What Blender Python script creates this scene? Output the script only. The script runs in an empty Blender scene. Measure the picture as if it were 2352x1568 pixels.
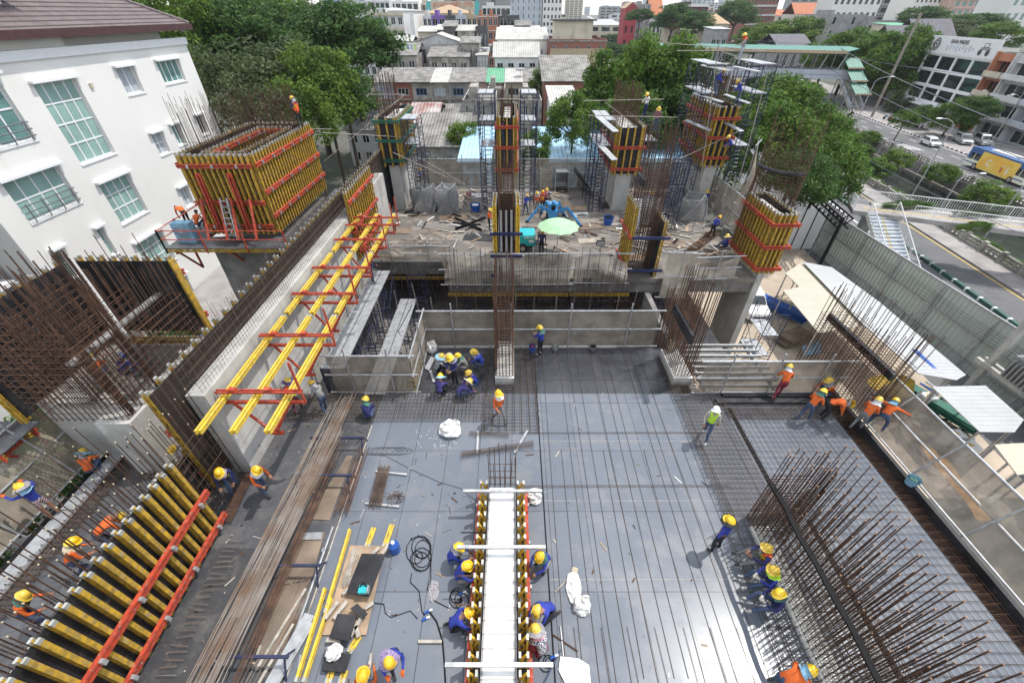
import bpy, math, random
from mathutils import Vector, Matrix, Quaternion
from math import sin, cos, pi, radians, atan2, sqrt, tan
S = bpy.context.scene
COL = S.collection
R = random.Random(7)
# ---------------------------------------------------------------- camera
F, CX, CY = 955.0, 1176.0, 784.0          # focal length and centre of the 2352 x 1568 view
TH = math.atan2(757.0, F); ST, CT = sin(TH), cos(TH)
CAMZ = 13.0
cam = bpy.data.objects.new('camera', bpy.data.cameras.new('camera')); COL.objects.link(cam)
cam.data.sensor_width = 36; cam.data.lens = F/2352*36
cam.location = (0, 0, CAMZ); cam.rotation_euler = (pi/2-TH, 0, 0)
cam.data.clip_start = .1; cam.data.clip_end = 6000
S.camera = cam
# ---------------------------------------------------------------- light
SUN = Vector((.405, .190, .893)).normalized()
w = bpy.data.worlds.new('World'); S.world = w; w.use_nodes = True
nt = w.node_tree; bg = nt.nodes['Background']; sk = nt.nodes.new('ShaderNodeTexSky')
sk.sky_type = 'NISHITA'; sk.sun_disc = False
sk.sun_elevation = math.asin(SUN.z); sk.sun_rotation = atan2(SUN.x, SUN.y)
sk.air_density = 1.0; sk.dust_density = 1.2; sk.ozone_density = 1.0
tc = nt.nodes.new('ShaderNodeTexCoord'); cn = nt.nodes.new('ShaderNodeTexNoise'); cn.inputs['Scale'].default_value = 2.2; cn.inputs['Detail'].default_value = 6   # broken bright cloud cover
mpw = nt.nodes.new('ShaderNodeMapping'); mpw.inputs['Scale'].default_value = (1,1,2.5); nt.links.new(tc.outputs['Generated'], mpw.inputs[0]); nt.links.new(mpw.outputs[0], cn.inputs['Vector'])
cr = nt.nodes.new('ShaderNodeValToRGB'); cr.color_ramp.elements[0].position = .36; cr.color_ramp.elements[1].position = .60; cr.color_ramp.elements[0].color = (.25,)*3+(1,); cr.color_ramp.elements[1].color = (.92,)*3+(1,)
nt.links.new(cn.outputs['Fac'], cr.inputs['Fac']); cm = nt.nodes.new('ShaderNodeMix'); cm.data_type = 'RGBA'; nt.links.new(cr.outputs[0], cm.inputs[0]); nt.links.new(sk.outputs[0], cm.inputs[6]); cm.inputs[7].default_value = (6.2,6.3,6.4,1)
nt.links.new(cm.outputs[2], bg.inputs[0]); bg.inputs[1].default_value = .15
sl = bpy.data.lights.new('sun', 'SUN'); sl.energy = 2.35; sl.angle = radians(.6); sl.color = (1, .96, .9)
so = bpy.data.objects.new('sun', sl); COL.objects.link(so); so.rotation_euler = SUN.to_track_quat('Z', 'Y').to_euler()
S.view_settings.view_transform = 'Standard'; S.view_settings.look = 'None'
S.view_settings.exposure = .75; S.view_settings.gamma = 1
S.render.engine = 'CYCLES'
S.cycles.max_bounces = 5; S.cycles.diffuse_bounces = 2; S.cycles.glossy_bounces = 2; S.cycles.transmission_bounces = 3
S.cycles.transparent_max_bounces = 8; S.cycles.volume_bounces = 0
S.cycles.use_denoising = True
S.cycles.caustics_reflective = False; S.cycles.caustics_refractive = False
# ---------------------------------------------------------------- view -> world helpers
def ray(u, v):
    u -= CX; v -= CY
    return u, CT*F-ST*v, -(CT*v+ST*F)       # x, y, z direction
def G(u, v, z=0.0):                          # point at height z
    a = ray(u, v); t = (z-CAMZ)/a[2]; return Vector((a[0]*t, a[1]*t, z))
def PY(u, v, y):                             # point on plane y
    a = ray(u, v); t = y/a[1]; return Vector((a[0]*t, y, CAMZ+a[2]*t))
def PX(u, v, x):                             # point on plane x
    a = ray(u, v); t = x/a[0]; return Vector((x, a[1]*t, CAMZ+a[2]*t))
# ---------------------------------------------------------------- materials
M = {}
def mat(name, c, rough=.6, metal=0., var=.15, sc=3., bump=0., bsc=20., spec=.5, c2=None, isl=0., coat=0., alpha=1.):
    m = bpy.data.materials.new(name); m.use_nodes = True; n = m.node_tree.nodes; L = m.node_tree.links
    b = n['Principled BSDF']; b.inputs['Roughness'].default_value = rough; b.inputs['Metallic'].default_value = metal
    b.inputs['Specular IOR Level'].default_value = spec
    if coat: b.inputs['Coat Weight'].default_value = coat; b.inputs['Coat Roughness'].default_value = .15
    if alpha < 1: b.inputs['Alpha'].default_value = alpha
    g = n.new('ShaderNodeNewGeometry')
    c1 = tuple(c); c2 = tuple(c2) if c2 else tuple(max(0, x*(1-var*2)) for x in c)
    nz = n.new('ShaderNodeTexNoise'); nz.inputs['Scale'].default_value = sc; nz.inputs['Detail'].default_value = 5
    L.new(g.outputs['Position'], nz.inputs['Vector'])
    r = n.new('ShaderNodeValToRGB'); r.color_ramp.elements[0].position = .35; r.color_ramp.elements[1].position = .65
    r.color_ramp.elements[0].color = (*c2, 1); r.color_ramp.elements[1].color = (*c1, 1)
    L.new(nz.outputs['Fac'], r.inputs['Fac']); out = r.outputs['Color']
    if isl:
        mx = n.new('ShaderNodeMix'); mx.data_type = 'RGBA'; mx.blend_type = 'MULTIPLY'; mx.inputs[0].default_value = 1
        mr = n.new('ShaderNodeMapRange'); mr.inputs['To Min'].default_value = 1-isl; mr.inputs['To Max'].default_value = 1+isl
        L.new(g.outputs['Random Per Island'], mr.inputs['Value'])
        cb = n.new('ShaderNodeCombineColor')
        for i in range(3): L.new(mr.outputs[0], cb.inputs[i])
        L.new(out, mx.inputs[6]); L.new(cb.outputs[0], mx.inputs[7]); out = mx.outputs[2]
    L.new(out, b.inputs['Base Color'])
    if bump:
        bz = n.new('ShaderNodeTexNoise'); bz.inputs['Scale'].default_value = bsc; L.new(g.outputs['Position'], bz.inputs['Vector'])
        bp = n.new('ShaderNodeBump'); bp.inputs['Strength'].default_value = bump; bp.inputs['Distance'].default_value = .05
        L.new(bz.outputs['Fac'], bp.inputs['Height']); L.new(bp.outputs[0], b.inputs['Normal'])
    M[name] = m; return m
def stripes(name, c, axis, period, depth=.03, rough=.5, c2=None, var=.12, metal=0., sc=.8):   # ribbed sheet
    m = mat(name, c, rough, metal, var, sc, c2=c2); n = m.node_tree.nodes; L = m.node_tree.links
    g = n.new('ShaderNodeTexCoord'); s = n.new('ShaderNodeSeparateXYZ'); L.new(g.outputs['Object'], s.inputs[0])
    a = n.new('ShaderNodeMath'); a.operation = 'MULTIPLY'; a.inputs[1].default_value = 2*pi/period; L.new(s.outputs[axis], a.inputs[0])
    b = n.new('ShaderNodeMath'); b.operation = 'SINE'; L.new(a.outputs[0], b.inputs[0])
    bp = n.new('ShaderNodeBump'); bp.inputs['Strength'].default_value = 1; bp.inputs['Distance'].default_value = depth
    L.new(b.outputs[0], bp.inputs['Height']); L.new(bp.outputs[0], n['Principled BSDF'].inputs['Normal'])
    return m
def panels(name, c1, c2, bw, bh, mortar, rough, mcol, rot=0., dust=(.35,.33,.3), dustamt=.5, spec=.5, msize=.006, bias=0., sc=1.3):
    m = bpy.data.materials.new(name); m.use_nodes = True; n = m.node_tree.nodes; L = m.node_tree.links
    b = n['Principled BSDF']; g = n.new('ShaderNodeNewGeometry')
    mp = n.new('ShaderNodeMapping'); mp.inputs['Rotation'].default_value = (0, 0, rot); L.new(g.outputs['Position'], mp.inputs[0])
    br = n.new('ShaderNodeTexBrick'); L.new(mp.outputs[0], br.inputs['Vector'])
    br.inputs['Color1'].default_value = (*c1, 1); br.inputs['Color2'].default_value = (*c2, 1); br.inputs['Mortar'].default_value = (*mcol, 1)
    br.inputs['Scale'].default_value = 1; br.inputs['Brick Width'].default_value = bw; br.inputs['Row Height'].default_value = bh
    br.inputs['Mortar Size'].default_value = msize; br.inputs['Bias'].default_value = bias; br.offset = 0
    nz = n.new('ShaderNodeTexNoise'); nz.inputs['Scale'].default_value = sc; nz.inputs['Detail'].default_value = 9; nz.inputs['Roughness'].default_value = .65
    L.new(g.outputs['Position'], nz.inputs['Vector'])
    r = n.new('ShaderNodeValToRGB'); r.color_ramp.elements[0].position = .5; r.color_ramp.elements[1].position = .78
    r.color_ramp.elements[0].color = (0, 0, 0, 1); r.color_ramp.elements[1].color = (dustamt,)*3+(1,)
    L.new(nz.outputs['Fac'], r.inputs['Fac'])
    mx = n.new('ShaderNodeMix'); mx.data_type = 'RGBA'; L.new(r.outputs[0], mx.inputs[0]); L.new(br.outputs['Color'], mx.inputs[6]); mx.inputs[7].default_value = (*dust, 1)
    n2 = n.new('ShaderNodeTexNoise'); n2.inputs['Scale'].default_value = 3.2; n2.inputs['Detail'].default_value = 8; n2.inputs['Distortion'].default_value = 1.5; L.new(g.outputs['Position'], n2.inputs['Vector'])
    r2 = n.new('ShaderNodeValToRGB'); r2.color_ramp.elements[0].position = .60; r2.color_ramp.elements[1].position = .74; r2.color_ramp.elements[0].color = (0,0,0,1); r2.color_ramp.elements[1].color = (.6*dustamt,)*3+(1,); L.new(n2.outputs['Fac'], r2.inputs['Fac'])
    m2 = n.new('ShaderNodeMix'); m2.data_type = 'RGBA'; L.new(r2.outputs[0], m2.inputs[0]); L.new(mx.outputs[2], m2.inputs[6]); m2.inputs[7].default_value = (.20,.16,.12,1)
    n3 = n.new('ShaderNodeTexNoise'); n3.inputs['Scale'].default_value = 26; n3.inputs['Detail'].default_value = 3; L.new(g.outputs['Position'], n3.inputs['Vector'])
    r3 = n.new('ShaderNodeValToRGB'); r3.color_ramp.elements[0].position = .68; r3.color_ramp.elements[1].position = .74; r3.color_ramp.elements[0].color = (0,0,0,1); r3.color_ramp.elements[1].color = (.55,)*3+(1,); L.new(n3.outputs['Fac'], r3.inputs['Fac'])
    m3 = n.new('ShaderNodeMix'); m3.data_type = 'RGBA'; L.new(r3.outputs[0], m3.inputs[0]); L.new(m2.outputs[2], m3.inputs[6]); m3.inputs[7].default_value = (.42,.41,.39,1); mx = m3
    L.new(mx.outputs[2], b.inputs['Base Color'])
    mr = n.new('ShaderNodeMapRange'); mr.inputs['From Min'].default_value = .3; mr.inputs['From Max'].default_value = .7
    mr.inputs['To Min'].default_value = rough-.07; mr.inputs['To Max'].default_value = rough+.13
    L.new(nz.outputs['Fac'], mr.inputs['Value']); L.new(mr.outputs[0], b.inputs['Roughness'])
    b.inputs['Specular IOR Level'].default_value = spec
    M[name] = m; return m
mat('concrete', (.50,.49,.46), .85, var=.12, sc=1.2, bump=.15)
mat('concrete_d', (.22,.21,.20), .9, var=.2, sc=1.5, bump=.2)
mat('concrete_w', (.66,.65,.61), .85, var=.08, sc=2, bump=.1)
mat('white_wall', (.74,.73,.70), .8, var=.03, sc=.35, c2=(.72,.71,.68), bump=.05)
mat('white_wall2', (.62,.62,.62), .8, var=.08, sc=.4)
mat('cream', (.62,.55,.43), .8, var=.1, sc=.5)
mat('pinkish', (.62,.42,.36), .8, var=.1, sc=.5)
mat('orange_w', (.50,.20,.11), .8, var=.12, sc=.6)
mat('brick_w', (.30,.10,.07), .85, var=.25, sc=.5, c2=(.22,.13,.10))
mat('grey_w', (.34,.34,.34), .85, var=.15, sc=.5)
mat('dirty_w', (.42,.40,.36), .9, var=.3, sc=.7, c2=(.17,.16,.14))
mat('darkgrey_w', (.10,.10,.10), .7, var=.2, sc=.6)
mat('purple_w', (.22,.12,.42), .7, var=.1)
mat('blue_w', (.18,.30,.62), .7, var=.1)
mat('beige_w', (.48,.38,.25), .8, var=.1)
mat('bluegrey_w', (.50,.54,.60), .8, var=.05, sc=.2)
mat('teal_w', (.10,.50,.50), .6, var=.1)
mat('red_w', (.40,.04,.05), .6, var=.1)
mat('maroon_w', (.12,.04,.04), .6, var=.1)
mat('glass', (.10,.20,.19), .12, var=.25, sc=1.2, spec=.8, c2=(.16,.30,.28))
mat('glass_dark', (.02,.035,.035), .08, var=.3, sc=.8, spec=.8)
mat('glass_shade', (.30,.46,.42), .25, var=.12, sc=.8)
mat('frost', (.42,.46,.50), .4, var=.1)
mat('frame_w', (.78,.79,.80), .5, var=.03)
mat('rail_g', (.14,.15,.17), .5, .2)
mat('tile_edge', (.07,.025,.025), .6)
stripes('tiles', (.16,.125,.125), 0, .3, .035, .6, var=.12, sc=1.5)
mat('asphalt', (.125,.125,.13), .8, var=.12, sc=.3)
mat('asphalt_l', (.15,.15,.158), .85, var=.10, sc=.3)
mat('ground', (.13,.125,.115), .95, var=.3, sc=.08, c2=(.06,.075,.045))
mat('sand', (.50,.42,.33), .95, var=.14, sc=.5)
mat('pave', (.34,.32,.31), .9, var=.15, sc=.6)
mat('paint_w', (.75,.75,.75), .6, var=.08)
mat('paint_y', (.62,.42,.05), .6, var=.08)
mat('paint_g', (.08,.32,.26), .6)
mat('paint_k', (.03,.10,.08), .6)
mat('paint_r', (.55,.05,.03), .5)
mat('canal', (.045,.055,.045), .12, var=.2, sc=.3)
mat('yellow', (.56,.34,.03), .6, var=.14, sc=6, c2=(.27,.18,.045), spec=.3)
mat('yellow_n', (.72,.50,.045), .6, var=.08, sc=6, c2=(.50,.35,.06), spec=.3)
mat('red', (.52,.07,.03), .6, var=.15, sc=7, c2=(.27,.045,.03), spec=.3)
mat('green_w', (.02,.14,.09), .5); mat('yellow_b', (.80,.52,.05), .6, var=.12, sc=8, c2=(.55,.36,.06), spec=.3)  # yellow_b: girder yellow with extra light put into its colour, against shade between shutters
mat('capmetal', (.55,.55,.50), .4, .5)
mat('galv', (.50,.51,.52), .42, .55, var=.15, sc=5)
mat('galvplank', (.46,.48,.50), .45, .4, var=.15, sc=4, bump=.3, bsc=40)
mat('pipe', (.36,.34,.32), .5, .4, var=.2, sc=4, c2=(.22,.18,.15))
mat('scaf', (.025,.032,.085), .5, .1, var=.2)
mat('steelblue', (.02,.03,.10), .4)
mat('rust', (.125,.070,.046), .85, var=.3, sc=3, c2=(.055,.034,.027), spec=.2)
mat('rebar', (.13,.095,.075), .8, 0, var=.3, sc=2, c2=(.06,.042,.032), spec=.2)
mat('rebar_g', (.26,.235,.21), .7, .1, var=.3, sc=1.3, c2=(.17,.11,.075), spec=.3)
mat('barcap', (.34,.19,.11), .7)
mat('plyblack', (.016,.016,.018), .45, var=.5, sc=1.2, c2=(.04,.04,.044), spec=.25)
mat('plyred', (.28,.03,.03), .6)
mat('plywood', (.42,.30,.20), .8, var=.2, sc=2)
mat('plyraw', (.25,.19,.14), .8, var=.25, sc=1.1)
mat('timber', (.46,.42,.36), .8, var=.2, sc=5)
mat('styro', (.82,.82,.81), .7, var=.02)
mat('tarp', (.33,.285,.23), .8, var=.2, sc=1.6, bump=1, bsc=2.2)
mat('tarp_l', (.52,.46,.38), .75, var=.22, sc=1.3, bump=1, bsc=2.4)
mat('tarp_k', (.03,.03,.03), .6, var=.2, bump=.5, bsc=3)
mat('sheet_blue', (.36,.60,.78), .5, var=.04)
stripes('roof_blue', (.36,.60,.80), 0, .5, .03, .5, var=.05)
stripes('roof_grey', (.30,.29,.27), 0, .45, .05, .85, var=.28, sc=.6, c2=(.14,.135,.125))
stripes('roof_pale', (.52,.51,.48), 0, .45, .05, .8, var=.12, sc=.6)
stripes('roof_green', (.14,.40,.24), 0, .45, .05, .7, var=.1)
stripes('roof_rust', (.27,.12,.10), 0, .6, .05, .8, var=.3, sc=.4, c2=(.5,.48,.46))
stripes('roof_white', (.42,.43,.43), 1, .3, .02, .4, var=.05, sc=.4)
stripes('roof_cream', (.50,.46,.36), 1, .3, .02, .45, var=.05, sc=.4)
stripes('roof_slate', (.12,.115,.135), 0, .5, .04, .7, var=.12)
stripes('roof_orange', (.50,.17,.07), 0, .5, .05, .7, var=.12)
stripes('roof_tan', (.48,.33,.20), 0, .5, .05, .7, var=.1)
stripes('station_green', (.07,.22,.17), 0, .6, .03, .5, var=.06)
stripes('hoarding', (.50,.56,.52), 1, .38, .05, .5, var=.05, sc=.3)
stripes('hoard_y', (.30,.29,.27), 0, .5, .04, .6, var=.1, sc=.3)
mat('leaf_a', (.060,.115,.022), .6, var=.12, sc=.25, isl=.45, c2=(.040,.085,.016))
mat('leaf_b', (.040,.085,.025), .6, var=.12, sc=.25, isl=.45, c2=(.026,.060,.02))
mat('leaf_c', (.115,.175,.025), .6, var=.12, sc=.3, isl=.4, c2=(.07,.13,.02))
mat('leaf_d', (.085,.115,.055), .6, var=.12, sc=.3, isl=.45)
mat('petal', (.45,.10,.28), .6)
mat('bark', (.10,.075,.055), .9, var=.3, sc=6)
mat('skin', (.30,.16,.10), .6, var=.05)
mat('sh_blue', (.025,.045,.32), .8, var=.1); mat('sh_navy', (.022,.025,.12), .8, var=.1); mat('sh_purple', (.06,.045,.20), .8, var=.1)
mat('sh_orange', (.70,.13,.02), .8, var=.08); mat('sh_grey', (.30,.30,.28), .8); mat('sh_white', (.68,.68,.66), .8, var=.05)
mat('sh_cream', (.48,.44,.36), .8); mat('sh_plum', (.25,.12,.15), .8)
mat('vest', (.75,.11,.02), .7, var=.05); mat('hivis', (.42,.70,.04), .6, var=.03); mat('silver', (.6,.6,.6), .35, .3, var=.3, sc=30, bump=.5)
mat('pt_jean', (.06,.09,.17), .85, var=.15, sc=8); mat('pt_black', (.02,.02,.025), .85); mat('pt_grey', (.20,.20,.20), .85); mat('pt_red', (.25,.03,.05), .85)
mat('pt_maroon', (.10,.02,.04), .85); mat('pt_pale', (.42,.47,.52), .85, var=.2, sc=9); mat('shoe', (.03,.03,.03), .7); mat('shoe_w', (.45,.43,.40), .7)
mat('hair', (.012,.01,.01), .5); mat('hat_y', (.85,.55,.02), .3, var=.03, coat=.5); mat('hat_w', (.82,.82,.82), .3, var=.02, coat=.5)
mat('hat_g', (.03,.25,.15), .3, var=.02); mat('hat_b', (.03,.12,.35), .3, var=.02)
mat('cl_blue', (.24,.46,.62), .85); mat('cl_green', (.06,.16,.13), .85); mat('cl_grey', (.38,.36,.38), .85, var=.3, sc=25); mat('cl_cream', (.55,.48,.34), .85)
mat('cl_pink', (.62,.28,.34), .85); mat('cl_white', (.70,.70,.72), .85); mat('cl_lilac', (.36,.28,.46), .85, var=.3, sc=30); mat('cl_black', (.02,.02,.02), .85); mat('cl_red', (.6,.08,.02), .85); mat('glove', (.60,.58,.52), .85)
mat('bag_w', (.74,.74,.73), .6, var=.06, sc=8, bump=.6, bsc=9); mat('blue_p', (.02,.10,.42), .35); mat('teal_p', (.02,.42,.46), .35, var=.05); mat('crane_b', (.06,.30,.62), .35, var=.05)
mat('black', (.010,.010,.011), .7, var=.05, spec=.15); mat('rubber', (.02,.02,.02), .8); mat('umb', (.36,.58,.36), .75, var=.05)
mat('car_w', (.75,.76,.77), .25, var=.01, coat=.8); mat('car_s', (.42,.43,.44), .3, .4, var=.01, coat=.8)
mat('bus_c', (.75,.74,.58), .35, var=.02, coat=.4); mat('bus_b', (.03,.10,.28), .35, var=.02, coat=.4); mat('bus_o', (.78,.42,.04), .4, var=.12, sc=.5, c2=(.80,.62,.15))
mat('white_p', (.75,.75,.75), .5, var=.03); mat('green_p', (.02,.15,.10), .5); mat('orange_t', (.62,.30,.06), .7, var=.3, sc=3, bump=.6, bsc=4); mat('lampg', (.5,.5,.5), .4, .4)
mat('cloth_y', (.55,.37,.05), .8, var=.2, bump=.8, bsc=5); mat('pole', (.30,.27,.22), .85, var=.15, sc=1)
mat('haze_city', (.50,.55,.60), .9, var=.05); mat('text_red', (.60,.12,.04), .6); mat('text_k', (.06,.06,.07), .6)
panels('deck', (.130,.148,.178), (.156,.174,.204), 1.22, 2.44, 0, .23, (.05,.05,.055), dustamt=.5, dust=(.25,.245,.235), spec=.26, sc=.9, msize=.011)
panels('deck_w', (.022,.024,.03), (.04,.043,.052), 1.22, 2.44, 0, .25, (.02,.02,.02), dustamt=.2, dust=(.16,.16,.16), spec=.7, sc=1.1)
panels('deck_d', (.045,.047,.052), (.075,.078,.087), 2.44, 1.22, 0, .36, (.03,.03,.03), dustamt=.55, dust=(.20,.19,.17), spec=.7, sc=1.6)
panels('midslab', (.11,.10,.09), (.21,.19,.17), 2.44, 1.22, 0, .75, (.14,.13,.12), dustamt=.8, dust=(.40,.35,.29), spec=.3, sc=.7)
panels('plyprint', (.026,.019,.016), (.034,.025,.021), .34, .30, 0, .5, (.07,.055,.045), dustamt=.2, dust=(.06,.055,.05), spec=.15, msize=.02)
for k, c1, c2 in (('leaf_a',(.115,.20,.03),(.07,.14,.025)),('leaf_b',(.075,.145,.035),(.045,.10,.028)),('leaf_c',(.145,.225,.032),(.085,.155,.028)),('leaf_d',(.115,.15,.065),(.07,.10,.045))):
    n = M[k].node_tree.nodes; L = M[k].node_tree.links; r = n['Color Ramp']; r.color_ramp.elements[1].color = (*c1,1); r.color_ramp.elements[0].color = (*c2,1)
    b = n['Principled BSDF']; b.inputs['Specular IOR Level'].default_value = .25; src = b.inputs['Base Color'].links[0].from_socket
    tr = n.new('ShaderNodeBsdfTranslucent'); L.new(src, tr.inputs[0]); ms = n.new('ShaderNodeMixShader'); ms.inputs[0].default_value = .4
    L.new(b.outputs[0], ms.inputs[1]); L.new(tr.outputs[0], ms.inputs[2]); L.new(ms.outputs[0], n['Material Output'].inputs['Surface'])
def wear(k, c, sc, lo, hi, zs=1., amt=.8):       # worn, splashed or streaked patches with a shape of their own
    n = M[k].node_tree.nodes; L = M[k].node_tree.links; b = n['Principled BSDF']; src = b.inputs['Base Color'].links[0].from_socket
    g = n.new('ShaderNodeNewGeometry'); mp = n.new('ShaderNodeMapping'); mp.inputs['Scale'].default_value = (1,1,zs); L.new(g.outputs['Position'], mp.inputs[0])
    z = n.new('ShaderNodeTexNoise'); z.inputs['Scale'].default_value = sc; z.inputs['Detail'].default_value = 7; z.inputs['Roughness'].default_value = .7; L.new(mp.outputs[0], z.inputs['Vector'])
    r = n.new('ShaderNodeValToRGB'); r.color_ramp.elements[0].position = lo; r.color_ramp.elements[1].position = hi; r.color_ramp.elements[0].color = (0,0,0,1); r.color_ramp.elements[1].color = (amt,)*3+(1,); L.new(z.outputs['Fac'], r.inputs['Fac'])
    m = n.new('ShaderNodeMix'); m.data_type = 'RGBA'; L.new(r.outputs[0], m.inputs[0]); L.new(src, m.inputs[6]); m.inputs[7].default_value = (*c,1); L.new(m.outputs[2], b.inputs['Base Color'])
for k in ('yellow','yellow_n'): wear(k, (.30,.27,.21), 9, .57, .63); wear(k, (.14,.10,.05), 3, .60, .68, amt=.6)
wear('red', (.33,.29,.25), 11, .58, .63); wear('red', (.12,.04,.03), 4, .60, .68, amt=.6)
wear('concrete', (.27,.26,.24), 1.3, .50, .66, .3, .7); wear('concrete', (.62,.61,.58), 2.2, .60, .66, .5, .6); wear('concrete_d', (.36,.35,.33), 2.0, .56, .66, .5, .7)
wear('white_wall', (.52,.51,.48), 1.6, .58, .80, .12, .5); wear('asphalt', (.07,.07,.07), .5, .52, .6, 1, .5); wear('asphalt_l', (.09,.09,.09), .5, .54, .6, 1, .5)
wear('plyblack', (.17,.16,.15), 2.2, .58, .70, 1, .6); wear('tarp', (.48,.45,.40), 2.5, .58, .7, .6, .6); wear('hoarding', (.33,.35,.33), 1.2, .56, .7, .3, .6)
for k in ('white_wall2','grey_w','cream','pinkish','bluegrey_w','orange_w'): wear(k, (.20,.19,.17), .8, .54, .72, .25, .6)
wear('bag_w', (.42,.39,.34), 7, .48, .66, 1, .7); wear('styro', (.55,.54,.52), 2.5, .56, .72, 1, .6); wear('galvplank', (.30,.29,.27), 3, .52, .66, 1, .7); wear('roof_white', (.27,.24,.20), 1.5, .55, .72, 1, .6); wear('roof_cream', (.30,.24,.17), 1.5, .58, .74, 1, .6)
for k, c in (('hat_y2',(.72,.50,.06)),('hat_y3',(.80,.48,.02))): mat(k, c, .4, var=.12, sc=14, coat=.2)
# check cloth
def check(name, c1, c2, sc):
    m = mat(name, c1, .85); n = m.node_tree.nodes; L = m.node_tree.links; t = n.new('ShaderNodeTexChecker'); g = n.new('ShaderNodeTexCoord')
    L.new(g.outputs['Object'], t.inputs['Vector']); t.inputs['Color1'].default_value = (*c1, 1); t.inputs['Color2'].default_value = (*c2, 1); t.inputs['Scale'].default_value = sc
    L.new(t.outputs['Color'], n['Principled BSDF'].inputs['Base Color'])
check('sh_check', (.6,.6,.6), (.03,.035,.08), 22); check('pt_check', (.6,.5,.5), (.12,.03,.06), 20)
# net sheeting: partly see-through mesh fabric
for k, a in (('tarp', .80), ('tarp_l', .76)):
    M[k].node_tree.nodes['Principled BSDF'].inputs['Alpha'].default_value = a
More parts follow.
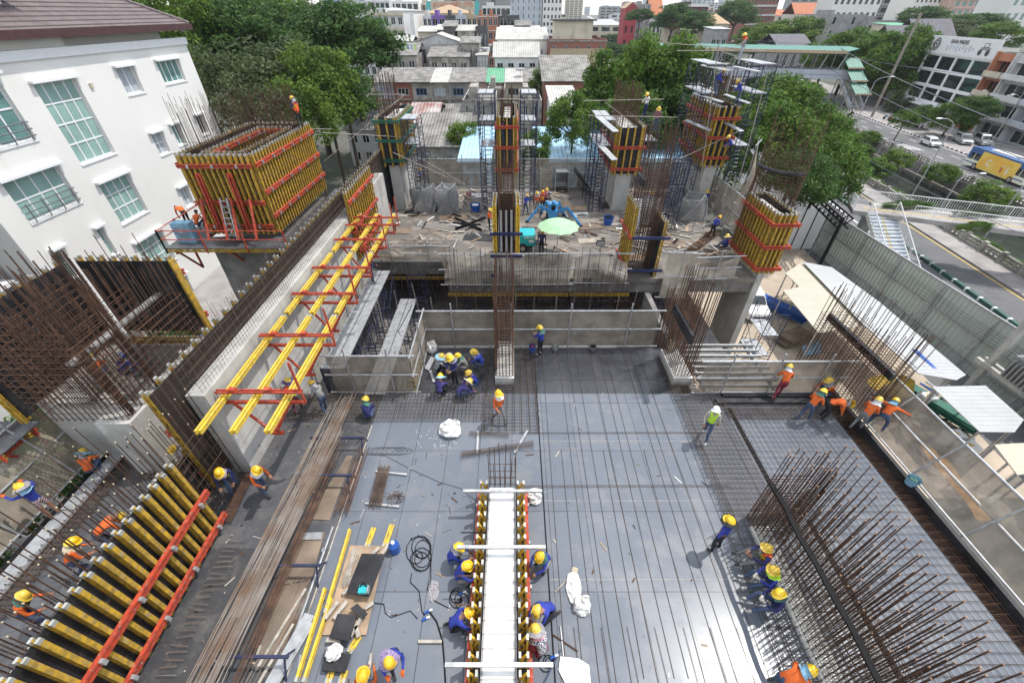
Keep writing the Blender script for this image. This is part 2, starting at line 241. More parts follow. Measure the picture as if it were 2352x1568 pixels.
# ---------------------------------------------------------------- mesh builder
class MB:
    def __init__(s): s.v = []; s.f = []; s.m = []; s.ms = []
    def mi(s, m):
        if m not in s.ms: s.ms.append(m)
        return s.ms.index(m)
    def add(s, vs, fs, m):
        o = len(s.v); s.v += [tuple(p) for p in vs]; k = s.mi(m)
        for f in fs: s.f.append([i+o for i in f]); s.m.append(k)
    def box(s, x0, x1, y0, y1, z0, z1, m):
        if x0 > x1: x0, x1 = x1, x0
        if y0 > y1: y0, y1 = y1, y0
        if z0 > z1: z0, z1 = z1, z0
        s.add([(x0,y0,z0),(x1,y0,z0),(x1,y1,z0),(x0,y1,z0),(x0,y0,z1),(x1,y0,z1),(x1,y1,z1),(x0,y1,z1)],
              [(0,3,2,1),(4,5,6,7),(0,1,5,4),(1,2,6,5),(2,3,7,6),(3,0,4,7)], m)
    def frame(s, p, q, up=(0,0,1)):
        p = Vector(p); q = Vector(q); d = (q-p).normalized(); u = Vector(up)
        if abs(d.dot(u)) > .98: u = Vector((0,1,0))
        a = d.cross(u).normalized(); b = a.cross(d); return p, q, a, b
    def bar(s, p, q, w, h, m, up=(0,0,1)):
        p, q, a, b = s.frame(p, q, up); a = a*w/2; b = b*h/2
        s.add([p-a-b,p+a-b,p+a+b,p-a+b,q-a-b,q+a-b,q+a+b,q-a+b], [(0,3,2,1),(4,5,6,7),(0,1,5,4),(1,2,6,5),(2,3,7,6),(3,0,4,7)], m)
    def cyl(s, p, q, r, m, n=8, r2=None, cap=True):
        p, q, a, b = s.frame(p, q); r2 = r if r2 is None else r2
        vs = [p+(a*cos(2*pi*i/n)+b*sin(2*pi*i/n))*r for i in range(n)]+[q+(a*cos(2*pi*i/n)+b*sin(2*pi*i/n))*r2 for i in range(n)]
        fs = [(i,(i+1)%n,n+(i+1)%n,n+i) for i in range(n)]
        if cap: fs += [tuple(range(n))[::-1], tuple(range(n,2*n))]
        s.add(vs, fs, m)
    def tube(s, pts, r, m, n=5):
        pts = [Vector(p) for p in pts]; vs = []; fs = []
        for k, p in enumerate(pts):
            d = (pts[min(k+1,len(pts)-1)]-pts[max(k-1,0)]).normalized(); u = Vector((0,0,1))
            if abs(d.z) > .95: u = Vector((0,1,0))
            a = d.cross(u).normalized(); b = a.cross(d)
            vs += [p+(a*cos(2*pi*i/n)+b*sin(2*pi*i/n))*r for i in range(n)]
        for k in range(len(pts)-1):
            fs += [(k*n+i, k*n+(i+1)%n, (k+1)*n+(i+1)%n, (k+1)*n+i) for i in range(n)]
        s.add(vs, fs, m)
    def poly(s, pts, m): s.add(pts, [tuple(range(len(pts)))], m)
    def slab(s, pts, t, m):                      # thickened polygon (thickness downward along its normal)
        pts = [Vector(p) for p in pts]; nrm = (pts[1]-pts[0]).cross(pts[2]-pts[0]).normalized()
        if nrm.z < 0: pts = pts[::-1]; nrm = -nrm
        n = len(pts); s.add(pts+[p-nrm*t for p in pts], [tuple(range(n)), tuple(range(n,2*n))[::-1]]+[(i,n+i,n+(i+1)%n,(i+1)%n) for i in range(n)], m)
    def ell(s, c, r, m, nu=10, nv=6, v0=-1., jit=0.):
        vs = []; fs = []; c = Vector(c)
        for j in range(nv+1):
            ph = math.asin(v0)+(pi/2-math.asin(v0))*j/nv
            for i in range(nu):
                th = 2*pi*i/nu; k = 1+(R.random()-.5)*jit
                vs.append(c+Vector((r[0]*cos(ph)*cos(th)*k, r[1]*cos(ph)*sin(th)*k, r[2]*sin(ph)*k)))
        for j in range(nv):
            for i in range(nu): fs.append((j*nu+i, j*nu+(i+1)%nu, (j+1)*nu+(i+1)%nu, (j+1)*nu+i))
        s.add(vs, fs, m)
    def cloth(s, c00, c10, c11, c01, nu, nv, amp, m, seed=0, sag=0.):
        rr = random.Random(seed); ph = [rr.random()*6 for _ in range(6)]
        c00, c10, c11, c01 = map(Vector, (c00,c10,c11,c01)); n = (c10-c00).cross(c01-c00).normalized(); vs = []
        for j in range(nv+1):
            for i in range(nu+1):
                a = i/nu; b = j/nv; p = (c00*(1-a)+c10*a)*(1-b)+(c01*(1-a)+c11*a)*b
                L = (c10-c00).length
                d = sin(a*L*2.1+ph[0]+b*2)*.5+sin(a*L*4.7+ph[1]-b*3)*.3+sin(a*L*.8+ph[2]+b*5)*.5
                p = p+n*amp*d*(.35+min(b,1-b)*1.6)
                p.z -= sag*(1-abs(sin(a*L*.9+ph[3])))*b
                vs.append(p)
        s.add(vs, [(j*(nu+1)+i, j*(nu+1)+i+1, (j+1)*(nu+1)+i+1, (j+1)*(nu+1)+i) for j in range(nv) for i in range(nu)], m)
    def mesh(s, name, off=(0,0,0), smooth=False):
        me = bpy.data.meshes.new(name); ox, oy, oz = off
        me.from_pydata([(a-ox,b-oy,c-oz) for a,b,c in s.v], [], s.f)
        for m in s.ms: me.materials.append(M[m])
        me.polygons.foreach_set('material_index', s.m)
        if smooth: me.polygons.foreach_set('use_smooth', [True]*len(s.f))
        me.update(); return me
    def build(s, name, parent=None, local=False, smooth=False, off=None):
        o0 = (0,0,0) if (parent is None or local) else tuple(parent.get('org', (0,0,0)))
        if off: o0 = off
        o = bpy.data.objects.new(name, s.mesh(name, o0, smooth)); COL.objects.link(o)
        if parent: o.parent = parent
        if off: o.location = off
        return o
def tag(o, label=None, cat=None, group=None, kind=None):
    if label: o['label'] = label
    if cat: o['category'] = cat
    if group: o['group'] = group
    if kind: o['kind'] = kind
    return o
def thing(name, label, cat, loc=(0,0,0), rz=0., group=None):
    o = bpy.data.objects.new(name, None); COL.objects.link(o); o.location = loc; o.rotation_euler = (0,0,rz); o.empty_display_size = .2
    o['org'] = list(loc) if rz == 0 else [0.,0.,0.]
    return tag(o, label, cat, group)
def put(me, name, parent, loc, rot=None, scale=None):
    o = bpy.data.objects.new(name, me); COL.objects.link(o)
    if parent:
        o.parent = parent; g = parent.get('org', (0,0,0)); loc = (loc[0]-g[0], loc[1]-g[1], loc[2]-g[2])
    o.location = loc
    if rot is not None: o.rotation_mode = 'QUATERNION'; o.rotation_quaternion = rot
    if scale: o.scale = scale
    return o
def copy_tree(o, loc=None, rz=None, sc=None, label=None, parent=None):
    c = o.copy(); COL.objects.link(c)
    if parent: c.parent = parent
    if loc is not None: c.location = loc
    if rz is not None: c.rotation_euler = (0,0,rz)
    if sc is not None: c.scale = sc
    if label: c['label'] = label
    for ch in list(o.children): copy_tree(ch, parent=c)
    return c
def solo(mb, name, label, cat, group=None, smooth=False, kind=None):      # a thing that is one mesh, origin at its base
    xs = [p[0] for p in mb.v]; ys = [p[1] for p in mb.v]; zs = [p[2] for p in mb.v]
    o = mb.build(name, smooth=smooth, off=((min(xs)+max(xs))/2, (min(ys)+max(ys))/2, min(zs)))
    return tag(o, label, cat, group, kind)
_unit = {}
def unit(m, n=4):
    if (m, n) not in _unit:
        b = MB(); b.cyl((0,0,0), (0,0,1), 1, m, n); _unit[m, n] = b.mesh('bar')
    return _unit[m, n]
def bars(parent, name, segs, r, m='rebar', n=4, cap=None):
    segs = list(segs)
    if len(segs) > 100: R.shuffle(segs)
    for p, q in segs[:100]:
        p = Vector(p); q = Vector(q); d = q-p
        put(unit(m, n), name, parent, p, Vector((0,0,1)).rotation_difference(d), (r, r, d.length))
    if len(segs) > 100:
        b = MB()
        for p, q in segs[100:]: b.cyl(p, q, r, m, n)
        tag(b.build(name, parent), kind='stuff')
    if cap:
        b = MB()
        for p, q in segs:
            p = Vector(p); q = Vector(q); d = (q-p).normalized(); b.cyl(q, q+d*.035, r*1.25, cap, 5)
        o = b.build('bar_tips', parent)
        if len(segs) > 20: tag(o, kind='stuff')
# ================================================================ generic building
def holes_wall(mb, W, z0, z1, rects, m, dep=.25, y=0., x0=0.):
    """front sheet (normal -y) with rectangular holes and reveals; rects = (xa, xb, za, zb)"""
    xs = sorted({x0, W, *[a for r in rects for a in r[:2]]}); zs = sorted({z0, z1, *[a for r in rects for a in r[2:]]})
    for i in range(len(xs)-1):
        for j in range(len(zs)-1):
            a = (xs[i]+xs[i+1])/2; b = (zs[j]+zs[j+1])/2
            if any(r[0] < a < r[1] and r[2] < b < r[3] for r in rects): continue
            mb.poly([(xs[i],y,zs[j]),(xs[i+1],y,zs[j]),(xs[i+1],y,zs[j+1]),(xs[i],y,zs[j+1])], m)
    for a, b, c, d in rects:
        mb.poly([(a,y,c),(b,y,c),(b,y+dep,c),(a,y+dep,c)], m); mb.poly([(a,y,d),(a,y+dep,d),(b,y+dep,d),(b,y,d)], m)
        mb.poly([(a,y,c),(a,y+dep,c),(a,y+dep,d),(a,y,d)], m); mb.poly([(b,y,c),(b,y,d),(b,y+dep,d),(b,y+dep,c)], m)
def shell(mb, W, D, z0, z1, m, top='concrete_d', par=.5, y=0.):   # other three walls, flat roof with parapet
    mb.poly([(W,y,z0),(W,D,z0),(W,D,z1),(W,y,z1)], m); mb.poly([(0,D,z0),(0,y,z0),(0,y,z1),(0,D,z1)], m); mb.poly([(W,D,z0),(0,D,z0),(0,D,z1),(W,D,z1)], m)
    mb.poly([(.01,y+.01,z1-par),(W-.01,y+.01,z1-par),(W-.01,D-.01,z1-par),(.01,D-.01,z1-par)], top)
    for a in ((0,W,y,y+.2),(0,W,D-.2,D),(0,.2,y+.2,D-.2),(W-.2,W,y+.2,D-.2)): mb.box(a[0],a[1],a[2],a[3],z1,z1+.12,m)
_win = {}
def win_part(root, r, y, nx, ny, fr='frame_w', gl='glass', ft=.07):
    k = (round(r[1]-r[0],2), round(r[3]-r[2],2), nx, ny, fr, gl)
    if k not in _win:
        W, H = k[0], k[1]; f = MB(); g = MB()
        f.box(0,W,-.05,.05,0,ft,fr); f.box(0,W,-.05,.05,H-ft,H,fr); f.box(0,ft,-.05,.05,ft,H-ft,fr); f.box(W-ft,W,-.05,.05,ft,H-ft,fr)
        for i in range(1,nx): f.box(W*i/nx-ft/2,W*i/nx+ft/2,-.04,.04,ft,H-ft,fr)
        for j in range(1,ny): f.box(ft,W-ft,-.045,.045,H*j/ny-ft/2,H*j/ny+ft/2,fr)
        g.box(ft/2,W-ft/2,-.01,.01,ft/2,H-ft/2,gl); _win[k] = (f.mesh('window'), g.mesh('pane'))
    o = bpy.data.objects.new('window', _win[k][0]); COL.objects.link(o); o.parent = root; o.location = (r[0], y, r[2])
    p = bpy.data.objects.new('pane', _win[k][1]); COL.objects.link(p); p.parent = o
    return o
def part(mb, name, root): return mb.build(name, root, local=True)
def building(label, u0, u1, vt, y, wall, floors=3, bays=4, depth=12, z0=-7., roof='flat', rmat='roof_grey', ww=.55, wh=.5, gl='glass_dark', fr='frame_w', band=None, rz=0., cat='building', name='building', group=None, z1=None, W=None, x0=None, nx=2, rh=None, bal=None):
    a = PY(u0, vt, y); b = PY(u1, vt, y)
    if z1 is None: z1 = a.z
    if W is None: W = b.x-a.x
    t = thing(name, label, cat, (a.x if x0 is None else x0, y, z0), rz, group); t['org'] = [0.,0.,0.]
    H = z1-z0; fh = H/floors; bw = W/bays; rects = []
    for j in range(floors):
        for i in range(bays):
            xa = bw*i+bw*(1-ww)/2; za = fh*j+fh*.3
            rects.append((xa, xa+bw*ww, za, za+fh*wh))
    m = MB(); holes_wall(m, W, 0, H, rects, wall)
    shell(m, W, depth, 0, H, wall)
    part(m, 'wall', t)
    if y < 230:
        for r in rects: win_part(t, r, .2, nx, 1, fr, gl, .08)
    else:
        m = MB()
        for r in rects: m.box(r[0],r[1],.18,.2,r[2],r[3],gl)
        tag(part(m, 'glazing', t), kind='stuff')
    if band:
        m = MB()
        for j in range(1, floors+1): m.box(-.1, W+.1, -.5 if bal else -.12, -.003, fh*j-.35, fh*j-.1 if not bal else fh*j+.5, band)
        part(m, 'ledge', t)
    m = MB(); o = .5
    if roof == 'gable':
        h = rh or depth*.22
        m.slab([(-o,-o,H+.15),(W+o,-o,H+.15),(W+o,depth/2,H+h),(-o,depth/2,H+h)], .12, rmat)
        m.slab([(W+o,depth+o,H+.15),(-o,depth+o,H+.15),(-o,depth/2,H+h),(W+o,depth/2,H+h)], .12, rmat); part(m, 'roof', t)
    elif roof == 'gablex':
        h = rh or W*.2
        m.slab([(-o,-o,H+.15),(-o,depth+o,H+.15),(W/2,depth+o,H+h),(W/2,-o,H+h)], .12, rmat)
        m.slab([(W+o,depth+o,H+.15),(W+o,-o,H+.15),(W/2,-o,H+h),(W/2,depth+o,H+h)], .12, rmat)
        m.poly([(0,.02,H),(W,.02,H),(W/2,.02,H+h-.1)], wall); part(m, 'roof', t)
    elif roof == 'hip':
        h = rh or min(W,depth)*.25; q = min(W,depth)/2
        A,B,Cc,Dd = (-o,-o,H+.15),(W+o,-o,H+.15),(W+o,depth+o,H+.15),(-o,depth+o,H+.15); P=(q,depth/2,H+h); Q=(W-q,depth/2,H+h) if W>depth else (q,depth/2,H+h)
        m.poly([A,B,Q,P], rmat); m.poly([B,Cc,Q], rmat); m.poly([Cc,Dd,P,Q], rmat); m.poly([Dd,A,P], rmat); m.poly([A,Dd,Cc,B], wall); part(m, 'roof', t)
    elif roof == 'shed':
        m.slab([(-o,-o,H+.15),(W+o,-o,H+.15),(W+o,depth+o,H+(rh or 1.5)),(-o,depth+o,H+(rh or 1.5))], .12, rmat); part(m, 'roof', t)
    elif roof == 'flat':
        m.box(W*.15,W*.4,depth*.35,depth*.75,H-.49,H+1.6,wall); part(m, 'roof_hut', t)
    return t
# ================================================================ ground, roads, water
def st(name, mb, label=None):
    o = mb.build(name); o['kind'] = 'structure'
    if label: o['label'] = label
    return o
def XL(y, x56): return x56+.125*(y-56)
def strip(x0, x1, y0, y1, z0, z1, m, mb):
    mb.add([(XL(y0,x0),y0,z0),(XL(y0,x1),y0,z0),(XL(y1,x1),y1,z0),(XL(y1,x0),y1,z0),(XL(y0,x0),y0,z1),(XL(y0,x1),y0,z1),(XL(y1,x1),y1,z1),(XL(y1,x0),y1,z1)],
           [(0,3,2,1),(4,5,6,7),(0,1,5,4),(1,2,6,5),(2,3,7,6),(3,0,4,7)], m)
g = MB(); B = 4000
ya, yb = 8, 420; CW0, CW1 = 54, 66.3
g.poly([(-B,-60,-7),(XL(-60,CW0),-60,-7),(XL(B,CW0),B,-7),(-B,B,-7)], 'ground'); g.poly([(XL(-60,CW1),-60,-7),(B,-60,-7),(B,B,-7),(XL(B,CW1),B,-7)], 'ground')
st('ground', g)
g = MB(); g.poly([(XL(-60,CW0),-60,-9.2),(XL(-60,CW1),-60,-9.2),(XL(600,CW1),600,-9.2),(XL(600,CW0),600,-9.2)], 'canal'); st('canal_water', g)
g = MB(); strip(CW0-.25,CW0,-60,600,-9.5,-6.9,'concrete_d',g); strip(CW1,CW1+.25,-60,600,-9.5,-6.9,'concrete_d',g)
for k in range(40): strip(CW1-.3,CW1,20+k*4,20.4+k*4,-9.3,-7,'dirty_w',g); strip(CW0,CW0+.3,20+k*4,20.4+k*4,-9.3,-7,'dirty_w',g)
strip(CW1-1.2,CW1-.9,-40,300,-8.4,-8.1,'pipe',g); st('canal_bank', g)
g = MB(); strip(33.2,44.2,-40,400,-6.99,-6.985,'asphalt_l',g); strip(44.6,48.7,-40,62,-6.99,-6.985,'asphalt',g); strip(69.2,78,-40,500,-6.99,-6.985,'asphalt',g); st('road', g)
g = MB(); strip(48.7,53.7,-40,200,-6.99,-6.85,'pave',g); strip(78.2,96,-20,300,-6.99,-6.85,'pave',g); strip(66.6,69.0,-40,300,-6.99,-6.86,'pave',g); strip(44.6,48.7,62.5,200,-6.99,-6.85,'pave',g); st('pavement', g)
g = MB()
strip(42.6,42.8,-40,200,-6.984,-6.98,'paint_w',g); strip(48.3,48.45,-40,62,-6.984,-6.98,'paint_y',g)
for x in (72.1, 75.1):
    for k in range(46): strip(x,x+.13,22+k*6,24.4+k*6,-6.984,-6.98,'paint_w',g)
strip(77.5,77.65,20,300,-6.984,-6.98,'paint_w',g); strip(69.5,69.62,20,300,-6.984,-6.98,'paint_w',g)
for k in range(13):
    y = 83+k*.95; wd = 2.6*(1-k/16); g.slab([(XL(y,69.8),y,-6.978),(XL(y,69.8+wd),y-1.4,-6.978),(XL(y,69.8+wd),y-1.05,-6.978),(XL(y,69.8),y+.35,-6.978)], .004, 'paint_w')
st('road_markings', g)
g = MB()
for k in range(170):
    strip(69.0,69.2,k*1.6-10,k*1.6-9.2,-6.99,-6.8,'paint_w',g); strip(69.0,69.2,k*1.6-9.2,k*1.6-8.4,-6.99,-6.8,'paint_g',g)
    if k < 100: strip(44.25,44.6,k*1.6-20,k*1.6-18.6,-6.99,-6.7,'paint_k',g); strip(44.25,44.6,k*1.6-18.6,k*1.6-18.4,-6.99,-6.7,'paint_w',g)
    strip(78,78.2,k*1.2-5,k*1.2-4.4,-6.99,-6.8,'paint_w',g); strip(78,78.2,k*1.2-4.4,k*1.2-3.8,-6.99,-6.8,'maroon_w',g)
st('kerb', g)
g = MB(); g.box(11,31.5,12,42,-6.996,-6.99,'sand'); st('site_ground', g)
# parapets along the canal
def parapet(x, y0, y1, label):
    t = thing('canal_parapet', label, 'parapet', (XL(y0,x),y0,-6.9)); a = MB(); b = MB(); y = y0
    while y < y1-2.4:
        p = [(XL(y,x),y),(XL(y+2.5,x),y+2.5)]
        for z in (-6.75,-6.4,-6.05): a.bar((*p[0],z),(*p[1],z),.22,.14,'dirty_w')
        for q in range(4): yy = y+.3+q*.62; a.box(XL(yy,x)-.08,XL(yy,x)+.08,yy,yy+.14,-6.85,-6.0,'dirty_w')
        b.box(XL(y,x)-.2,XL(y,x)+.2,y-.2,y+.2,-6.9,-5.8,'dirty_w'); y += 2.5
    a.build('rail', t); b.build('post', t)
parapet(51.6, 8, 100, 'stained concrete canal parapet on the near bank behind the planter'); parapet(66.8, 20, 150, 'stained concrete canal parapet on the far bank beside the main road')
# ================================================================ white building on the left
BX, BY0, BY1 = -28.7, 22.4, 44.9
wb = thing('apartment_building', 'white rendered multi-storey building with brown tiled roof beside the site', 'building', (BX,BY0,-7), pi/2)
def wr(u0, v0, u1, v1):                      # window rectangle from its top-left and bottom-right corners
    a = PX(u0,v0,BX); b = PX(u1,v1,BX); return (a.y-BY0, b.y-BY0, b.z+7, a.z+7)
def tt(k, x, y): return (x/3, y/3) if k == 0 else (x/3, 517+y/3)
wins = []
for (q, a, b, c, d, nx, ny, gl, rail) in ((0,222,580,800,1052,4,4,'glass_shade',0),(0,1072,425,1285,552,4,1,'glass',0),(0,790,470,1000,632,2,1,'frost',0),(0,1340,800,1445,915,3,1,'glass_dark',0),
      (0,1170,865,1290,985,3,1,'glass',0),(0,1035,925,1180,1045,2,2,'frost',0),(0,675,1270,1025,1450,4,3,'glass_shade',0),(0,5,1262,560,1390,4,2,'glass_shade',1),(0,1225,1300,1345,1400,3,1,'frost',0),
      (1,360,180,560,340,1,2,'glass_shade',0),(1,655,25,815,190,1,2,'glass_shade',0),(1,925,130,1215,225,4,3,'glass_shade',0),(1,1240,360,1340,455,1,2,'glass_shade',0)):
    p = tt(q,a,b); s = tt(q,c,d); r = wr(*p, *s); wins.append((r, nx, ny, gl, rail))
r = wins[7][0]; zt = wr(0,180,85,315)
wins.append(((1.0, r[1]-.2, zt[2]-.1 if zt[2]-.1 > r[3]+.4 else r[3]+.8, 17.3), 4, 2, 'glass', 1))
okw = []
for k in wins:
    r = k[0]
    if r[1]-r[0] < .4 or r[3]-r[2] < .4: r = (r[0], max(r[1], r[0]+.9), r[2], max(r[3], r[2]+1.1)); k = (r,)+k[1:]
    okw.append(k)
WL = BY1-BY0; m = MB(); holes_wall(m, WL, 0, 18.2, [k[0] for k in okw], 'white_wall', .32); 
m.poly([(WL,0,0),(WL,25,0),(WL,25,18.2),(WL,0,18.2)], 'white_wall'); m.poly([(0,25,0),(0,0,0),(0,0,18.2),(0,25,18.2)], 'white_wall'); m.poly([(0,.3,17.6),(WL,.3,17.6),(WL,25,17.6),(0,25,17.6)], 'concrete_d')
part(m, 'wall', wb)
m = MB(); m.box(-.1,WL+.12,-.14,-.003,17.75,18.25,'frame_w'); m.box(-.1,WL+.12,-.003,.25,18.2,18.25,'frame_w'); part(m, 'parapet_band', wb)
for r, nx, ny, gl, rail in okw:
    o = win_part(wb, r, .26, nx, ny, 'frame_w', gl, .085)
    m = MB(); m.box(r[0]-.22,r[1]+.22,-.3,-.004,r[3]+.02,r[3]+.16,'frame_w'); part(m, 'window_hood', wb); m = MB(); m.box(r[0]-.05,r[1]+.05,-.06,-.004,r[2]-.1,r[2]-.003,'frame_w'); part(m, 'window_sill', wb)
    if rail:
        m = MB()
        for z in (.25,.6,.95): m.cyl((r[0],-.12,r[2]+z),(r[1],-.12,r[2]+z),.035,'rail_g',5)
        for i in range(4): x = r[0]+.3+(r[1]-r[0]-.6)*i/3; m.cyl((x,-.12,r[2]),(x,-.12,r[2]+1.05),.035,'rail_g',5)
        part(m, 'balcony_rail', wb)
for z, y in ((15.9,10.5),(10.2,15.2),(6.2,19.6)): m = MB(); m.box(y,y+.22,-.1,-.003,z,z+.3,'cream'); part(m, 'wall_lamp', wb)
m = MB(); m.poly([(0,1.3,18.0),(WL-1,1.3,18.0),(WL-1,1.3,19.9),(0,1.3,19.9)],'white_wall'); m.poly([(WL-1,1.3,18),(WL-1,20,18),(WL-1,20,19.9),(WL-1,1.3,19.9)],'white_wall')
m.box(6,10.8,.4,1.29,17.6,19.4,'white_wall'); m.box(11.5,12.9,1.22,1.29,18.6,19.1,'cream'); m.box(14.5,15.4,1.0,1.29,18.9,19.3,'darkgrey_w'); part(m, 'attic_wall', wb)
# roof: eave at local y -.6, z 19.3, rising inward, hipped at the far end
m = MB(); e = 19.2; rx = WL+.6; A=(-4,-.6,e); Bq=(rx,-.6,e); P=(rx-11,10.4,e+6.0); Q=(-4,10.4,e+6.0)
m.slab([A,Bq,P,Q], .1, 'tiles'); m.slab([Bq,(rx,21,e),P], .1, 'tiles'); m.slab([Q,P,(rx,21,e),(-4,21,e)], .1, 'tiles')
m.box(-4,rx,-.72,-.6,e-.45,e-.02,'tile_edge'); m.box(rx,rx+.12,-.72,21,e-.45,e-.02,'tile_edge')
d = Vector(P)-Vector(Bq); m.cyl(Bq,P,.16,'tiles',7); m.poly([(-4,-.6,e-.4),(rx,-.6,e-.4),(rx,1.3,e-.4),(-4,1.3,e-.4)],'cream'); m.poly([(rx,-.6,e-.4),(rx,21,e-.4),(rx-2,21,e-.4),(rx-2,-.6,e-.4)],'cream')
for i in range(26):                          # tile courses as real steps
    f = (i+.5)/26; y = -.6+11*f; z = e+6*f; m.box(-4, rx-11*f-.1, y-.03, y+.03, z+.0, z+.045, 'tiles')
part(m, 'roof', wb)
m = MB(); m.box(5.2,9.3,1.5,7,e+.9,e+2.2,'white_wall'); m.box(4.9,9.9,1.3,1.5,e+.8,e+.95,'frame_w'); m.slab([(4.4,.6,e+2.15),(10.0,.6,e+2.15),(8.6,7,e+4.6),(4.4,7,e+4.6)],.1,'tiles'); m.slab([(10,.6,e+2.15),(10,8,e+2.15),(8.6,7,e+4.6)],.1,'tiles'); m.box(4.4,10,.5,.6,e+1.85,e+2.12,'tile_edge'); part(m, 'dormer', wb)
m = MB(); m.box(-6,-.01,2,25,0,16,'grey_w'); m.box(-9,-6,-.5,25,0,16,'white_wall2')
for z in (7.5,11): m.box(-5.3,-.5,1.96,1.999,z,z+2.6,'glass_dark'); m.box(-5.3,-.5,1.2,1.99,z-.35,z-.1,'frame_w')
m.box(-6,0,1.7,1.999,16,16.3,'frame_w'); part(m, 'side_wing', wb)
m = MB(); m.box(-28.6,-20,8,45,-6.99,-6.6,'pave'); st('paving_slab', m)
# ================================================================ neighbourhood beyond the site
t = thing('shophouse_row', 'long two-storey shophouse row with patched grey, white and green corrugated roof', 'building', (-32.5,115,-7)); 
rw = 39.5/9; rects = []
for i in range(9):
    for z in (.9, 4.2): rects.append((rw*i+.8, rw*i+3.4, z, z+1.5)); 
mats = ['bluegrey_w','brick_w','dirty_w','dirty_w','grey_w','pinkish','grey_w','cream','dirty_w']
for i in range(9):
    m = MB(); rr = [r for r in rects if rw*i <= r[0] < rw*(i+1)]; holes_wall(m, rw*(i+1), 0, 6.9, rr, mats[i], .25, 0, rw*i); m.box(rw*i, rw*i+.15, -.12, -.003, 0, 6.9, 'concrete'); 
    m.box(rw*i+.3, rw*i+4, -.9 if i%3 == 0 else -.4, -.003, 3.3, 3.5, 'dirty_w' if i%2 else 'roof_rust'); part(m, 'house_front', t)
    for r in rr: win_part(t, r, .15, 3, 1, 'frame_w' if i%2 else 'blue_w', 'glass_dark' if i%3 else 'frost', .09)
    m = MB(); rm = ['roof_grey','roof_grey','roof_grey','roof_pale','roof_grey','roof_grey','roof_green','roof_pale','roof_grey'][i]; a = rw*i+.02; b = rw*(i+1)-.02
    z_ = 7.0+(i%3)*.04
    m.slab([(a,-.8,z_),(b,-.8,z_),(b,9.5,z_+2),(a,9.5,z_+2)], .08, rm); m.slab([(b,19,z_),(a,19,z_),(a,9.5,z_+2),(b,9.5,z_+2)], .08, rm); part(m, 'roof', t)
m = MB(); m.box(0,39.5,18,18.2,0,6.9,'dirty_w'); m.box(0,.2,0,18,0,7,'dirty_w'); m.box(39.3,39.5,0,18,0,7,'dirty_w'); part(m, 'back_wall', t)
bl = lambda *a, **k: building(*a, **k)
bl('white gable-fronted shed with an opening under its roof, among grey roofs', 950,1060,100,138,'white_wall2',2,3,14,roof='gablex',rh=2.2,rmat='roof_pale',ww=.4)
bl('wide low house under a weathered grey roof left of the gable shed', 862,955,128,128,'dirty_w',2,4,16,roof='gable',rh=2.4)
bl('low house with grey sheeted roof in front of the gable shed', 985,1075,132,128,'dirty_w',2,4,10,roof='shed',rh=2.2)
bl('house with bright pale roof beside the lane', 1062,1095,116,136,'white_wall2',2,2,14,roof='shed',rmat='roof_pale',rh=1.8)
bl('white-clad shed with a sloping parapet and one small window', 1142,1257,92,135,'white_wall',3,5,12,roof='shed',rmat='roof_pale',rh=2.4,ww=.18,wh=.25)
bl('house under a bright curved-looking white roof before the white-clad shed', 1136,1236,133,125,'white_wall2',2,4,10,roof='gable',rmat='roof_pale',rh=3)
bb = bl('old red-brick building with stained bands and a pale rooftop room', 1260,1395,92,130,'brick_w',4,5,18,band='dirty_w',ww=.3,wh=.35)
m = MB(); m.box(1.5,11,.3,8,14.2,18.2,'cream'); m.box(.8,11.8,-.3,9,18.2,18.5,'darkgrey_w'); m.box(.5,15,-.2,-.004,9.6,12.6,'beige_w'); part(m, 'rooftop_room', bb)
bl('dark-roofed workshop with a curved grey roof behind the rusty chimney', 1250,1362,188,92,'brick_w',1,4,14,roof='shed',rmat='roof_grey',rh=3.2,ww=.3)
bl('low shed with white sheeting roof next to the small trees', 1275,1335,262,68,'white_wall2',1,2,16,roof='shed',rmat='roof_pale',rh=1.6,ww=.3)
bl('low house with a patched pale roof under the shophouse windows', 940,1000,285,78,'dirty_w',1,3,14,roof='gable',rmat='roof_rust',rh=2.2)
bl('low house with old grey sheet roof beside the rusty-roofed one', 1000,1090,280,84,'dirty_w',2,3,12,roof='gable',rmat='roof_grey',rh=2)
bl('low house with lean-to grey roof close behind the site wall', 950,1065,338,58,'dirty_w',1,4,10,roof='shed',rmat='roof_grey',rh=2.2)
bl('two-storey white house with grey roof half hidden by trees', 795,905,300,72,'white_wall2',2,4,12,roof='gable',rmat='roof_grey',rh=2.4)
bl('stained concrete house with rooftop terrace behind the middle column', 1062,1138,232,86,'dirty_w',2,4,14,ww=.4)
bl('small flat-roofed house with water tank beside the tall central formwork', 1195,1245,232,86,'dirty_w',2,2,14,ww=.4)
bl('pale blue roofed site shed left of the central column', 1060,1120,372,50,'sheet_blue',1,3,12,roof='shed',rmat='roof_blue',rh=1.2,z0=-7)
bl('long pale blue roofed site shed between the rear columns', 1240,1600,372,50,'sheet_blue',1,9,11,roof='shed',rmat='roof_blue',rh=1.4,z0=-7)
bl('low grey wall-like store in front of the long blue roof', 1262,1480,350,64,'grey_w',1,6,6,roof='shed',rmat='roof_white',rh=1,z0=-7)
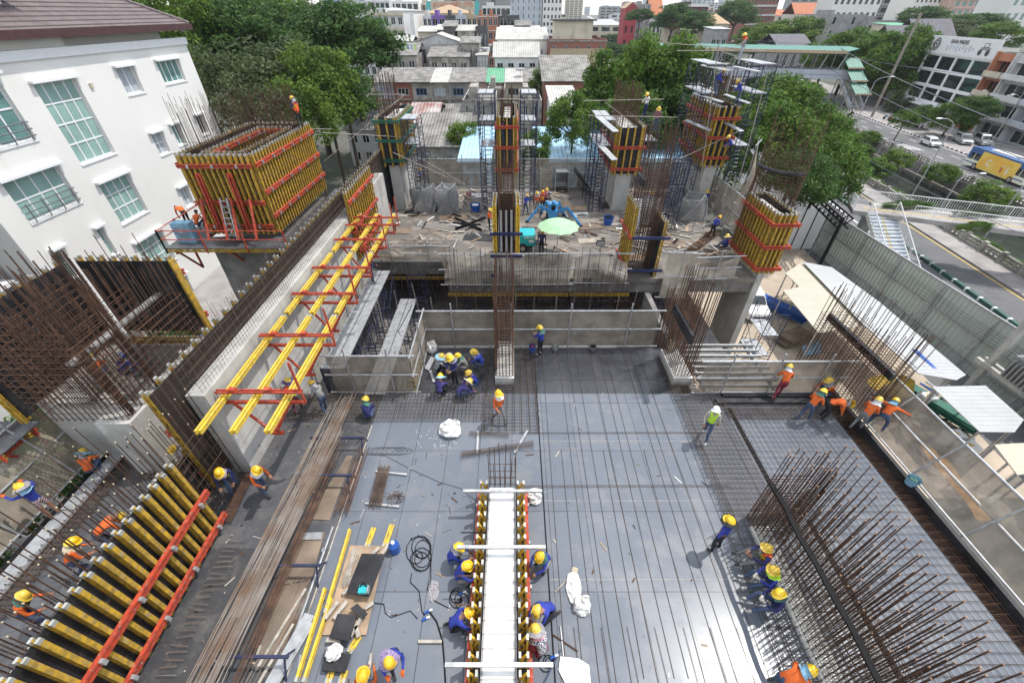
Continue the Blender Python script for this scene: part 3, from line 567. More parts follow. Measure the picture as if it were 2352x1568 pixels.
# rows of shops further back
cols = [('white_wall2',970,990),('purple_w',990,1022),('darkgrey_w',1022,1046),('bluegrey_w',1046,1071),('beige_w',1071,1095),('orange_w',1095,1120),('orange_w',1120,1144),('darkgrey_w',1144,1193)]
nm = ['narrow white','purple-topped','charcoal','light grey','tan-topped','orange and white','second orange and white','wide black']
for (w_, a, b), s in zip(cols, nm): bl('%s shophouse in the row across the lane' % s, a, b, 37, 178, w_, 5, 2, 12, ww=.7, band='white_wall2' if 'orange' in s else None, group='shophouses across the lane')
bl('white four-storey shophouse block with balconies right of the big tree', 845,925,33,170,'white_wall2',5,5,12,band='cream',bal=1,ww=.6)
bl('long pale shophouse block with panelled parapet behind the big tree', 712,845,32,185,'white_wall2',4,8,12,ww=.6)
bl('white hall with a broad flat white roof', 832,948,26,215,'white_wall',3,6,30,roof='hip',rmat='roof_white',rh=1.2,ww=.3)
bl('white block with pink parapet and dark windows', 618,745,9,240,'white_wall',3,5,14,band='pinkish',ww=.5)
bl('grey block with blue balconies', 742,775,4,236,'bluegrey_w',4,2,12,band='blue_w',bal=1,ww=.7)
for k, (a, b, v) in enumerate(((785,838,6),(838,893,2),(893,960,4),(960,1002,8))): bl(['long pale block with shaded windows','pale block with rooftop tanks','wide white office block','cream block beside the signboard'][k]+' on the skyline', a, b, v, 275+k*8, ['grey_w','white_wall2','white_wall','cream'][k], 5, 5, 14, band='frame_w', ww=.75)
bl('white low-rise with ribbon windows beside the light grey tower', 1107,1172,14,300,'white_wall',4,6,14,ww=.8)
bl('house with tan tiled hip roof below the signboard', 975,1080,32,225,'cream',2,5,18,roof='hip',rmat='roof_tan',rh=3)
bl('huge dark grey hall on the skyline behind the signboard', 1020,1200,-12,420,'grey_w',3,4,60,ww=.2)
bl('tall light grey tower with slit windows', 1172,1248,-60,250,'bluegrey_w',12,6,16,ww=.14,wh=.55)
bl('tall white apartment tower with paired dark windows', 1250,1295,-60,248,'white_wall',12,5,16,ww=.5,wh=.45,gl='glass_dark',band=None)
# signboard with the restaurant name
t = thing('rooftop_signboard', 'large cream rooftop signboard with red Thai lettering and teal edge', 'signboard', (*PY(990,26,262)[:2], PY(990,26,262).z)); a = PY(990,26,262); b = PY(1090,3,262)
m = MB(); m.box(a.x,b.x,262,262.6,a.z,b.z,'cream'); m.build('board', t); m = MB(); m.box(b.x,b.x+2.2,261.9,262.7,a.z-4,b.z,'teal_w'); m.box(a.x-2,a.x,261.9,262.7,a.z-4,b.z,'teal_w'); m.build('edge', t)
m = MB(); m.box(a.x,b.x,262.2,262.8,-7,a.z,'white_wall2'); m.build('support_wall', t)
def text(parent, s, loc, size, m, rot, name='lettering', fit=None):
    c = bpy.data.curves.new(name, 'FONT'); c.body = s; c.size = size; c.extrude = .02; c.align_x = 'CENTER'; c.align_y = 'CENTER'; c.materials.append(M[m])
    tmp = bpy.data.objects.new(name, c); COL.objects.link(tmp); bpy.context.view_layer.update()
    dg = bpy.context.evaluated_depsgraph_get(); me = bpy.data.meshes.new_from_object(tmp.evaluated_get(dg)); bpy.data.objects.remove(tmp)
    o = bpy.data.objects.new(name, me); COL.objects.link(o); o.parent = parent; g = parent.get('org', (0,0,0)); o.location = (loc[0]-g[0], loc[1]-g[1], loc[2]-g[2]); o.rotation_euler = rot
    if fit and me.vertices:
        xs = [v.co.x for v in me.vertices]; k = fit/(max(xs)-min(xs)); o.scale = (k, k, 1)
    return o
W_ = b.x-a.x
text(t, 'สามย่านซีฟู้ด (39)', ((a.x+b.x)/2,261.9,a.z+(b.z-a.z)*.66), 4, 'text_red', (pi/2,0,0), fit=W_*.9); text(t, 'SAMYAN SEA FOOD (39)', ((a.x+b.x)/2-2,261.9,a.z+(b.z-a.z)*.2), 1.6, 'grey_w', (pi/2,0,0), fit=W_*.7)
# middle distance, right of centre
bl('crimson gabled house at the road junction', 1437,1465,20,330,'red_w',3,2,14,roof='gablex',rmat='roof_tan',rh=3,ww=.3)
bl('plain grey concrete block beside the crimson house', 1466,1496,10,345,'grey_w',6,3,14,ww=.15)
bl('temple hall with orange tiled roof', 1493,1522,36,345,'white_wall2',1,3,20,roof='gable',rmat='roof_orange',rh=9)
bl('maroon and white five-storey block with open stair frames', 1574,1628,14,255,'maroon_w',5,3,16,band='white_wall',bal=1,ww=.6)
bl('house with tan hip roof under tall trees', 1632,1674,56,215,'cream',2,3,14,roof='hip',rmat='roof_tan',rh=3.5)
bl('open shelter with a white flat roof', 1640,1676,68,190,'grey_w',1,3,10,roof='shed',rmat='roof_white',rh=.6,ww=.7)
bl('small house with orange roof among roadside trees', 1537,1556,66,240,'cream',1,2,12,roof='gable',rmat='roof_orange',rh=4)
pg = bl('ornate red pagoda-like block with tiers of round windows', 1735,1800,-30,330,'brick_w',7,8,24,band='white_wall2',bal=1,ww=.45)
bl('long white block under an orange roof', 1826,1902,34,340,'white_wall',4,12,16,roof='gable',rmat='roof_orange',rh=6,ww=.6)
bl('plain dark grey box building with one white grille', 1900,1988,34,235,'grey_w',4,2,18,ww=.14)
bl('white school-like block with deep square windows', 1912,2022,12,300,'white_wall',4,8,16,ww=.5,z1=21)
bl('very wide pale block with green floor bands', 2022,2132,-30,330,'grey_w',7,5,20,band='green_w',ww=.85)
bl('tall white tower with staggered square windows', 2132,2226,-60,300,'white_wall',11,9,20,ww=.45)
bl('tall brown and glass apartment slab', 2228,2352,-60,290,'pinkish',10,8,20,ww=.7,gl='glass',band='grey_w')
bl('white and blue block at the far edge of the frame', 2335,2420,-10,190,'white_wall',6,5,14,ww=.5,gl='glass')
bl('pale pavilion with a green awning', 2052,2110,60,200,'cream',2,5,12,ww=.6,roof='shed',rmat='roof_green',rh=.8)
bl('grey flat-roofed villa behind the trees', 1996,2070,48,230,'grey_w',2,5,14,ww=.6)
for k, (a, b, v, y, rh) in enumerate(((1786,1862,106,170,3),(2050,2130,118,150,6),(2105,2195,98,165,6),(2060,2150,150,138,5))):
    bl(['traditional house with twin-gabled slate roof behind the station','large slate-roofed temple hall nearest the trees','upper slate-roofed temple hall','lower slate-roofed hall beside the glazed shop'][k], a, b, v, y, 'grey_w', 1, 4, 14, roof='gable', rmat='roof_slate', rh=rh, ww=.4)
# distant skyline
rr = random.Random(3)
for k in range(74):
    y = rr.uniform(420, 1500); u = rr.uniform(560, 2400); W = rr.uniform(14, 55); z1 = rr.choice((4,7,10,13,16,22,30)) if y < 900 else rr.uniform(10, 60)
    if 1680 < u < 1760 or u > 1830 and u < 1880: z1 = min(z1, 12)
    x = (u-CX)/F*(y*CT+18*ST)
    building('low city block lost in the pale distance', 0, 0, 0, y, rr.choice(['white_wall','white_wall2','grey_w','cream','bluegrey_w','pinkish']), max(2,int((z1+7)/4)), 4, 16, z1=z1, W=W, x0=x, ww=.7, roof=rr.choice(['flat','flat','hip']), rmat=rr.choice(['roof_grey','roof_orange','roof_white']), nx=1, group='distant low city blocks')
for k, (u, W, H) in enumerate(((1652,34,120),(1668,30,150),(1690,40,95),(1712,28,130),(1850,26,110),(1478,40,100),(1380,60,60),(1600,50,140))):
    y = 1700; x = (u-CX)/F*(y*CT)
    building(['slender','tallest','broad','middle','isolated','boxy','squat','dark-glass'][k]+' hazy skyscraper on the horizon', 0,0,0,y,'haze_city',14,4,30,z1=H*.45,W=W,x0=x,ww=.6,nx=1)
# corner shop facing the main road
az = radians(9.6); p0 = Vector((101.4,123.5)); rz = -(pi/2+az)
t = thing('glazed_shop_building', 'four-storey glazed shop with a white billboard on its roof edge', 'building', (p0.x,p0.y,-7), rz)
rects = []; Wd = 22.5
for j in range(3):
    for i in range(4): rects.append((.5+i*5.5, .5+i*5.5+5.0, 3.2+j*3.05, 3.2+j*3.05+2.6))
m = MB(); holes_wall(m, Wd, 0, 12.4, rects, 'frame_w', .3); shell(m, Wd, 16, 0, 12.4, 'grey_w'); m.box(.5,Wd-.5,.4,3,.0,2.4,'darkgrey_w'); m.box(-.5,Wd+.4,-2.6,-.01,2.6,2.85,'frame_w'); part(m, 'wall', t)
for r in rects: win_part(t, r, .2, 1, 1, 'frame_w', 'glass_dark', .1)
m = MB(); m.box(-.2,Wd+.3,-.45,-.2,12.3,15.6,'white_p'); part(m, 'billboard', t)
text(t, 'SAHA MADEE', (10.5,-.52,14.7), 1.0, 'text_k', (pi/2,0,0))
m = MB(); c = (3.0,14.0)
for k in range(24):
    a = 2*pi*k/24; m.box(c[0]+1.1*cos(a)-.12,c[0]+1.1*cos(a)+.12,-.5,-.455,c[1]+1.1*sin(a)-.12,c[1]+1.1*sin(a)+.12,'text_k')
for k in range(40):
    a = 2*pi*k/40; m.box(c[0]+.75*cos(a)-.08,c[0]+.75*cos(a)+.08,-.5,-.455,c[1]+.75*sin(a)-.08,c[1]+.75*sin(a)+.08,'text_k')
for k in range(5): a = 2*pi*k/5+.3; m.bar((c[0],-.48,c[1]),(c[0]+.7*cos(a),-.48,c[1]+.7*sin(a)),.12,.05,'text_k',up=(0,1,0))
m.cyl((18.0,-.5,13.3),(18.0,-.455,13.3),.55,'text_k',14); m.cyl((20.2,-.5,13.3),(20.2,-.455,13.3),.55,'text_k',14); m.box(17.8,20.6,-.49,-.455,13.7,14.2,'grey_w'); m.box(18.4,19.8,-.49,-.455,14.2,14.9,'text_k'); m.box(18.6,19.6,-.5,-.46,14.3,14.8,'white_p')
for k in range(9): m.box(7.0+k*1.05,7.5+k*1.05,-.49,-.455,13.0+(k%3)*.2,13.9+(k%2)*.3,'bluegrey_w')
part(m, 'billboard_print', t)
# shophouses right of it
q = p0+Vector((-sin(az),-cos(az)))*(Wd+.3)
for k, (wm, W, lb) in enumerate((('orange_w',5,'narrow rust-framed shophouse beside the glazed shop'),('white_wall2',8,'white shophouse with balconies and air-conditioner boxes'),('bluegrey_w',8,'pale green shophouse with recessed balconies'),('white_wall2',9,'last pale shophouse towards the edge of the frame'))):
    t = thing('shophouse', lb, 'shophouse', (q.x,q.y,-7), rz, 'shophouses facing the main road'); rects = []
    for j in range(4): rects.append((.6, W-.8, .2+j*3.3, .2+j*3.3+2.2))
    m = MB(); holes_wall(m, W, 0, 13.6, rects, wm, 1.2); shell(m, W, 14, 0, 13.6, 'dirty_w'); m.box(0,.35,-.5,-.003,2.9,13.8,wm); part(m, 'wall', t)
    for j, r in enumerate(rects): win_part(t, r, 1.1, 3, 1, 'frame_w' if k else 'orange_w', 'glass_dark', .12)
    m = MB()
    for j in range(1,4): m.box(.36,W-.02,-1.2,-.004,j*3.3-.35,j*3.3-.15,'dirty_w'); m.box(.36,W-.02,-1.2,-1.08,j*3.3-.15,j*3.3+.75,wm if k else 'cream')
    part(m, 'balcony', t); m = MB()
    for j in range(2): m.box(W*.55,W*.55+.9,-.95,-.45,3.6+j*3.3,4.2+j*3.3,'frame_w')
    part(m, 'air_conditioner', t); q = q+Vector((-sin(az),-cos(az)))*W
# station bridge with green roof and stair
t = thing('covered_footbridge', 'covered footbridge with green roof and stepped green stair canopy over the main road', 'footbridge', (66,140,-7))
A = Vector((40,149)); Bq = Vector((90,132.5)); dd = (Bq-A).normalized(); nn = Vector((dd.y,-dd.x))
SBO = Vector(A)
def P3(a, o, z): p = SBO+dd*a+nn*o; return (p.x,p.y,z)
LL = (Bq-A).length
m = MB(); m.slab([P3(-4,-4.5,5.2),P3(-4,0,5.9),P3(LL-2,0,5.9),P3(LL+1,-1.5,5.4),P3(LL-2,-4.5,5.2)],.25,'station_green'); m.slab([P3(-4,0,5.9),P3(-4,4.8,5.0),P3(LL-3,4.8,5.0),P3(LL+1,-1,5.4),P3(LL-2,0,5.9)],.25,'station_green')
m.bar(P3(-4,4.9,4.85),P3(LL-3,4.9,4.85),.4,.7,'beige_w'); m.slab([P3(-3,3.6,4.4),P3(-3,-3.6,4.4),P3(LL-4,-3.6,4.4),P3(LL-4,3.6,4.4)],.15,'darkgrey_w'); m.build('roof', t)
m = MB(); m.slab([P3(0,-3,-.3),P3(0,3,-.3),P3(LL,3,-.3),P3(LL,-3,-.3)],.9,'bluegrey_w'); m.bar(P3(0,3,.35),P3(LL,3,.35),.12,1.1,'bluegrey_w'); m.bar(P3(0,-3,.35),P3(LL,-3,.35),.12,1.1,'grey_w')
for k in range(12): m.bar(P3(2+k*4.3,2.9,.4),P3(3+k*4.3,3.4,4.6),.25,.25,'galv'); m.bar(P3(2+k*4.3,-2.9,.4),P3(2+k*4.3,-2.9,4.6),.2,.2,'galv')
m.build('deck', t)
m = MB()
for k in (6, 24, 44):
    for o in (-2,2): m.cyl(P3(k,o,-7),P3(k,o,-1.1),.45,'concrete',8)
    m.bar(P3(k,-3,-1.5),P3(k,3,-1.5),.8,.8,'concrete')
m.build('pier', t)
sa = Vector((88.8,131.5)); sd = Vector((-.04,-1)).normalized(); m = MB()
for k in range(3):
    a = sa+sd*(k*3.5); z = 3.5-k*2.45; o = Vector((2.0,0)); b2 = a+sd*3.7
    m.slab([(a.x-1.8,a.y,z),(a.x+2.2,a.y,z),(b2.x+2.2,b2.y,z-1.9),(b2.x-1.8,b2.y,z-1.9)],.2,'station_green'); m.bar((b2.x-1.9,b2.y-.1,z-1.95),(b2.x+2.3,b2.y-.1,z-1.95),.15,.35,'beige_w')
m.build('stair_canopy', t); m = MB()
for k in range(26):
    a = sa+sd*(k*.42); m.box(a.x-1.3,a.x+1.6,a.y,a.y+.42,-.6-k*.25,-.45-k*.25,'concrete')
for s in (-1.4,1.7): m.slab([(sa.x+s,sa.y,.4),(sa.x+s+.06,sa.y,.4),(sa.x+sd.x*11+s+.06,sa.y-11,-6.0),(sa.x+sd.x*11+s,sa.y-11,-6.0)],1.1,'bluegrey_w'); m.bar((sa.x+s,sa.y,-.5),(sa.x+sd.x*11+s,sa.y-11,-7.0),.2,.6,'concrete')
for k in range(4): a = sa+sd*(k*3.3+.6); m.bar((a.x+1.8,a.y,-6.9),(a.x+1.8,a.y,2.9-k*2.3),.18,.18,'galv'); m.bar((a.x-1.6,a.y,-6.9),(a.x-1.6,a.y,2.9-k*2.3),.18,.18,'galv')
m.build('stair', t)
# footbridge with white railings near the fence
t = thing('footbridge', 'pale concrete footbridge with white tubular railings, flower planters and a stair', 'footbridge', (38,42,-7))
a = G(2030,492,-2.3); b = G(2352,533,-2.3); d2 = (b-a).normalized(); n2 = Vector((-d2.y,d2.x,0)); a = a-d2*2.5; L2 = 44
FBO = Vector(a)
def Q3(s, o, z): p = FBO+d2*s+n2*o; return (p.x,p.y,z)
m = MB(); m.slab([Q3(0,0,-2.3),Q3(L2,0,-2.3),Q3(L2,2.3,-2.3),Q3(0,2.3,-2.3)],.4,'pave'); m.slab([Q3(1,1.1,-2.29),Q3(L2,1.1,-2.29),Q3(L2,1.3,-2.29),Q3(1,1.3,-2.29)],.004,'paint_y'); m.build('deck', t)
def railing(p, q, h=1.1, sp=.2, m='white_p', up=(0,0,1), pr=.02):
    p = Vector(p); q = Vector(q); mb = MB(); n = max(2,int((q-p).length/sp)); 
    mb.cyl(p+Vector((0,0,h)),q+Vector((0,0,h)),.045,m,5); mb.cyl(p+Vector((0,0,.12)),q+Vector((0,0,.12)),.03,m,4)
    for k in range(n+1): c = p+(q-p)*k/n; mb.cyl(c,c+Vector((0,0,h)),pr if k%8 else .045,m,4)
    return mb
railing(Q3(4.6,.1,-2.3),Q3(L2,.1,-2.3)).build('railing', t); railing(Q3(0,3.3,-2.3),Q3(L2,3.3,-2.3)).build('railing', t); railing(Q3(0,.2,-2.3),Q3(0,3.0,-2.3)).build('railing', t)
m = MB(); s0 = Vector(Q3(1.2,0,-2.3)); s1 = s0+Vector((2.6,0,0))
for k in range(20): m.box(s0.x,s1.x,s0.y-.33*(k+1)+.02*k*0,s0.y-.33*k,-2.5-k*.235,-2.34-k*.235,'bluegrey_w'); m.box(s0.x+1.1,s0.x+1.3,s0.y-.33*(k+1),s0.y-.33*k,-2.34-k*.235,-2.33-k*.235,'paint_y')
for x in (s0.x,s1.x): m.bar((x,s0.y,-2.5),(x,s0.y-6.6,-7),.1,.35,'concrete_w')
m.build('stair', t)
for x in (s0.x,s1.x): railing((x,s0.y,-2.4),(x,s0.y-6.4,-6.9)).build('railing', t)
m = MB()
for s in (2,40): m.bar(Q3(s,1.6,-7),Q3(s,1.6,-2.85),.8,.8,'concrete')
m.build('pier', t)
# ================================================================ trees
def leaf_mesh(name, mat_, seed, clumps, per, size, shape='round'):
    rr = random.Random(seed); vs = []; fs = []
    for c in range(clumps):
        th = rr.uniform(0,2*pi)
        if shape == 'round': ph = math.asin(rr.uniform(-.75,1)); rad = rr.uniform(.55,.86); cr = rr.uniform(.16,.30); fl = .75
        elif shape == 'layer': ph = math.asin(rr.uniform(-.35,1)); rad = rr.uniform(.45,.85); cr = rr.uniform(.18,.30); fl = .45
        else: ph = math.asin(rr.uniform(-.95,1)); rad = rr.uniform(.4,.9); cr = rr.uniform(.14,.24); fl = .9
        cc = Vector((cos(ph)*cos(th), cos(ph)*sin(th), sin(ph)))*rad
        for k in range(per):
            d = Vector((rr.gauss(0,1), rr.gauss(0,1), rr.gauss(.35,1))).normalized()
            p = cc+Vector((d.x,d.y,d.z*fl))*cr*(rr.random()**.35)
            n = (d*.6+Vector((rr.gauss(0,1),rr.gauss(0,1),rr.gauss(.5,1))).normalized()*.8).normalized(); a = n.cross(Vector((rr.gauss(0,1),rr.gauss(0,1),rr.gauss(0,1)))).normalized(); b = n.cross(a)
            s = size*rr.uniform(.6,1.3); o = len(vs); a *= s; b *= s*.55
            vs += [p-a, p-b*.9+n*s*.1, p+a, p+b*.9+n*s*.1]; fs.append((o,o+1,o+2,o+3))
    me = bpy.data.meshes.new(name); me.from_pydata([tuple(v) for v in vs], [], fs); me.materials.append(M[mat_]); me.update(); return me
LM = {}
for k, (mt, sh, cl, pe, sz) in {'a':('leaf_a','round',95,120,.040),'b':('leaf_b','layer',110,120,.036),'c':('leaf_c','round',80,120,.042),'d':('leaf_d','loose',85,80,.040),'e':('leaf_a','loose',90,100,.05),'f':('leaf_b','round',60,60,.07)}.items():
    LM[k] = leaf_mesh('crown', mt, ord(k), cl, pe, sz, sh)
def tree(u, v, y, rx, rz_, k, label, group=None, z0=-7., ry=None, trunk=True, loc=None, name='tree', cat='tree'):
    c = PY(u, v, y) if loc is None else Vector(loc); ry = ry or rx
    t = thing(name, label, cat, (c.x,c.y,z0), 0, group)
    o = put(LM[k], 'crown' if name == 'tree' else 'foliage', t, c, None, (rx,ry,rz_)); o.rotation_mode = 'XYZ'; o.rotation_euler = (0,0,R.uniform(0,6.28))
    if trunk:
        m = MB(); h = c.z-rz_*.3; r = max(.12, rx*.05)
        m.cyl((c.x,c.y,z0),(c.x+.2,c.y,h),r,'bark',7,r*.6)
        for q in range(6): a = q*1.05+R.random(); m.cyl((c.x+.15,c.y,h-.15*rz_),(c.x+cos(a)*rx*.6,c.y+sin(a)*ry*.6,c.z+rz_*R.uniform(-.1,.5)),r*.5,'bark',5,r*.15)
        m.build('trunk', t)
    return t
tl = [ # u,v,y,rx,rz,kind,label
 (500,55,78,12,8,'c','huge bright green rain tree behind the white building'),(430,120,62,7,7,'c','bright tree tight against the white building corner'),(590,110,66,8,6,'b','dark spreading tree at the left of the tree belt'),
 (700,130,78,11,7.5,'b','large dark layered tree in the centre of the tree belt'),(800,120,74,9,7,'b','dark layered tree with drooping right edge by the old houses'),(620,180,58,7,5,'d','grey-green tree behind the big box formwork'),
 (520,200,52,5.5,5,'d','thin grey-green tree beside the white building'),(740,210,56,5,5,'c','yellow-green bushy tree in front of the dark ones'),(790,240,60,5.5,5,'b','low dark tree under the spreading crown'),(700,270,50,4,4,'c','small fresh green tree behind the formwork worker'),
 (600,260,48,4.5,4,'d','low grey-green tree screened by starter bars'),(640,70,95,10,6,'b','dark tree crown at the back of the belt'),
 (1412,210,62,5.2,5.4,'e','slim glossy-leaved tree left of the rear scaffolds'),(1475,195,60,5.6,5.8,'e','glossy tree behind the third rear column'),(1548,198,60,5.4,5.8,'e','glossy tree beside the tall scaffold'),(1440,280,54,4.2,4.2,'a','dark tree low behind the rear column form'),
 (1315,280,52,3.4,3.2,'a','small dark tree in front of the white sheeting roof'),(1540,290,56,5,5,'b','shaded tree behind the scaffold legs'),(1640,280,62,5,4,'b','shaded tree between the two right rear columns'),
 (1065,315,60,2.6,2.2,'c','small round tree before the rusty roof'),(1232,345,46,1.8,2.2,'a','small tree growing against the rear site wall'),(1245,200,100,3,3.6,'c','climbing bush on the terrace end wall'),
 (1765,266,58,6.4,4.8,'a','big bright street tree left of the main road'),(1852,330,54,4.8,4.8,'a','big street tree behind the round cage'),(1755,340,46,5.2,4.6,'a','deep green street tree behind the corner formwork'),(1890,398,44,4.2,4.0,'a','street tree overhanging the frontage road'),
 (1932,335,66,2.8,2.6,'a','street tree crown beside the canal'),(1700,290,60,5,4,'b','dark street tree behind the scaffold top'),
 (1830,420,40,3.6,3.4,'b','low dark tree beside the dark footbridge truss'),
 (2055,298,None,0,0,'a','neat round tree on the kerb of the main road'),
 (1900,132,150,8,6,'c','tall bright tree right of the station roof'),(1960,118,145,9,6,'a','tall tree on the far side of the main road'),(2010,150,135,9,8,'a','broad tree beyond the station stair'),(2065,150,128,8,9,'a','tree beside the glazed shop'),(2040,190,136,7,6,'b','dark low tree behind the stair canopy'),
 (2100,128,128,4,6,'c','columnar bright tree at the shop corner'),(2062,240,118,3,4.5,'d','thin street tree by the stair foot'),(1800,88,200,14,7,'c','great yellow-green tree behind the station'),(1740,92,215,11,6,'a','tall tree left of the yellow-green one'),
 (2190,268,92,4.5,3.4,'a','street tree before the rust-framed shophouse'),(2240,255,90,4,3,'b','darker street tree before the pale shophouse'),(2120,268,100,3.2,2.6,'b','small street tree by the parked motorbikes'),
 (2230,64,190,13,5,'b','dark tree mass before the brown apartment slab'),(2120,48,230,12,6,'b','dark tree before the white tower'),(2180,74,180,10,4.5,'d','pale tree above the billboard'),(2300,84,160,8,4,'a','tree behind the pale shophouses'),
 (1470,40,260,8,4,'b','dark tree by the temple hall'),(1545,50,240,10,8,'b','tree left of the maroon block'),(1600,60,220,9,6,'b','tree in front of the maroon block'),(1690,40,300,14,9,'b','hazy tree crown near the pagoda block'),(1850,70,200,8,5,'b','tree below the long orange roof'),
]
for a in tl:
    if a[2]: tree(*a)
c = G(2040,325,-7); t = tree(0,0,0,2.6,1.9,'a','neat round tree on the kerb of the main road',loc=(c.x+1.5,c.y+.6,-3.2))
rr = random.Random(11); nth = ['first','second','third','fourth','fifth','sixth','seventh','eighth','ninth','tenth','eleventh','twelfth','thirteenth','fourteenth','fifteenth','sixteenth','seventeenth','eighteenth','nineteenth','twentieth']
for k in range(20):
    y = 120+k*15; x = XL(y,60.5 if k%2 else 68.0)-2; tree(0,0,0,rr.uniform(3,4.5),rr.uniform(2.4,3.4),rr.choice('abf'),nth[k]+' street tree along the far road, counted from the near end','trees lining the far road',loc=(x,y,-7+rr.uniform(3,5)))
for k in range(60):
    y = rr.uniform(240,700); u = rr.choice([rr.uniform(560,1000), rr.uniform(1290,2350), rr.uniform(1290,1800)]); x = (u-CX)/F*(y*CT+18*ST); tree(0,0,0,rr.uniform(7,13),rr.uniform(4,6),'f','distant round tree among the far city blocks','distant trees in the city',loc=(x,y,-4),trunk=False)
# bushes on the canal planters
for k, (u, v, r_, g_) in enumerate(((1995,318,2.4,'first'),(2060,368,2.8,'second'),(2010,385,2.8,'third'),(2160,400,2.6,'fourth'),(2270,450,3.2,'fifth'),(1985,345,1.8,'sixth'))):
    c = G(u,v,-6.2); tree(0,0,0,r_,r_*.6,'ace'[k%3],g_+' bush along the canal, counting from the station side',loc=c,name='bush',cat='bush',trunk=False,z0=-7,group='bushes along the canal')
m = MB(); rr = random.Random(5)
for k in range(9):
    y = 20+k*5.5; x = XL(y,52.9); o = put(LM['a'], 'ground_cover', None, (x,y,-6.75), None, (1.2,3.0,.45)); tag(o, kind='stuff')
for k in range(6):
    c = Vector(Q3(5+k*5.5,2.8,-2.0)); o = put(LM['d' if k%2 else 'a'], 'planter_shrub', None, c, None, (2.9,.7,.5)); tag(o, ('shrub clump number %s on the footbridge planter, from the stair end' % ['one','two','three','four','five','six'][k]), 'shrub', 'shrubs on the footbridge planter')
m = MB(); m.slab([Q3(2,2.31,-2.25),Q3(L2,2.31,-2.25),Q3(L2,3.25,-2.25),Q3(2,3.25,-2.25)],.6,'concrete'); solo(m,'planter','long concrete planter along the back of the footbridge','planter')
for k in range(8):
    c = PY(12+(k*37)%110, 940+(k*53)%160, 12) ; tree(0,0,0,2.6,2.0,'ab'[k%2],nth[k]+' leafy shrub below the left platform, counted from the front','shrubs below the left platform',loc=(-17-rr.random()*7,7+k*2.2,-4.5+rr.random()*1.5),name='bush',cat='bush',trunk=False) if False else tree(0,0,0,2.6,2.2,'ab'[k%2],nth[k]+' leafy shrub below the left platform, counted from the front','shrubs below the left platform',loc=(-18-rr.random()*5,6+k*2.0,-4.8+rr.random()*2),name='bush',cat='bush',trunk=False)

for k, (sx, ln) in enumerate(((9.5,1.9),(17,1.6))):
    c = Vector(Q3(sx,-.15,-2.35)); o = put(LM['a'], 'planter_shrub', None, c, None, (ln,.5,.6)); tag(o, ['trailing shrub on the road side of the footbridge, nearer the stair','trailing flowering shrub on the road side of the footbridge, farther from the stair'][k], 'shrub', 'shrubs on the footbridge planter')

qq = random.Random(42)
for k, (u0, u1, v, y, wl, rf, rm, lb) in enumerate(((960,1000,74,158,'cream','shed','roof_pale','small cream house with a pale roof left of the rooftop shacks'),(1000,1032,70,160,'dirty_w','shed','roof_pale','low shack with bright roof sheets in the old quarter'),(1030,1048,68,158,'white_wall2','gable','roof_grey','narrow white shack with grey roof in the old quarter'),(1018,1044,62,150,'darkgrey_w','shed','roof_grey','dark shack with grey roof in the old quarter'),(1050,1090,72,150,'dirty_w','shed','roof_pale','shack with blue-striped awning and pale roof'),(1092,1118,62,150,'darkgrey_w','flat','roof_grey','dark netted rooftop shack with rusty edge'),(1150,1240,74,148,'darkgrey_w','shed','roof_pale','long dark shack with patched pale roof'),(1186,1216,60,155,'grey_w','gable','roof_grey','small raised shack above the long dark one'),(905,945,96,142,'grey_w','gable','roof_pale','pale-roofed house at the left of the old quarter'),(1096,1118,128,130,'white_wall2','shed','roof_pale','slim white annex by the lane'),(1060,1100,100,132,'dirty_w','gable','roof_grey','grey house squeezed behind the gable shed'),(1298,1345,158,104,'white_wall','gable','roof_white','bright white-roofed annex behind the curved grey roof'),(870,905,330,62,'dirty_w','shed','roof_grey','grey lean-to behind the form with green walers'),(1120,1160,205,98,'dirty_w','flat','roof_grey','dirty terrace house behind the tall central form'))):
    building(lb, u0, u1, v, y, wl, 2, 3, 9, roof=rf, rmat=rm, rh=1.3, ww=.5)
# ================================================================ the site: decks, slabs, voids
GX = -.33                                        # centre of the column row
g = MB()
g.box(-5.6,7.0,1.2,12.75,-.25,0,'deck'); g.box(7.003,13.2,1.2,12.75,-.25,0,'deck'); st('main_deck', g)
g = MB(); g.box(-9.3,-5.603,1.2,12.75,-.25,0,'deck_d'); g.box(-4.2,7.4,12.753,15.9,-.25,0,'deck_w'); g.box(-15.0,-9.303,1.2,10.6,-.25,0,'deck_d'); st('dark_deck', g)
g = MB(); g.box(1.05,1.09,1.2,15.5,.002,.014,'black'); g.box(-5.64,-5.6,1.2,11,.001,.01,'timber')
for y in (2.7,5.2,7.7,10.2): g.box(1.1,7,y,y+.012,.001,.004,'timber')
st('deck_joint', g)
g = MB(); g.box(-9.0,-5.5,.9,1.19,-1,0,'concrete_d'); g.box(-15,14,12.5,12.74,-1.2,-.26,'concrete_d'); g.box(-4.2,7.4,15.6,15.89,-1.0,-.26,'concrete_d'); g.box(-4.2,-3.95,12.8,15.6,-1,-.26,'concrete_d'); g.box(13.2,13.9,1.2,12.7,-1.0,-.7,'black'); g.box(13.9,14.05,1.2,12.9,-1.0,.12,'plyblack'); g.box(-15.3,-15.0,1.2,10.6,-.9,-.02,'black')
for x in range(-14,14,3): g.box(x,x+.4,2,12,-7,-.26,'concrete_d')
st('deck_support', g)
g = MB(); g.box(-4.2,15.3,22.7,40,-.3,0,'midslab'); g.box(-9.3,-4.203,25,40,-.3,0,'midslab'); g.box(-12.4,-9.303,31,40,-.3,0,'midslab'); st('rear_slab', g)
g = MB(); g.box(-4.0,15.2,22.9,23.3,-1.1,-.31,'concrete_d'); g.box(-9.2,-4.2,25.2,25.6,-1.1,-.31,'concrete_d')
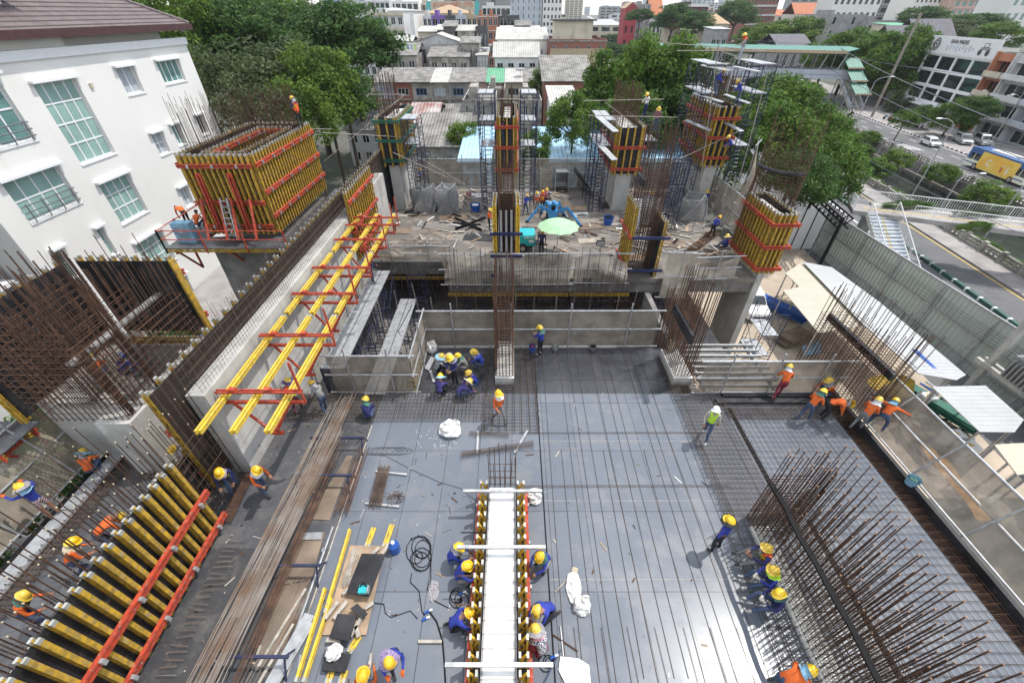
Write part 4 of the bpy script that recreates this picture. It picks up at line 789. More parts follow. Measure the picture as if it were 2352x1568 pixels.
g.box(-9.25,13.5,19.8,40,-4.2,-3.9,'concrete_d'); g.box(-9.25,13.5,19.5,19.79,-4.9,-3.9,'concrete_d'); g.box(-9.2,13,32,32.2,-4,-.31,'concrete_d'); g.box(-9.3,-9.1,15,40,-7,-.5,'concrete_d'); g.box(8.2,8.5,13.5,22,-7,-.6,'concrete_d')
st('lower_slab', g)
g = MB(); g.box(-9.2,8,12.8,19.5,-6.99,-6.9,'concrete_d'); st('basement_floor', g)
# deck girders that show along the edges of the openings
def girder_mesh(L, col='yellow', cap=True, w=.10, d=.2):
    if col == 'yellow_n': w, d = .07, .16
    if col == 'yellow_b': w, d = .12, .24
    k = ('g', round(L,2), col, cap)
    if k not in _win:
        m = MB(); m.box(0,.05,-w/2,w/2,0,L,col); m.box(d-.05,d,-w/2,w/2,0,L,col); n = max(2,int(round(L/.32)))
        for i in range(n):
            a = L*i/n; b = L*(i+1)/n; p, q = ((.05,0,a),(d-.05,0,b)) if i % 2 == 0 else ((d-.05,0,a),(.05,0,b)); m.bar(p,q,.05,.05,col,up=(0,1,0))
        if cap: m.box(-.004,.054,-w/2-.004,w/2+.004,L-.09,L+.012,'capmetal'); m.box(d-.054,d+.004,-w/2-.004,w/2+.004,L-.09,L+.012,'capmetal')
        _win[k] = m.mesh('girder')
    return _win[k]
def girder(root, p, q, side, col='yellow', name='girder', cap=True):
    """lattice girder from p to q with its depth towards side"""
    p = Vector(p); q = Vector(q); z = (q-p).normalized(); s = Vector(side); s = (s-z*s.dot(z)).normalized(); yv = z.cross(s)
    rot = Matrix((s,yv,z)).transposed().to_quaternion()
    return put(girder_mesh((q-p).length, col, cap), name, root, p, rot)
t = thing('joist_grid', 'yellow lattice joists poking out under the black deck edge by the netting', 'joists', (-4.3,14.3,-.5), 0)
for k in range(9): girder(t, (-4.75,13.0+k*.31,-.5), (-3.9,13.0+k*.31,-.5), (0,0,1))
t = thing('joist_grid', 'pale aluminium joists over the gap beside the tall concrete column', 'joists', (9.5,14,-.5), 0)
for k in range(9): m = MB(); m.box(8.6,12.4,13.2+k*.42,13.29+k*.42,-.5,-.36,'galv'); m.build('joist', t)
for x in (8.8,12.0): m = MB(); m.box(x,x+.09,12.9,17.2,-.68,-.505,'galv'); m.build('bearer', t)
t = thing('edge_form', 'black plywood edge strips laid across the right deck corner', 'plank', (10,12.2,0), 0)
for (x0,x1,y0,y1) in ((8.6,13.4,12.05,12.3),(9.0,12.9,12.42,12.6)): m = MB(); m.box(x0,x1,y0,y1,.16,.2,'plyblack'); m.box(x0,x1,y1-.02,y1+.003,.0,.16,'plyblack'); m.build('strip', t)
m = MB(); m.box(9.0,9.14,6.6,11.9,.01,.05,'black'); m.box(9.6,9.74,1.4,7,.01,.05,'black'); solo(m,'channel_gap','thin dark slots between the rebar mats on the right deck','slot')
# ================================================================ long concrete wall on the left
t = thing('concrete_wall', 'long freshly cast pale concrete wall on the left of the deck, open bars on its top', 'wall', (-9.6,20,0))
m = MB(); m.box(-9.9,-9.3,8.83,31,-6.5,3.9,'concrete'); m.build('wall_body', t)
m = MB()
for z in (-.2,1.3): m.box(-9.3,-9.292,8.9,30,z,z+.02,'concrete_d')
for k in range(9):
    for z in (.5,2.0,3.3): m.cyl((-9.31,9.6+k*2.4,z),(-9.29,9.6+k*2.4,z),.035,'black',6)
m.build('tie_hole', t)
t2 = thing('wall_rebar', 'curtain of thin rusty starter bars along the top of the long wall', 'rebar', (-9.6,20,3.9))
bars(t2, 'starter_bar', [((x,8.95+k*.16,3.9),(x-.06+R.uniform(-.05,.05),8.95+k*.16+R.uniform(-.03,.03),5.3+R.uniform(-.15,.5))) for k in range(135) for x in (-9.4,-9.8)], .007, 'rebar')
bars(t2, 'tie_bar', [((x,8.9,z),(x,30.8,z)) for z in (4.15,4.45,4.75) for x in (-9.4,-9.8)], .007, 'rebar')
t = thing('wall_shutter', 'black plywood shutter along the left side of the long wall, yellow girder tops behind it', 'formwork', (-10,20,0))
m = MB(); m.box(-9.96,-9.93,8.0,36,.3,4.75,'plyblack'); m.build('plywood', t); m = MB(); m.box(-9.928,-9.92,8.0,8.82,.3,4.75,'plyprint'); m.box(-9.928,-9.92,8.83,36,3.91,4.74,'plyprint'); m.build('plywood_face', t)
for k in range(48): girder(t, (-9.98,8.05+k*.58,.3), (-9.98,8.05+k*.58,4.85), (-1,0,0))
for z in (.9,3.0): m = MB(); m.box(-10.3,-10.2,8,36,z,z+.1,'red'); m.box(-10.3,-10.2,8,36,z+.16,z+.26,'red'); m.build('waler', t)
# ================================================================ core walls on the left
t = thing('core_wall', 'stepped pale concrete core with an open top at the left edge', 'wall', (-14,11,-7))
m = MB(); m.box(-13.4,-12.25,8.8,9.8,-6.9,2.66,'concrete'); m.box(-16.0,-13.403,9.65,10.2,-6.9,2.66,'concrete'); m.box(-12.75,-12.25,9.803,14.0,-6.9,2.66,'concrete'); m.box(-16.0,-15.5,10.203,14,-6.9,2.66,'concrete'); m.box(-15.497,-12.753,13.4,14,-6.9,2.2,'concrete'); m.box(-15.49,-12.76,10.21,13.39,1.0,1.2,'concrete_d'); m.build('wall_body', t)
m = MB()
for (x,y,z) in ((-13.0,8.8,1.5),(-13.0,8.8,.2)): m.cyl((x,y-.01,z),(x,y+.01,z),.04,'black',6)
for (y,z) in ((10.5,1.9),(12.4,1.7),(10.2,.4),(11.6,.1)): m.cyl((-12.26,y,z),(-12.24,y,z),.04,'black',6)
m.build('tie_hole', t)
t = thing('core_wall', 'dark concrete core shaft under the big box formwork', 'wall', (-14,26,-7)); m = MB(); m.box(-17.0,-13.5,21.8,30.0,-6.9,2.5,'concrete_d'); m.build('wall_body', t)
def panel(label, axis, face, c0, c1, z0, z1, n, out, walers=(), ply='plyblack', wm='red', name='wall_formwork', root=None, gcol='yellow', jut=0., bolts=True, inner='plyprint'):
    """girder-and-plywood shutter: plane x=face (axis 'y') or y=face (axis 'x'); girders on the side `out`"""
    P = (lambda c, d, z: (face+d*out, c, z)) if axis == 'y' else (lambda c, d, z: (c, face+d*out, z))
    t = root or thing(name, label, 'formwork', P((c0+c1)/2, 0, z0))
    m = MB(); a = P(c0,0,z0+.1); b = P(c1,.02,z1-.12); m.box(a[0],b[0],a[1],b[1],a[2],b[2],ply); m.build('plywood', t)
    side = P(0,1,0); side = (side[0]-(face if axis == 'y' else 0), side[1]-(face if axis == 'x' else 0), 0)
    for k in range(n): c = c0+.05+(c1-c0-.1)*k/max(1,n-1); girder(t, P(c,.023,z0), P(c,.023,z1+R.uniform(-.02,.02)), side, gcol)
    gd = .05 if gcol == 'yellow_b' else 0
    for z in walers:
        m = MB()
        for dz in (0,.13): a = P(c0-.12-jut,.23+gd,z+dz); b = P(c1+.12+jut,.33+gd,z+dz+.08); m.box(a[0],b[0],a[1],b[1],a[2],b[2],wm)
        if bolts:
            k = c0+.4
            while k < c1: a = P(k,.3,z+.02); b = P(k+.09,.42,z+.19); m.box(a[0],b[0],a[1],b[1],a[2],b[2],'galv'); k += 1.25
        m.build('waler', t)
    return t
def platform(label, x0, x1, y0, y1, z, rails='', name='work_platform', girdside='x'):
    t = thing(name, label, 'platform', ((x0+x1)/2,(y0+y1)/2,z))
    m = MB(); m.box(x0,x1,y0,y1,z-.04,z,'deck_d'); m.build('deck', t)
    for k in range(int((y1-y0)/.9)+1 if girdside == 'x' else 2):
        if girdside == 'x': y = y0+.06+k*.9; girder(t, (x0,y,z-.25), (x1,y,z-.25), (0,0,1), cap=False)
        else: y = y0+.06+k*(y1-y0-.15); girder(t, (x0,y,z-.25), (x1,y,z-.25), (0,0,1), cap=False)
    def rail(p, q):
        p = Vector(p); q = Vector(q); n = max(1, int((q-p).length/1.8)); o = []
        for k in range(n+1): c = p+(q-p)*k/n; mm = MB(); mm.bar(c-Vector((0,0,.3)),c+Vector((0,0,1.05)),.06,.06,'red'); mm.build('post', t)
        for h in (.5,1.0): mm = MB(); mm.cyl(p+Vector((0,0,h)),q+Vector((0,0,h)),.028,'red',5); mm.build('rail', t)
    if 'f' in rails: rail((x0,y0,z),(x1,y0,z))
    if 'l' in rails: rail((x0,y0,z),(x0,y1,z))
    if 'r' in rails: rail((x1,y0,z),(x1,y1,z))
    if 'b' in rails: rail((x0,y1,z),(x1,y1,z))
    n = max(2,int((x1-x0)/2))
    for k in range(n):
        x = x0+.4+(x1-x0-.8)*k/(n-1); mm = MB(); mm.bar((x,y0+.1,z-.35),(x,y1,z-.35),.1,.12,'red'); mm.bar((x,y0+.3,z-.4),(x,y1-.1,z-1.9),.09,.09,'red'); mm.bar((x,y1-.1,z-.4),(x,y1-.1,z-1.9),.09,.09,'red'); mm.build('bracket', t)
    return t
platform('cantilevered work platform with orange rails in front of the box formwork', -18.9,-12.2,20.9,22.4,2.9,'fl')
platform('left return of the orange-railed work platform beside the box formwork', -18.9,-17.5,22.45,27,2.9,'l')
platform('narrow work platform between the box formwork and the long wall', -13.0,-10.5,22.5,31,2.8,'r')
platform('grey work platform at the left frame edge under the black shutter', -19.5,-15.9,7.9,9.3,2.2,'f')
platform('low work platform seen between the black shutter and the long wall', -12.2,-10.5,14.2,20.5,1.2,'lb')
# big box formwork
t = panel('large box of yellow girder shutters with orange walers around the rear core', 'x', 22.5, -17.0, -13.45, 3.1, 7.35, 13, -1, (6.7,4.8,3.5), name='box_formwork')
panel('', 'y', -13.45, 22.5, 30.1, 3.1, 7.35, 24, 1, (6.7,5.3,4.0), root=t); panel('', 'y', -17.0, 22.5, 30.1, 3.1, 7.35, 24, -1, (6.7,), root=t); panel('', 'x', 30.1, -17, -13.45, 3.1, 7.35, 12, 1, (6.7,), root=t)
panel('', 'x', 23.1, -16.25, -14.2, 3.1, 7.25, 8, 1, (6.9,), root=t); panel('', 'y', -14.1, 23.3, 29.4, 3.1, 7.25, 18, -1, (6.9,), root=t); panel('', 'y', -16.35, 23.3, 29.4, 3.1, 7.25, 18, 1, (6.9,), root=t); panel('', 'x', 29.5, -16.25, -14.2, 3.1, 7.25, 8, -1, (6.9,), root=t)
for x in (-16.2,-14.6):
    m = MB(); m.bar((x,22.05,6.5),(x,21.9,3.35),.1,.14,'red'); m.bar((x+.16,22.05,6.5),(x+.16,21.9,3.35),.05,.14,'red'); m.build('push_pull_prop', t)
    m = MB(); m.cyl((x+.6,22.1,5.2),(x+.7,21.2,3.3),.07,'red',7); m.cyl((x-.4,22.1,5.2),(x-.3,21.2,3.3),.07,'red',7); m.build('prop', t)
t = thing('wall_rebar', 'tall rusty starter bars standing out of the box formwork', 'rebar', (-15.2,26,3.4)); sg = []
for k in range(64):
    for x in (-13.68,-16.72): y = 22.8+k*.112; sg.append(((x,y,3.4),(x+R.uniform(-.08,.08),y+R.uniform(-.08,.08),R.uniform(8.9,9.9))))
for k in range(26): 
    for y in (22.8,29.85): x = -16.65+k*.118; sg.append(((x,y,3.4),(x+R.uniform(-.06,.06),y+R.uniform(-.06,.06),R.uniform(8.7,9.7))))
bars(t, 'starter_bar', sg, .011, 'rust')
for z in (7.5,7.8): bars(t, 'tie_bar', [((-16.8,22.8,z),(-13.6,22.8,z)),((-13.6,22.8,z),(-13.6,29.9,z)),((-16.8,29.9,z),(-13.6,29.9,z))], .01, 'rust')
t = thing('step_ladder', 'pale aluminium step ladder leaning on the front of the box formwork', 'ladder', (-15.2,21.6,2.9)); m = MB()
for s in (-.22,.22): m.bar((-15.25+s,21.3,3.2),(-15.25+s*.8,21.9,5.3),.05,.07,'galv'); m.bar((-15.25+s,21.95,3.2),(-15.25+s*.8,21.9,5.3),.04,.05,'galv')
m.build('frame', t); m = MB()
for k in range(7): m.box(-15.45,-15.05,21.3+k*.085,21.42+k*.085,3.45+k*.28,3.49+k*.28,'galv')
m.build('step', t)
# far shutter on the long wall and the bracket frames with three rows of girders
panel('narrow yellow girder shutter with orange walers on the far end of the long wall', 'y', -9.28, 22.8, 27.6, 1.2, 5.3, 13, 1, (4.6,3.1,1.7))
t = thing('platform_frame', 'unfinished bracket platform of three yellow girder rows on red frames along the long wall', 'platform frame', (-8.1,15,2))
for x in (-9.05,-8.05,-7.05):
    for (y0, y1) in ((7.75,13.6),(13.75,19.1),(19.25,24.2)):
        girder(t, (x-.05,y0,3.42), (x-.05,y1,3.42), (0,0,1), 'yellow_n', 'long_girder'); girder(t, (x+.06,y0+.02,3.42), (x+.06,y1,3.42), (0,0,1), 'yellow_n', 'long_girder')
for k, v in enumerate((905,775,679,619,554,520,503)):
    y = G(640,v,3.65).y
    m = MB(); m.bar((-9.25,y,3.72),(-6.55,y,3.72),.05,.07,'red'); m.bar((-9.25,y+.10,3.72),(-6.55,y+.10,3.72),.04,.07,'red'); m.box(-8.8,-8.6,y-.03,y+.12,3.76,3.86,'red'); m.box(-7.7,-7.5,y-.03,y+.12,3.76,3.86,'red')
    m.bar((-9.15,y,3.3),(-6.6,y,3.3),.09,.10,'red'); m.bar((-8.85,y,3.24),(-8.1,y,1.85),.07,.07,'red'); m.bar((-7.1,y,3.24),(-7.95,y,1.85),.07,.07,'red'); m.bar((-8.2,y,1.8),(-7.75,y,1.8),.10,.10,'red'); m.bar((-8.05,y,1.85),(-7.5,y+.7,2.6),.06,.06,'red')
    m.build('cross_frame', t); m = MB(); m.bar((-6.6,y+.06,3.2),(-6.6,y+.06,4.9),.055,.055,'red'); m.build('guard_post', t)
# ---------------- left core: black shutters and rebar
t = panel('black plywood shutter facing the deck, yellow girder edge on its right side', 'x', 13.5, -15.7, -12.35, 2.75, 6.1, 9, 1, (3.4,5.3))
m = MB(); m.box(-12.33,-12.25,13.45,13.7,2.75,6.0,'yellow'); m.build('edge_girder', t)
for z in (2.45,): girder(t, (-15.4,13.2,z), (-11.6,13.2,z), (0,0,1), 'yellow', cap=False); girder(t, (-15.4,13.35,z), (-11.6,13.35,z), (0,0,1), 'yellow', cap=False)
t = panel('black plywood shutter at the left frame edge with a yellow girder along its near end', 'y', -16.0, 9.2, 13.3, 2.4, 6.1, 9, -1, (3.4,5.3)); girder(t, (-16.0,9.12,2.35), (-16.0,9.12,6.1), (-1,0,0), 'yellow')
# ================================================================ rebar cages
def cage(label, x0, x1, y0, y1, z0, zt, zs, dx=.16, dy=.18, st_=.18, r=.017, rs=.0125, lean=.03, m='rust', rnd=.5, inner=True, cap=None, name='rebar_cage', cat='rebar cage', tags=None):
    t = thing(name, label, cat, ((x0+x1)/2,(y0+y1)/2,z0)); sg = []
    nx = max(2,int((x1-x0)/dx)); ny = max(2,int((y1-y0)/dy))
    pts = [(x0+(x1-x0)*i/nx, y) for i in range(nx+1) for y in (y0,y1)]+[(x, y0+(y1-y0)*j/ny) for j in range(1,ny) for x in (x0,x1)]
    for x, y in pts: sg.append(((x,y,z0-.1),(x+R.gauss(0,lean),y+R.gauss(0,lean),zt-R.random()*rnd)))
    bars(t, 'upright_bar', sg, r, m, cap=cap)
    z = z0+.05; ss = []
    e = .03
    while z < zs:
        q = R.uniform(-.02,.02); ss += [((x0-e,y0-e,z),(x1+e,y0-e,z+q)),((x1+e,y0-e,z+q),(x1+e,y1+e,z)),((x1+e,y1+e,z),(x0-e,y1+e,z+q)),((x0-e,y1+e,z+q),(x0-e,y0-e,z))]
        if inner and (x1-x0) < (y1-y0):
            for k in range(1,max(2,int((y1-y0)/.6))): yy = y0+(y1-y0)*k/max(2,int((y1-y0)/.6)); ss.append(((x0-e,yy,z),(x1+e,yy,z)))
        z += st_
    bars(t, 'stirrup', ss, rs, m)
    return t
def plinth(label, x0, x1, y0, y1, z1=.4, z0=0): 
    t = thing('column_stub', label, 'column', ((x0+x1)/2,(y0+y1)/2,z0)); m = MB(); m.box(x0,x1,y0,y1,z0,z1-.003,'concrete'); m.build('stub_body', t); m = MB(); m.box(x0+.003,x1-.003,y0+.003,y1-.003,z1-.002,z1,'concrete_w'); m.build('stub_top', t)
plinth('pale concrete column stub with an open bar grid in the centre of the deck edge', GX-.42, GX+.42, 13.3, 15.9)
cage('narrow central rebar cage rising from the pale stub', GX-.36, GX+.36, 13.45, 15.7, .4, 5.4, 3.3, .14, .2, .15)
cage('brown rebar cage standing in the steel-braced central form', GX-.4, GX+.4, 22.9, 24.6, 0, 7.2, 6.2, .13, .2, .16)
plinth('pale stub of the right column at the corner of the black deck', 7.1, 7.95, 13.3, 15.3)
t = cage('dense rebar cage on the right stub with a black plank across its top', 7.18, 7.88, 13.45, 15.2, .4, 5.0, 3.4, .12, .16, .13)
m = MB(); m.box(6.98,7.1,12.8,15.0,2.7,3.15,'plyblack'); m.build('side_board', t)
cage('leaning rusty cage left of the right stub cage, over the void', 7.9, 8.8, 16.2, 17.9, -3, 2.6, 2.2, .12, .16, .13, lean=.08)
t = cage('tall rebar cage with grey side board inside the right yellow column form', 7.3, 8.6, 23.4, 25.0, -3.5, 8.6, 6.3, .14, .17, .15, lean=.05)
m = MB(); m.box(7.0,7.1,22.6,24.0,5.6,6.0,'plyblack'); m.build('side_board', t)
t = cage('wide rebar cage near the right fence with a long black plank over it', 13.35, 14.7, 11.3, 14.8, 0, 4.4, 2.9, .16, .17, .14, lean=.05)
m = MB(); m.box(13.75,13.9,11.0,14.9,2.45,2.75,'plyblack'); m.build('side_board', t)
# round cage at the corner formwork
t = thing('rebar_cage', 'round rebar cage with a black collar above the corner formwork', 'rebar cage', (15.1,24.2,.4)); sg = []; ss = []; cx, cy, rc = 15.7, 25.2, 1.2
for k in range(40): a = 2*pi*k/40; sg.append(((cx+rc*cos(a),cy+rc*1.25*sin(a),.6),(cx+rc*cos(a)+R.gauss(0,.05),cy+rc*1.25*sin(a)+R.gauss(0,.05),R.uniform(7.6,8.8))))
bars(t, 'upright_bar', sg, .015, 'rust', cap='barcap')
m = MB(); z = 1
while z < 7.0: m.tube([(cx+(rc+.03)*cos(2*pi*k/20),cy+(rc+.03)*1.25*sin(2*pi*k/20),z) for k in range(21)], .011, 'rust', 4); z += .17
tag(m.build('hoop', t), kind='stuff')
m = MB(); m.tube([(cx+(rc+.07)*cos(2*pi*k/20),cy+(rc+.07)*1.25*sin(2*pi*k/20),6.0) for k in range(9,17)], .1, 'plyblack', 6); m.build('collar', t)
# left core cage (front wall, right wall, left wall)
cage('dense rusty rebar walls of the left core, front run', -15.2, -12.4, 9.0, 9.6, 2.66, 7.0, 5.6, .19, .2, .24, rnd=.9, inner=False)
cage('dense rusty rebar walls of the left core, right run', -12.7, -12.32, 9.7, 13.2, 2.66, 7.2, 5.0, .2, .24, .26, rnd=1.2, inner=False)
cage('dense rusty rebar walls of the left core, left run against the black shutter', -15.85, -15.5, 9.7, 13.2, 2.66, 7.2, 5.6, .2, .24, .26, rnd=1, inner=False)
cage('dense rusty rebar walls of the left core, middle run', -14.2, -13.9, 9.8, 13.0, 2.66, 7.4, 5.2, .2, .3, .3, rnd=1.2, inner=False)
t = thing('bar_bundle', 'thick bundled bars rising above the left core rebar', 'bars', (-12.4,9.5,2.7)); bars(t, 'bundled_bar', [((-12.42+R.uniform(-.05,.05),9.2+R.uniform(-.1,.1),2.7),(-12.55+R.uniform(-.12,.12),9.3+R.uniform(-.2,.2),7.6+R.uniform(-.3,.3))) for k in range(10)]+[((-12.42,10.5+R.uniform(-.1,.1),2.7),(-12.5+R.uniform(-.1,.1),10.5+R.uniform(-.2,.2),7.8)) for k in range(8)], .022, 'rust')
m = MB(); m.box(-13.5,-13.25,9.4,13.6,4.58,4.66,'concrete_d'); solo(m,'grey_plank','weathered grey plank lying lengthwise over the left core rebar','plank')
# long wall cage bottom right
t = thing('wall_rebar', 'long dense wall cage at lower right with a black plank and tall rusty bars', 'rebar', (8.2,4.5,0))
sg = []
for k in range(28):
    y = 1.6+k*.185
    for x, h in ((7.7,2.7),(7.9,3.3),(8.15,3.9),(8.45,4.5),(8.62,3.0),(8.78,3.6)): sg.append(((x,y,0),(x+R.gauss(0,.03),y+R.gauss(0,.03),h+R.uniform(-.35,.2))))
bars(t, 'upright_bar', sg, .014, 'rust', cap='barcap')
bars(t, 'long_bar', [((x,1.5,z),(x,6.8,z)) for x in (7.68,8.05,8.4,8.8) for z in (.2,.45,.7,.95,1.2,1.5,1.8,2.1,2.4)], .009, 'rebar')
bars(t, 'cross_bar', [((7.6,1.6+k*.185,z),(8.85,1.6+k*.185,z)) for k in range(28) for z in (.5,1.1,1.7)], .008, 'rebar')
m = MB()
for k in range(14): y0 = 1.3+k*.39; m.bar((7.38+.02*sin(k*1.7),y0,2.5+.02*cos(k)),(7.38+.02*sin(k*1.7+1.7),y0+.392,2.5+.02*cos(k+1)),.14,.05,'black')
m.build('plank', t)
m = MB(); m.box(7.62,8.2,1.4,6.75,.003,.14,'concrete_w'); solo(m,'concrete_kerb','pale cast strip at the foot of the long wall cage','kerb')
t = cage('low beam cage end of the long wall cage', 7.7, 8.8, 6.6, 7.1, 0, 3.6, 2.4, .12, .12, .15, cap='barcap')
# ---------------- rebar mats
def mesh_mat(label, x0, x1, y0, y1, sx, sy, z=.05, r=.009, m='rebar', hooks=True, two=True, jit=.02, name='rebar_mat'):
    t = thing(name, label, 'rebar mat', ((x0+x1)/2,(y0+y1)/2,0)); a = []; b = []; hk = []
    x = x0
    while x <= x1:
        j = R.uniform(-jit,jit); a.append(((x+j,y0+R.uniform(-.1,.05),z),(x-j,y1+R.uniform(-.05,.1),z)))
        if two: a.append(((x+j,y0,z+.14),(x-j,y1,z+.14)))
        x += sx
    y = y0
    while y <= y1:
        j = R.uniform(-jit,jit); e0 = x0-R.uniform(0,.12); e1 = x1+R.uniform(0,.12); b.append(((e0,y+j,z+.015),(e1,y-j,z+.015)))
        if two: b.append(((e0,y+j,z+.155),(e1,y-j,z+.155)))
        if hooks: hk += [((e0,y+j,z),(e0,y+j,z+.16)),((e1,y-j,z),(e1,y-j,z+.16))]
        y += sy
    bars(t, 'long_bar', a, r, m); bars(t, 'cross_bar', b, r, m)
    if hk: bars(t, 'hooked_end', hk, r, m)
    return t
mesh_mat('two-layer mat in the edge strip before the netted opening', -9.1,-.9,11.2,12.7,.16,.2)
mesh_mat('mat strip beside the central stub running towards the camera', -1.1,1.0,10.6,15.8,.3,.17)
mesh_mat('small mat on the black deck where the squatting group works', -4.0,-1.2,12.8,15.4,.3,.3, two=False)
mesh_mat('dense mat strip right of the bare blue deck', 7.0,8.9,7.0,15.2,.17,.2)
mesh_mat('large square-grid mat on the right deck', 9.2,13.2,1.5,12.0,.2,.24,two=False,r=.0085)
mesh_mat('dense beam mat along the far edge of the right deck', 8.9,13.2,11.3,12.0,.2,.12)
mesh_mat('narrow beam cage in the channel along the right deck edge', 13.25,13.85,1.5,12.4,.1,.26,z=-.3,m='rust')
mesh_mat('beam cage along the foot of the long netting screen', -4,7.2,15.95,16.5,.12,.2,z=-.1,m='rust')
mesh_mat('fan of short bars on the deck beside the seated workers', 6.9,8.0,4.0,7.0,.3,.2,two=False)
mesh_mat('short bars beside the lower right wall cage', 6.9,7.55,1.4,4.0,.3,.16,two=False)
mesh_mat('mat of the left deck strip behind the yellow shutters', -14.4,-13.9,1.5,10.4,.12,.16,z=.03)
mesh_mat('mesh strip between the shutters at lower left', -12.6,-10.8,1.5,8.6,.45,.5,two=False)
t = thing('loose_bars', 'single long bars laid out over the bare blue deck', 'bars', (4,8,0))
bars(t, 'long_bar', [((1.35+k*.385+R.uniform(-.09,.09),R.choice((1.4,1.4,2.9)),.02),(1.5+k*.385+R.uniform(-.05,.05),R.choice((15.6,15.4,9.8)) if k%4 == 1 else 15.5,.02)) for k in range(16)]+[((1.7+k*.72,2.0+R.uniform(-.2,.2),.03),(1.75+k*.72+R.uniform(-.1,.1),4.0,.03)) for k in range(8)], .007, 'rebar')
bars(t, 'cross_bar', [((.3,y,.035),(7.6,y+.03,.035)) for y in (10.55,8.2,8.26,13.6,14.9,10.6)], .007, 'rebar')
t = thing('starter_bars', 'short starter bars sticking out of the wall foot onto the left deck', 'bars', (-8.8,7,0))
bars(t, 'starter_bar', [((-9.2,9.0+k*.12,.25),(-8.75+R.uniform(-.1,.1),9.0+k*.12,.25)) for k in range(28)]+[((-8.85,2.3+k*.16,.12),(-8.4+R.uniform(-.1,.15),2.3+k*.16+R.uniform(-.05,.05),.12)) for k in range(26)], .008, 'rebar_g')
# ================================================================ central low wall formwork
t = panel('left shutter of the central low wall, yellow girder ends in a row', 'y', -.77, 2.0, 7.75, .02, 1.1, 17, -1, (.03,), jut=0, gcol='yellow_b')
t = panel('right shutter of the central low wall, with a red waler at its foot', 'y', .14, 2.0, 7.75, .02, 1.1, 17, 1, (.03,), jut=0, gcol='yellow_b')
t = thing('wall_pour', 'white insulation-like top of the central wall between its shutters', 'wall', (-.32,5,0)); m = MB(); m.box(-.745,.115,1.6,7.7,.01,.8,'styro'); m.build('wall_body', t)
bars(t, 'surface_bar', [((x,1.6,.86),(x,7.6,.86)) for x in (-.7,.07,-.72,.09)]+[((-.74,1.8+k*.3,.84),(.11,1.8+k*.3,.84)) for k in range(20)], .006, 'rebar_g')
t = thing('starter_bars', 'upright starter bars at the far end of the central low wall', 'bars', (-.3,8.0,0))
bars(t, 'starter_bar', [((-.74+k*.17,y,.0),(-.74+k*.17+R.gauss(0,.03),y+R.gauss(0,.03),2.2+R.uniform(-.4,.2))) for k in range(6) for y in (7.85,8.3)]+[((-.8,y,z),(.15,y,z)) for y in (7.83,8.32) for z in (.4,.8,1.2)], .012, 'rust')
for y, a in ((7.3,'far'),(5.55,'middle'),(2.85,'near')):
    m = MB(); m.box(-1.55,.95,y,y+.09,1.13,1.2,'galv'); solo(m,'cross_bar','%s aluminium bar laid across the central wall shutters' % a,'bar')
for y, a in ((6.1,'dark'),(4.2,'reddish'),(4.9,'thin')):
    m = MB(); m.cyl((-1.5,y,1.0),(-.75,y,1.0),.02,'rust' if a != 'dark' else 'black',6); solo(m,'tie_rod','%s tie rod poking out of the left central shutter' % a,'tie rod')
# ================================================================ lower left wall formwork
t = panel('big lower left shutter of tall yellow girders tied by two long orange walers', 'y', -9.52, 1.15, 6.85, .05, 3.3, 19, 1, (.25,1.5), jut=.1)
panel('shorter yellow shutter on the far side of the lower left wall', 'y', -10.35, 1.2, 8.3, .05, 2.1, 17, -1, (.5,1.4), jut=0)
t = thing('wall_rebar', 'slanting rusty bars between the lower left shutters', 'rebar', (-9.9,5,0)); sg = []
for k in range(38):
    y = 1.4+k*.2
    for x in (-9.68,-10.15): sg.append(((x,y,.0),(x+R.gauss(-.05,.04),y+R.gauss(0,.03),3.9+R.uniform(-.7,.5))))
bars(t, 'upright_bar', sg, .014, 'rust', cap='cl_cream'); bars(t, 'long_bar', [((x,1.3,z),(x,9.0,z)) for x in (-9.7,-10.13) for z in (.3,.7,1.1,1.5,1.9,2.3,2.6,2.9)], .009, 'rebar')
t = thing('bar_row', 'row of separate tall bars with pale caps on the left deck strip', 'bars', (-13,6,0)); bars(t, 'upright_bar', [((-12.9+R.gauss(0,.05),2.0+k*.52,0),(-13.1+R.gauss(0,.1),2.0+k*.52,3.0+R.uniform(-.3,.3))) for k in range(13)]+[((-11.6+R.gauss(0,.05),2.0+k*.55,0),(-11.8+R.gauss(0,.1),2.0+k*.55,3.2+R.uniform(-.3,.3))) for k in range(12)], .014, 'rust', cap='cl_cream')
m = MB(); m.box(-14.95,-14.4,1.3,4.3,.06,.11,'galvplank'); m.box(-14.95,-14.4,4.33,7.3,.06,.11,'galvplank'); m.box(-14.95,-14.4,7.33,10.3,.06,.11,'galvplank')
t = thing('metal_walkway', 'pale grooved metal walkway along the left edge of the deck', 'walkway', (-14.7,5.8,0)); m.build('plank', t)
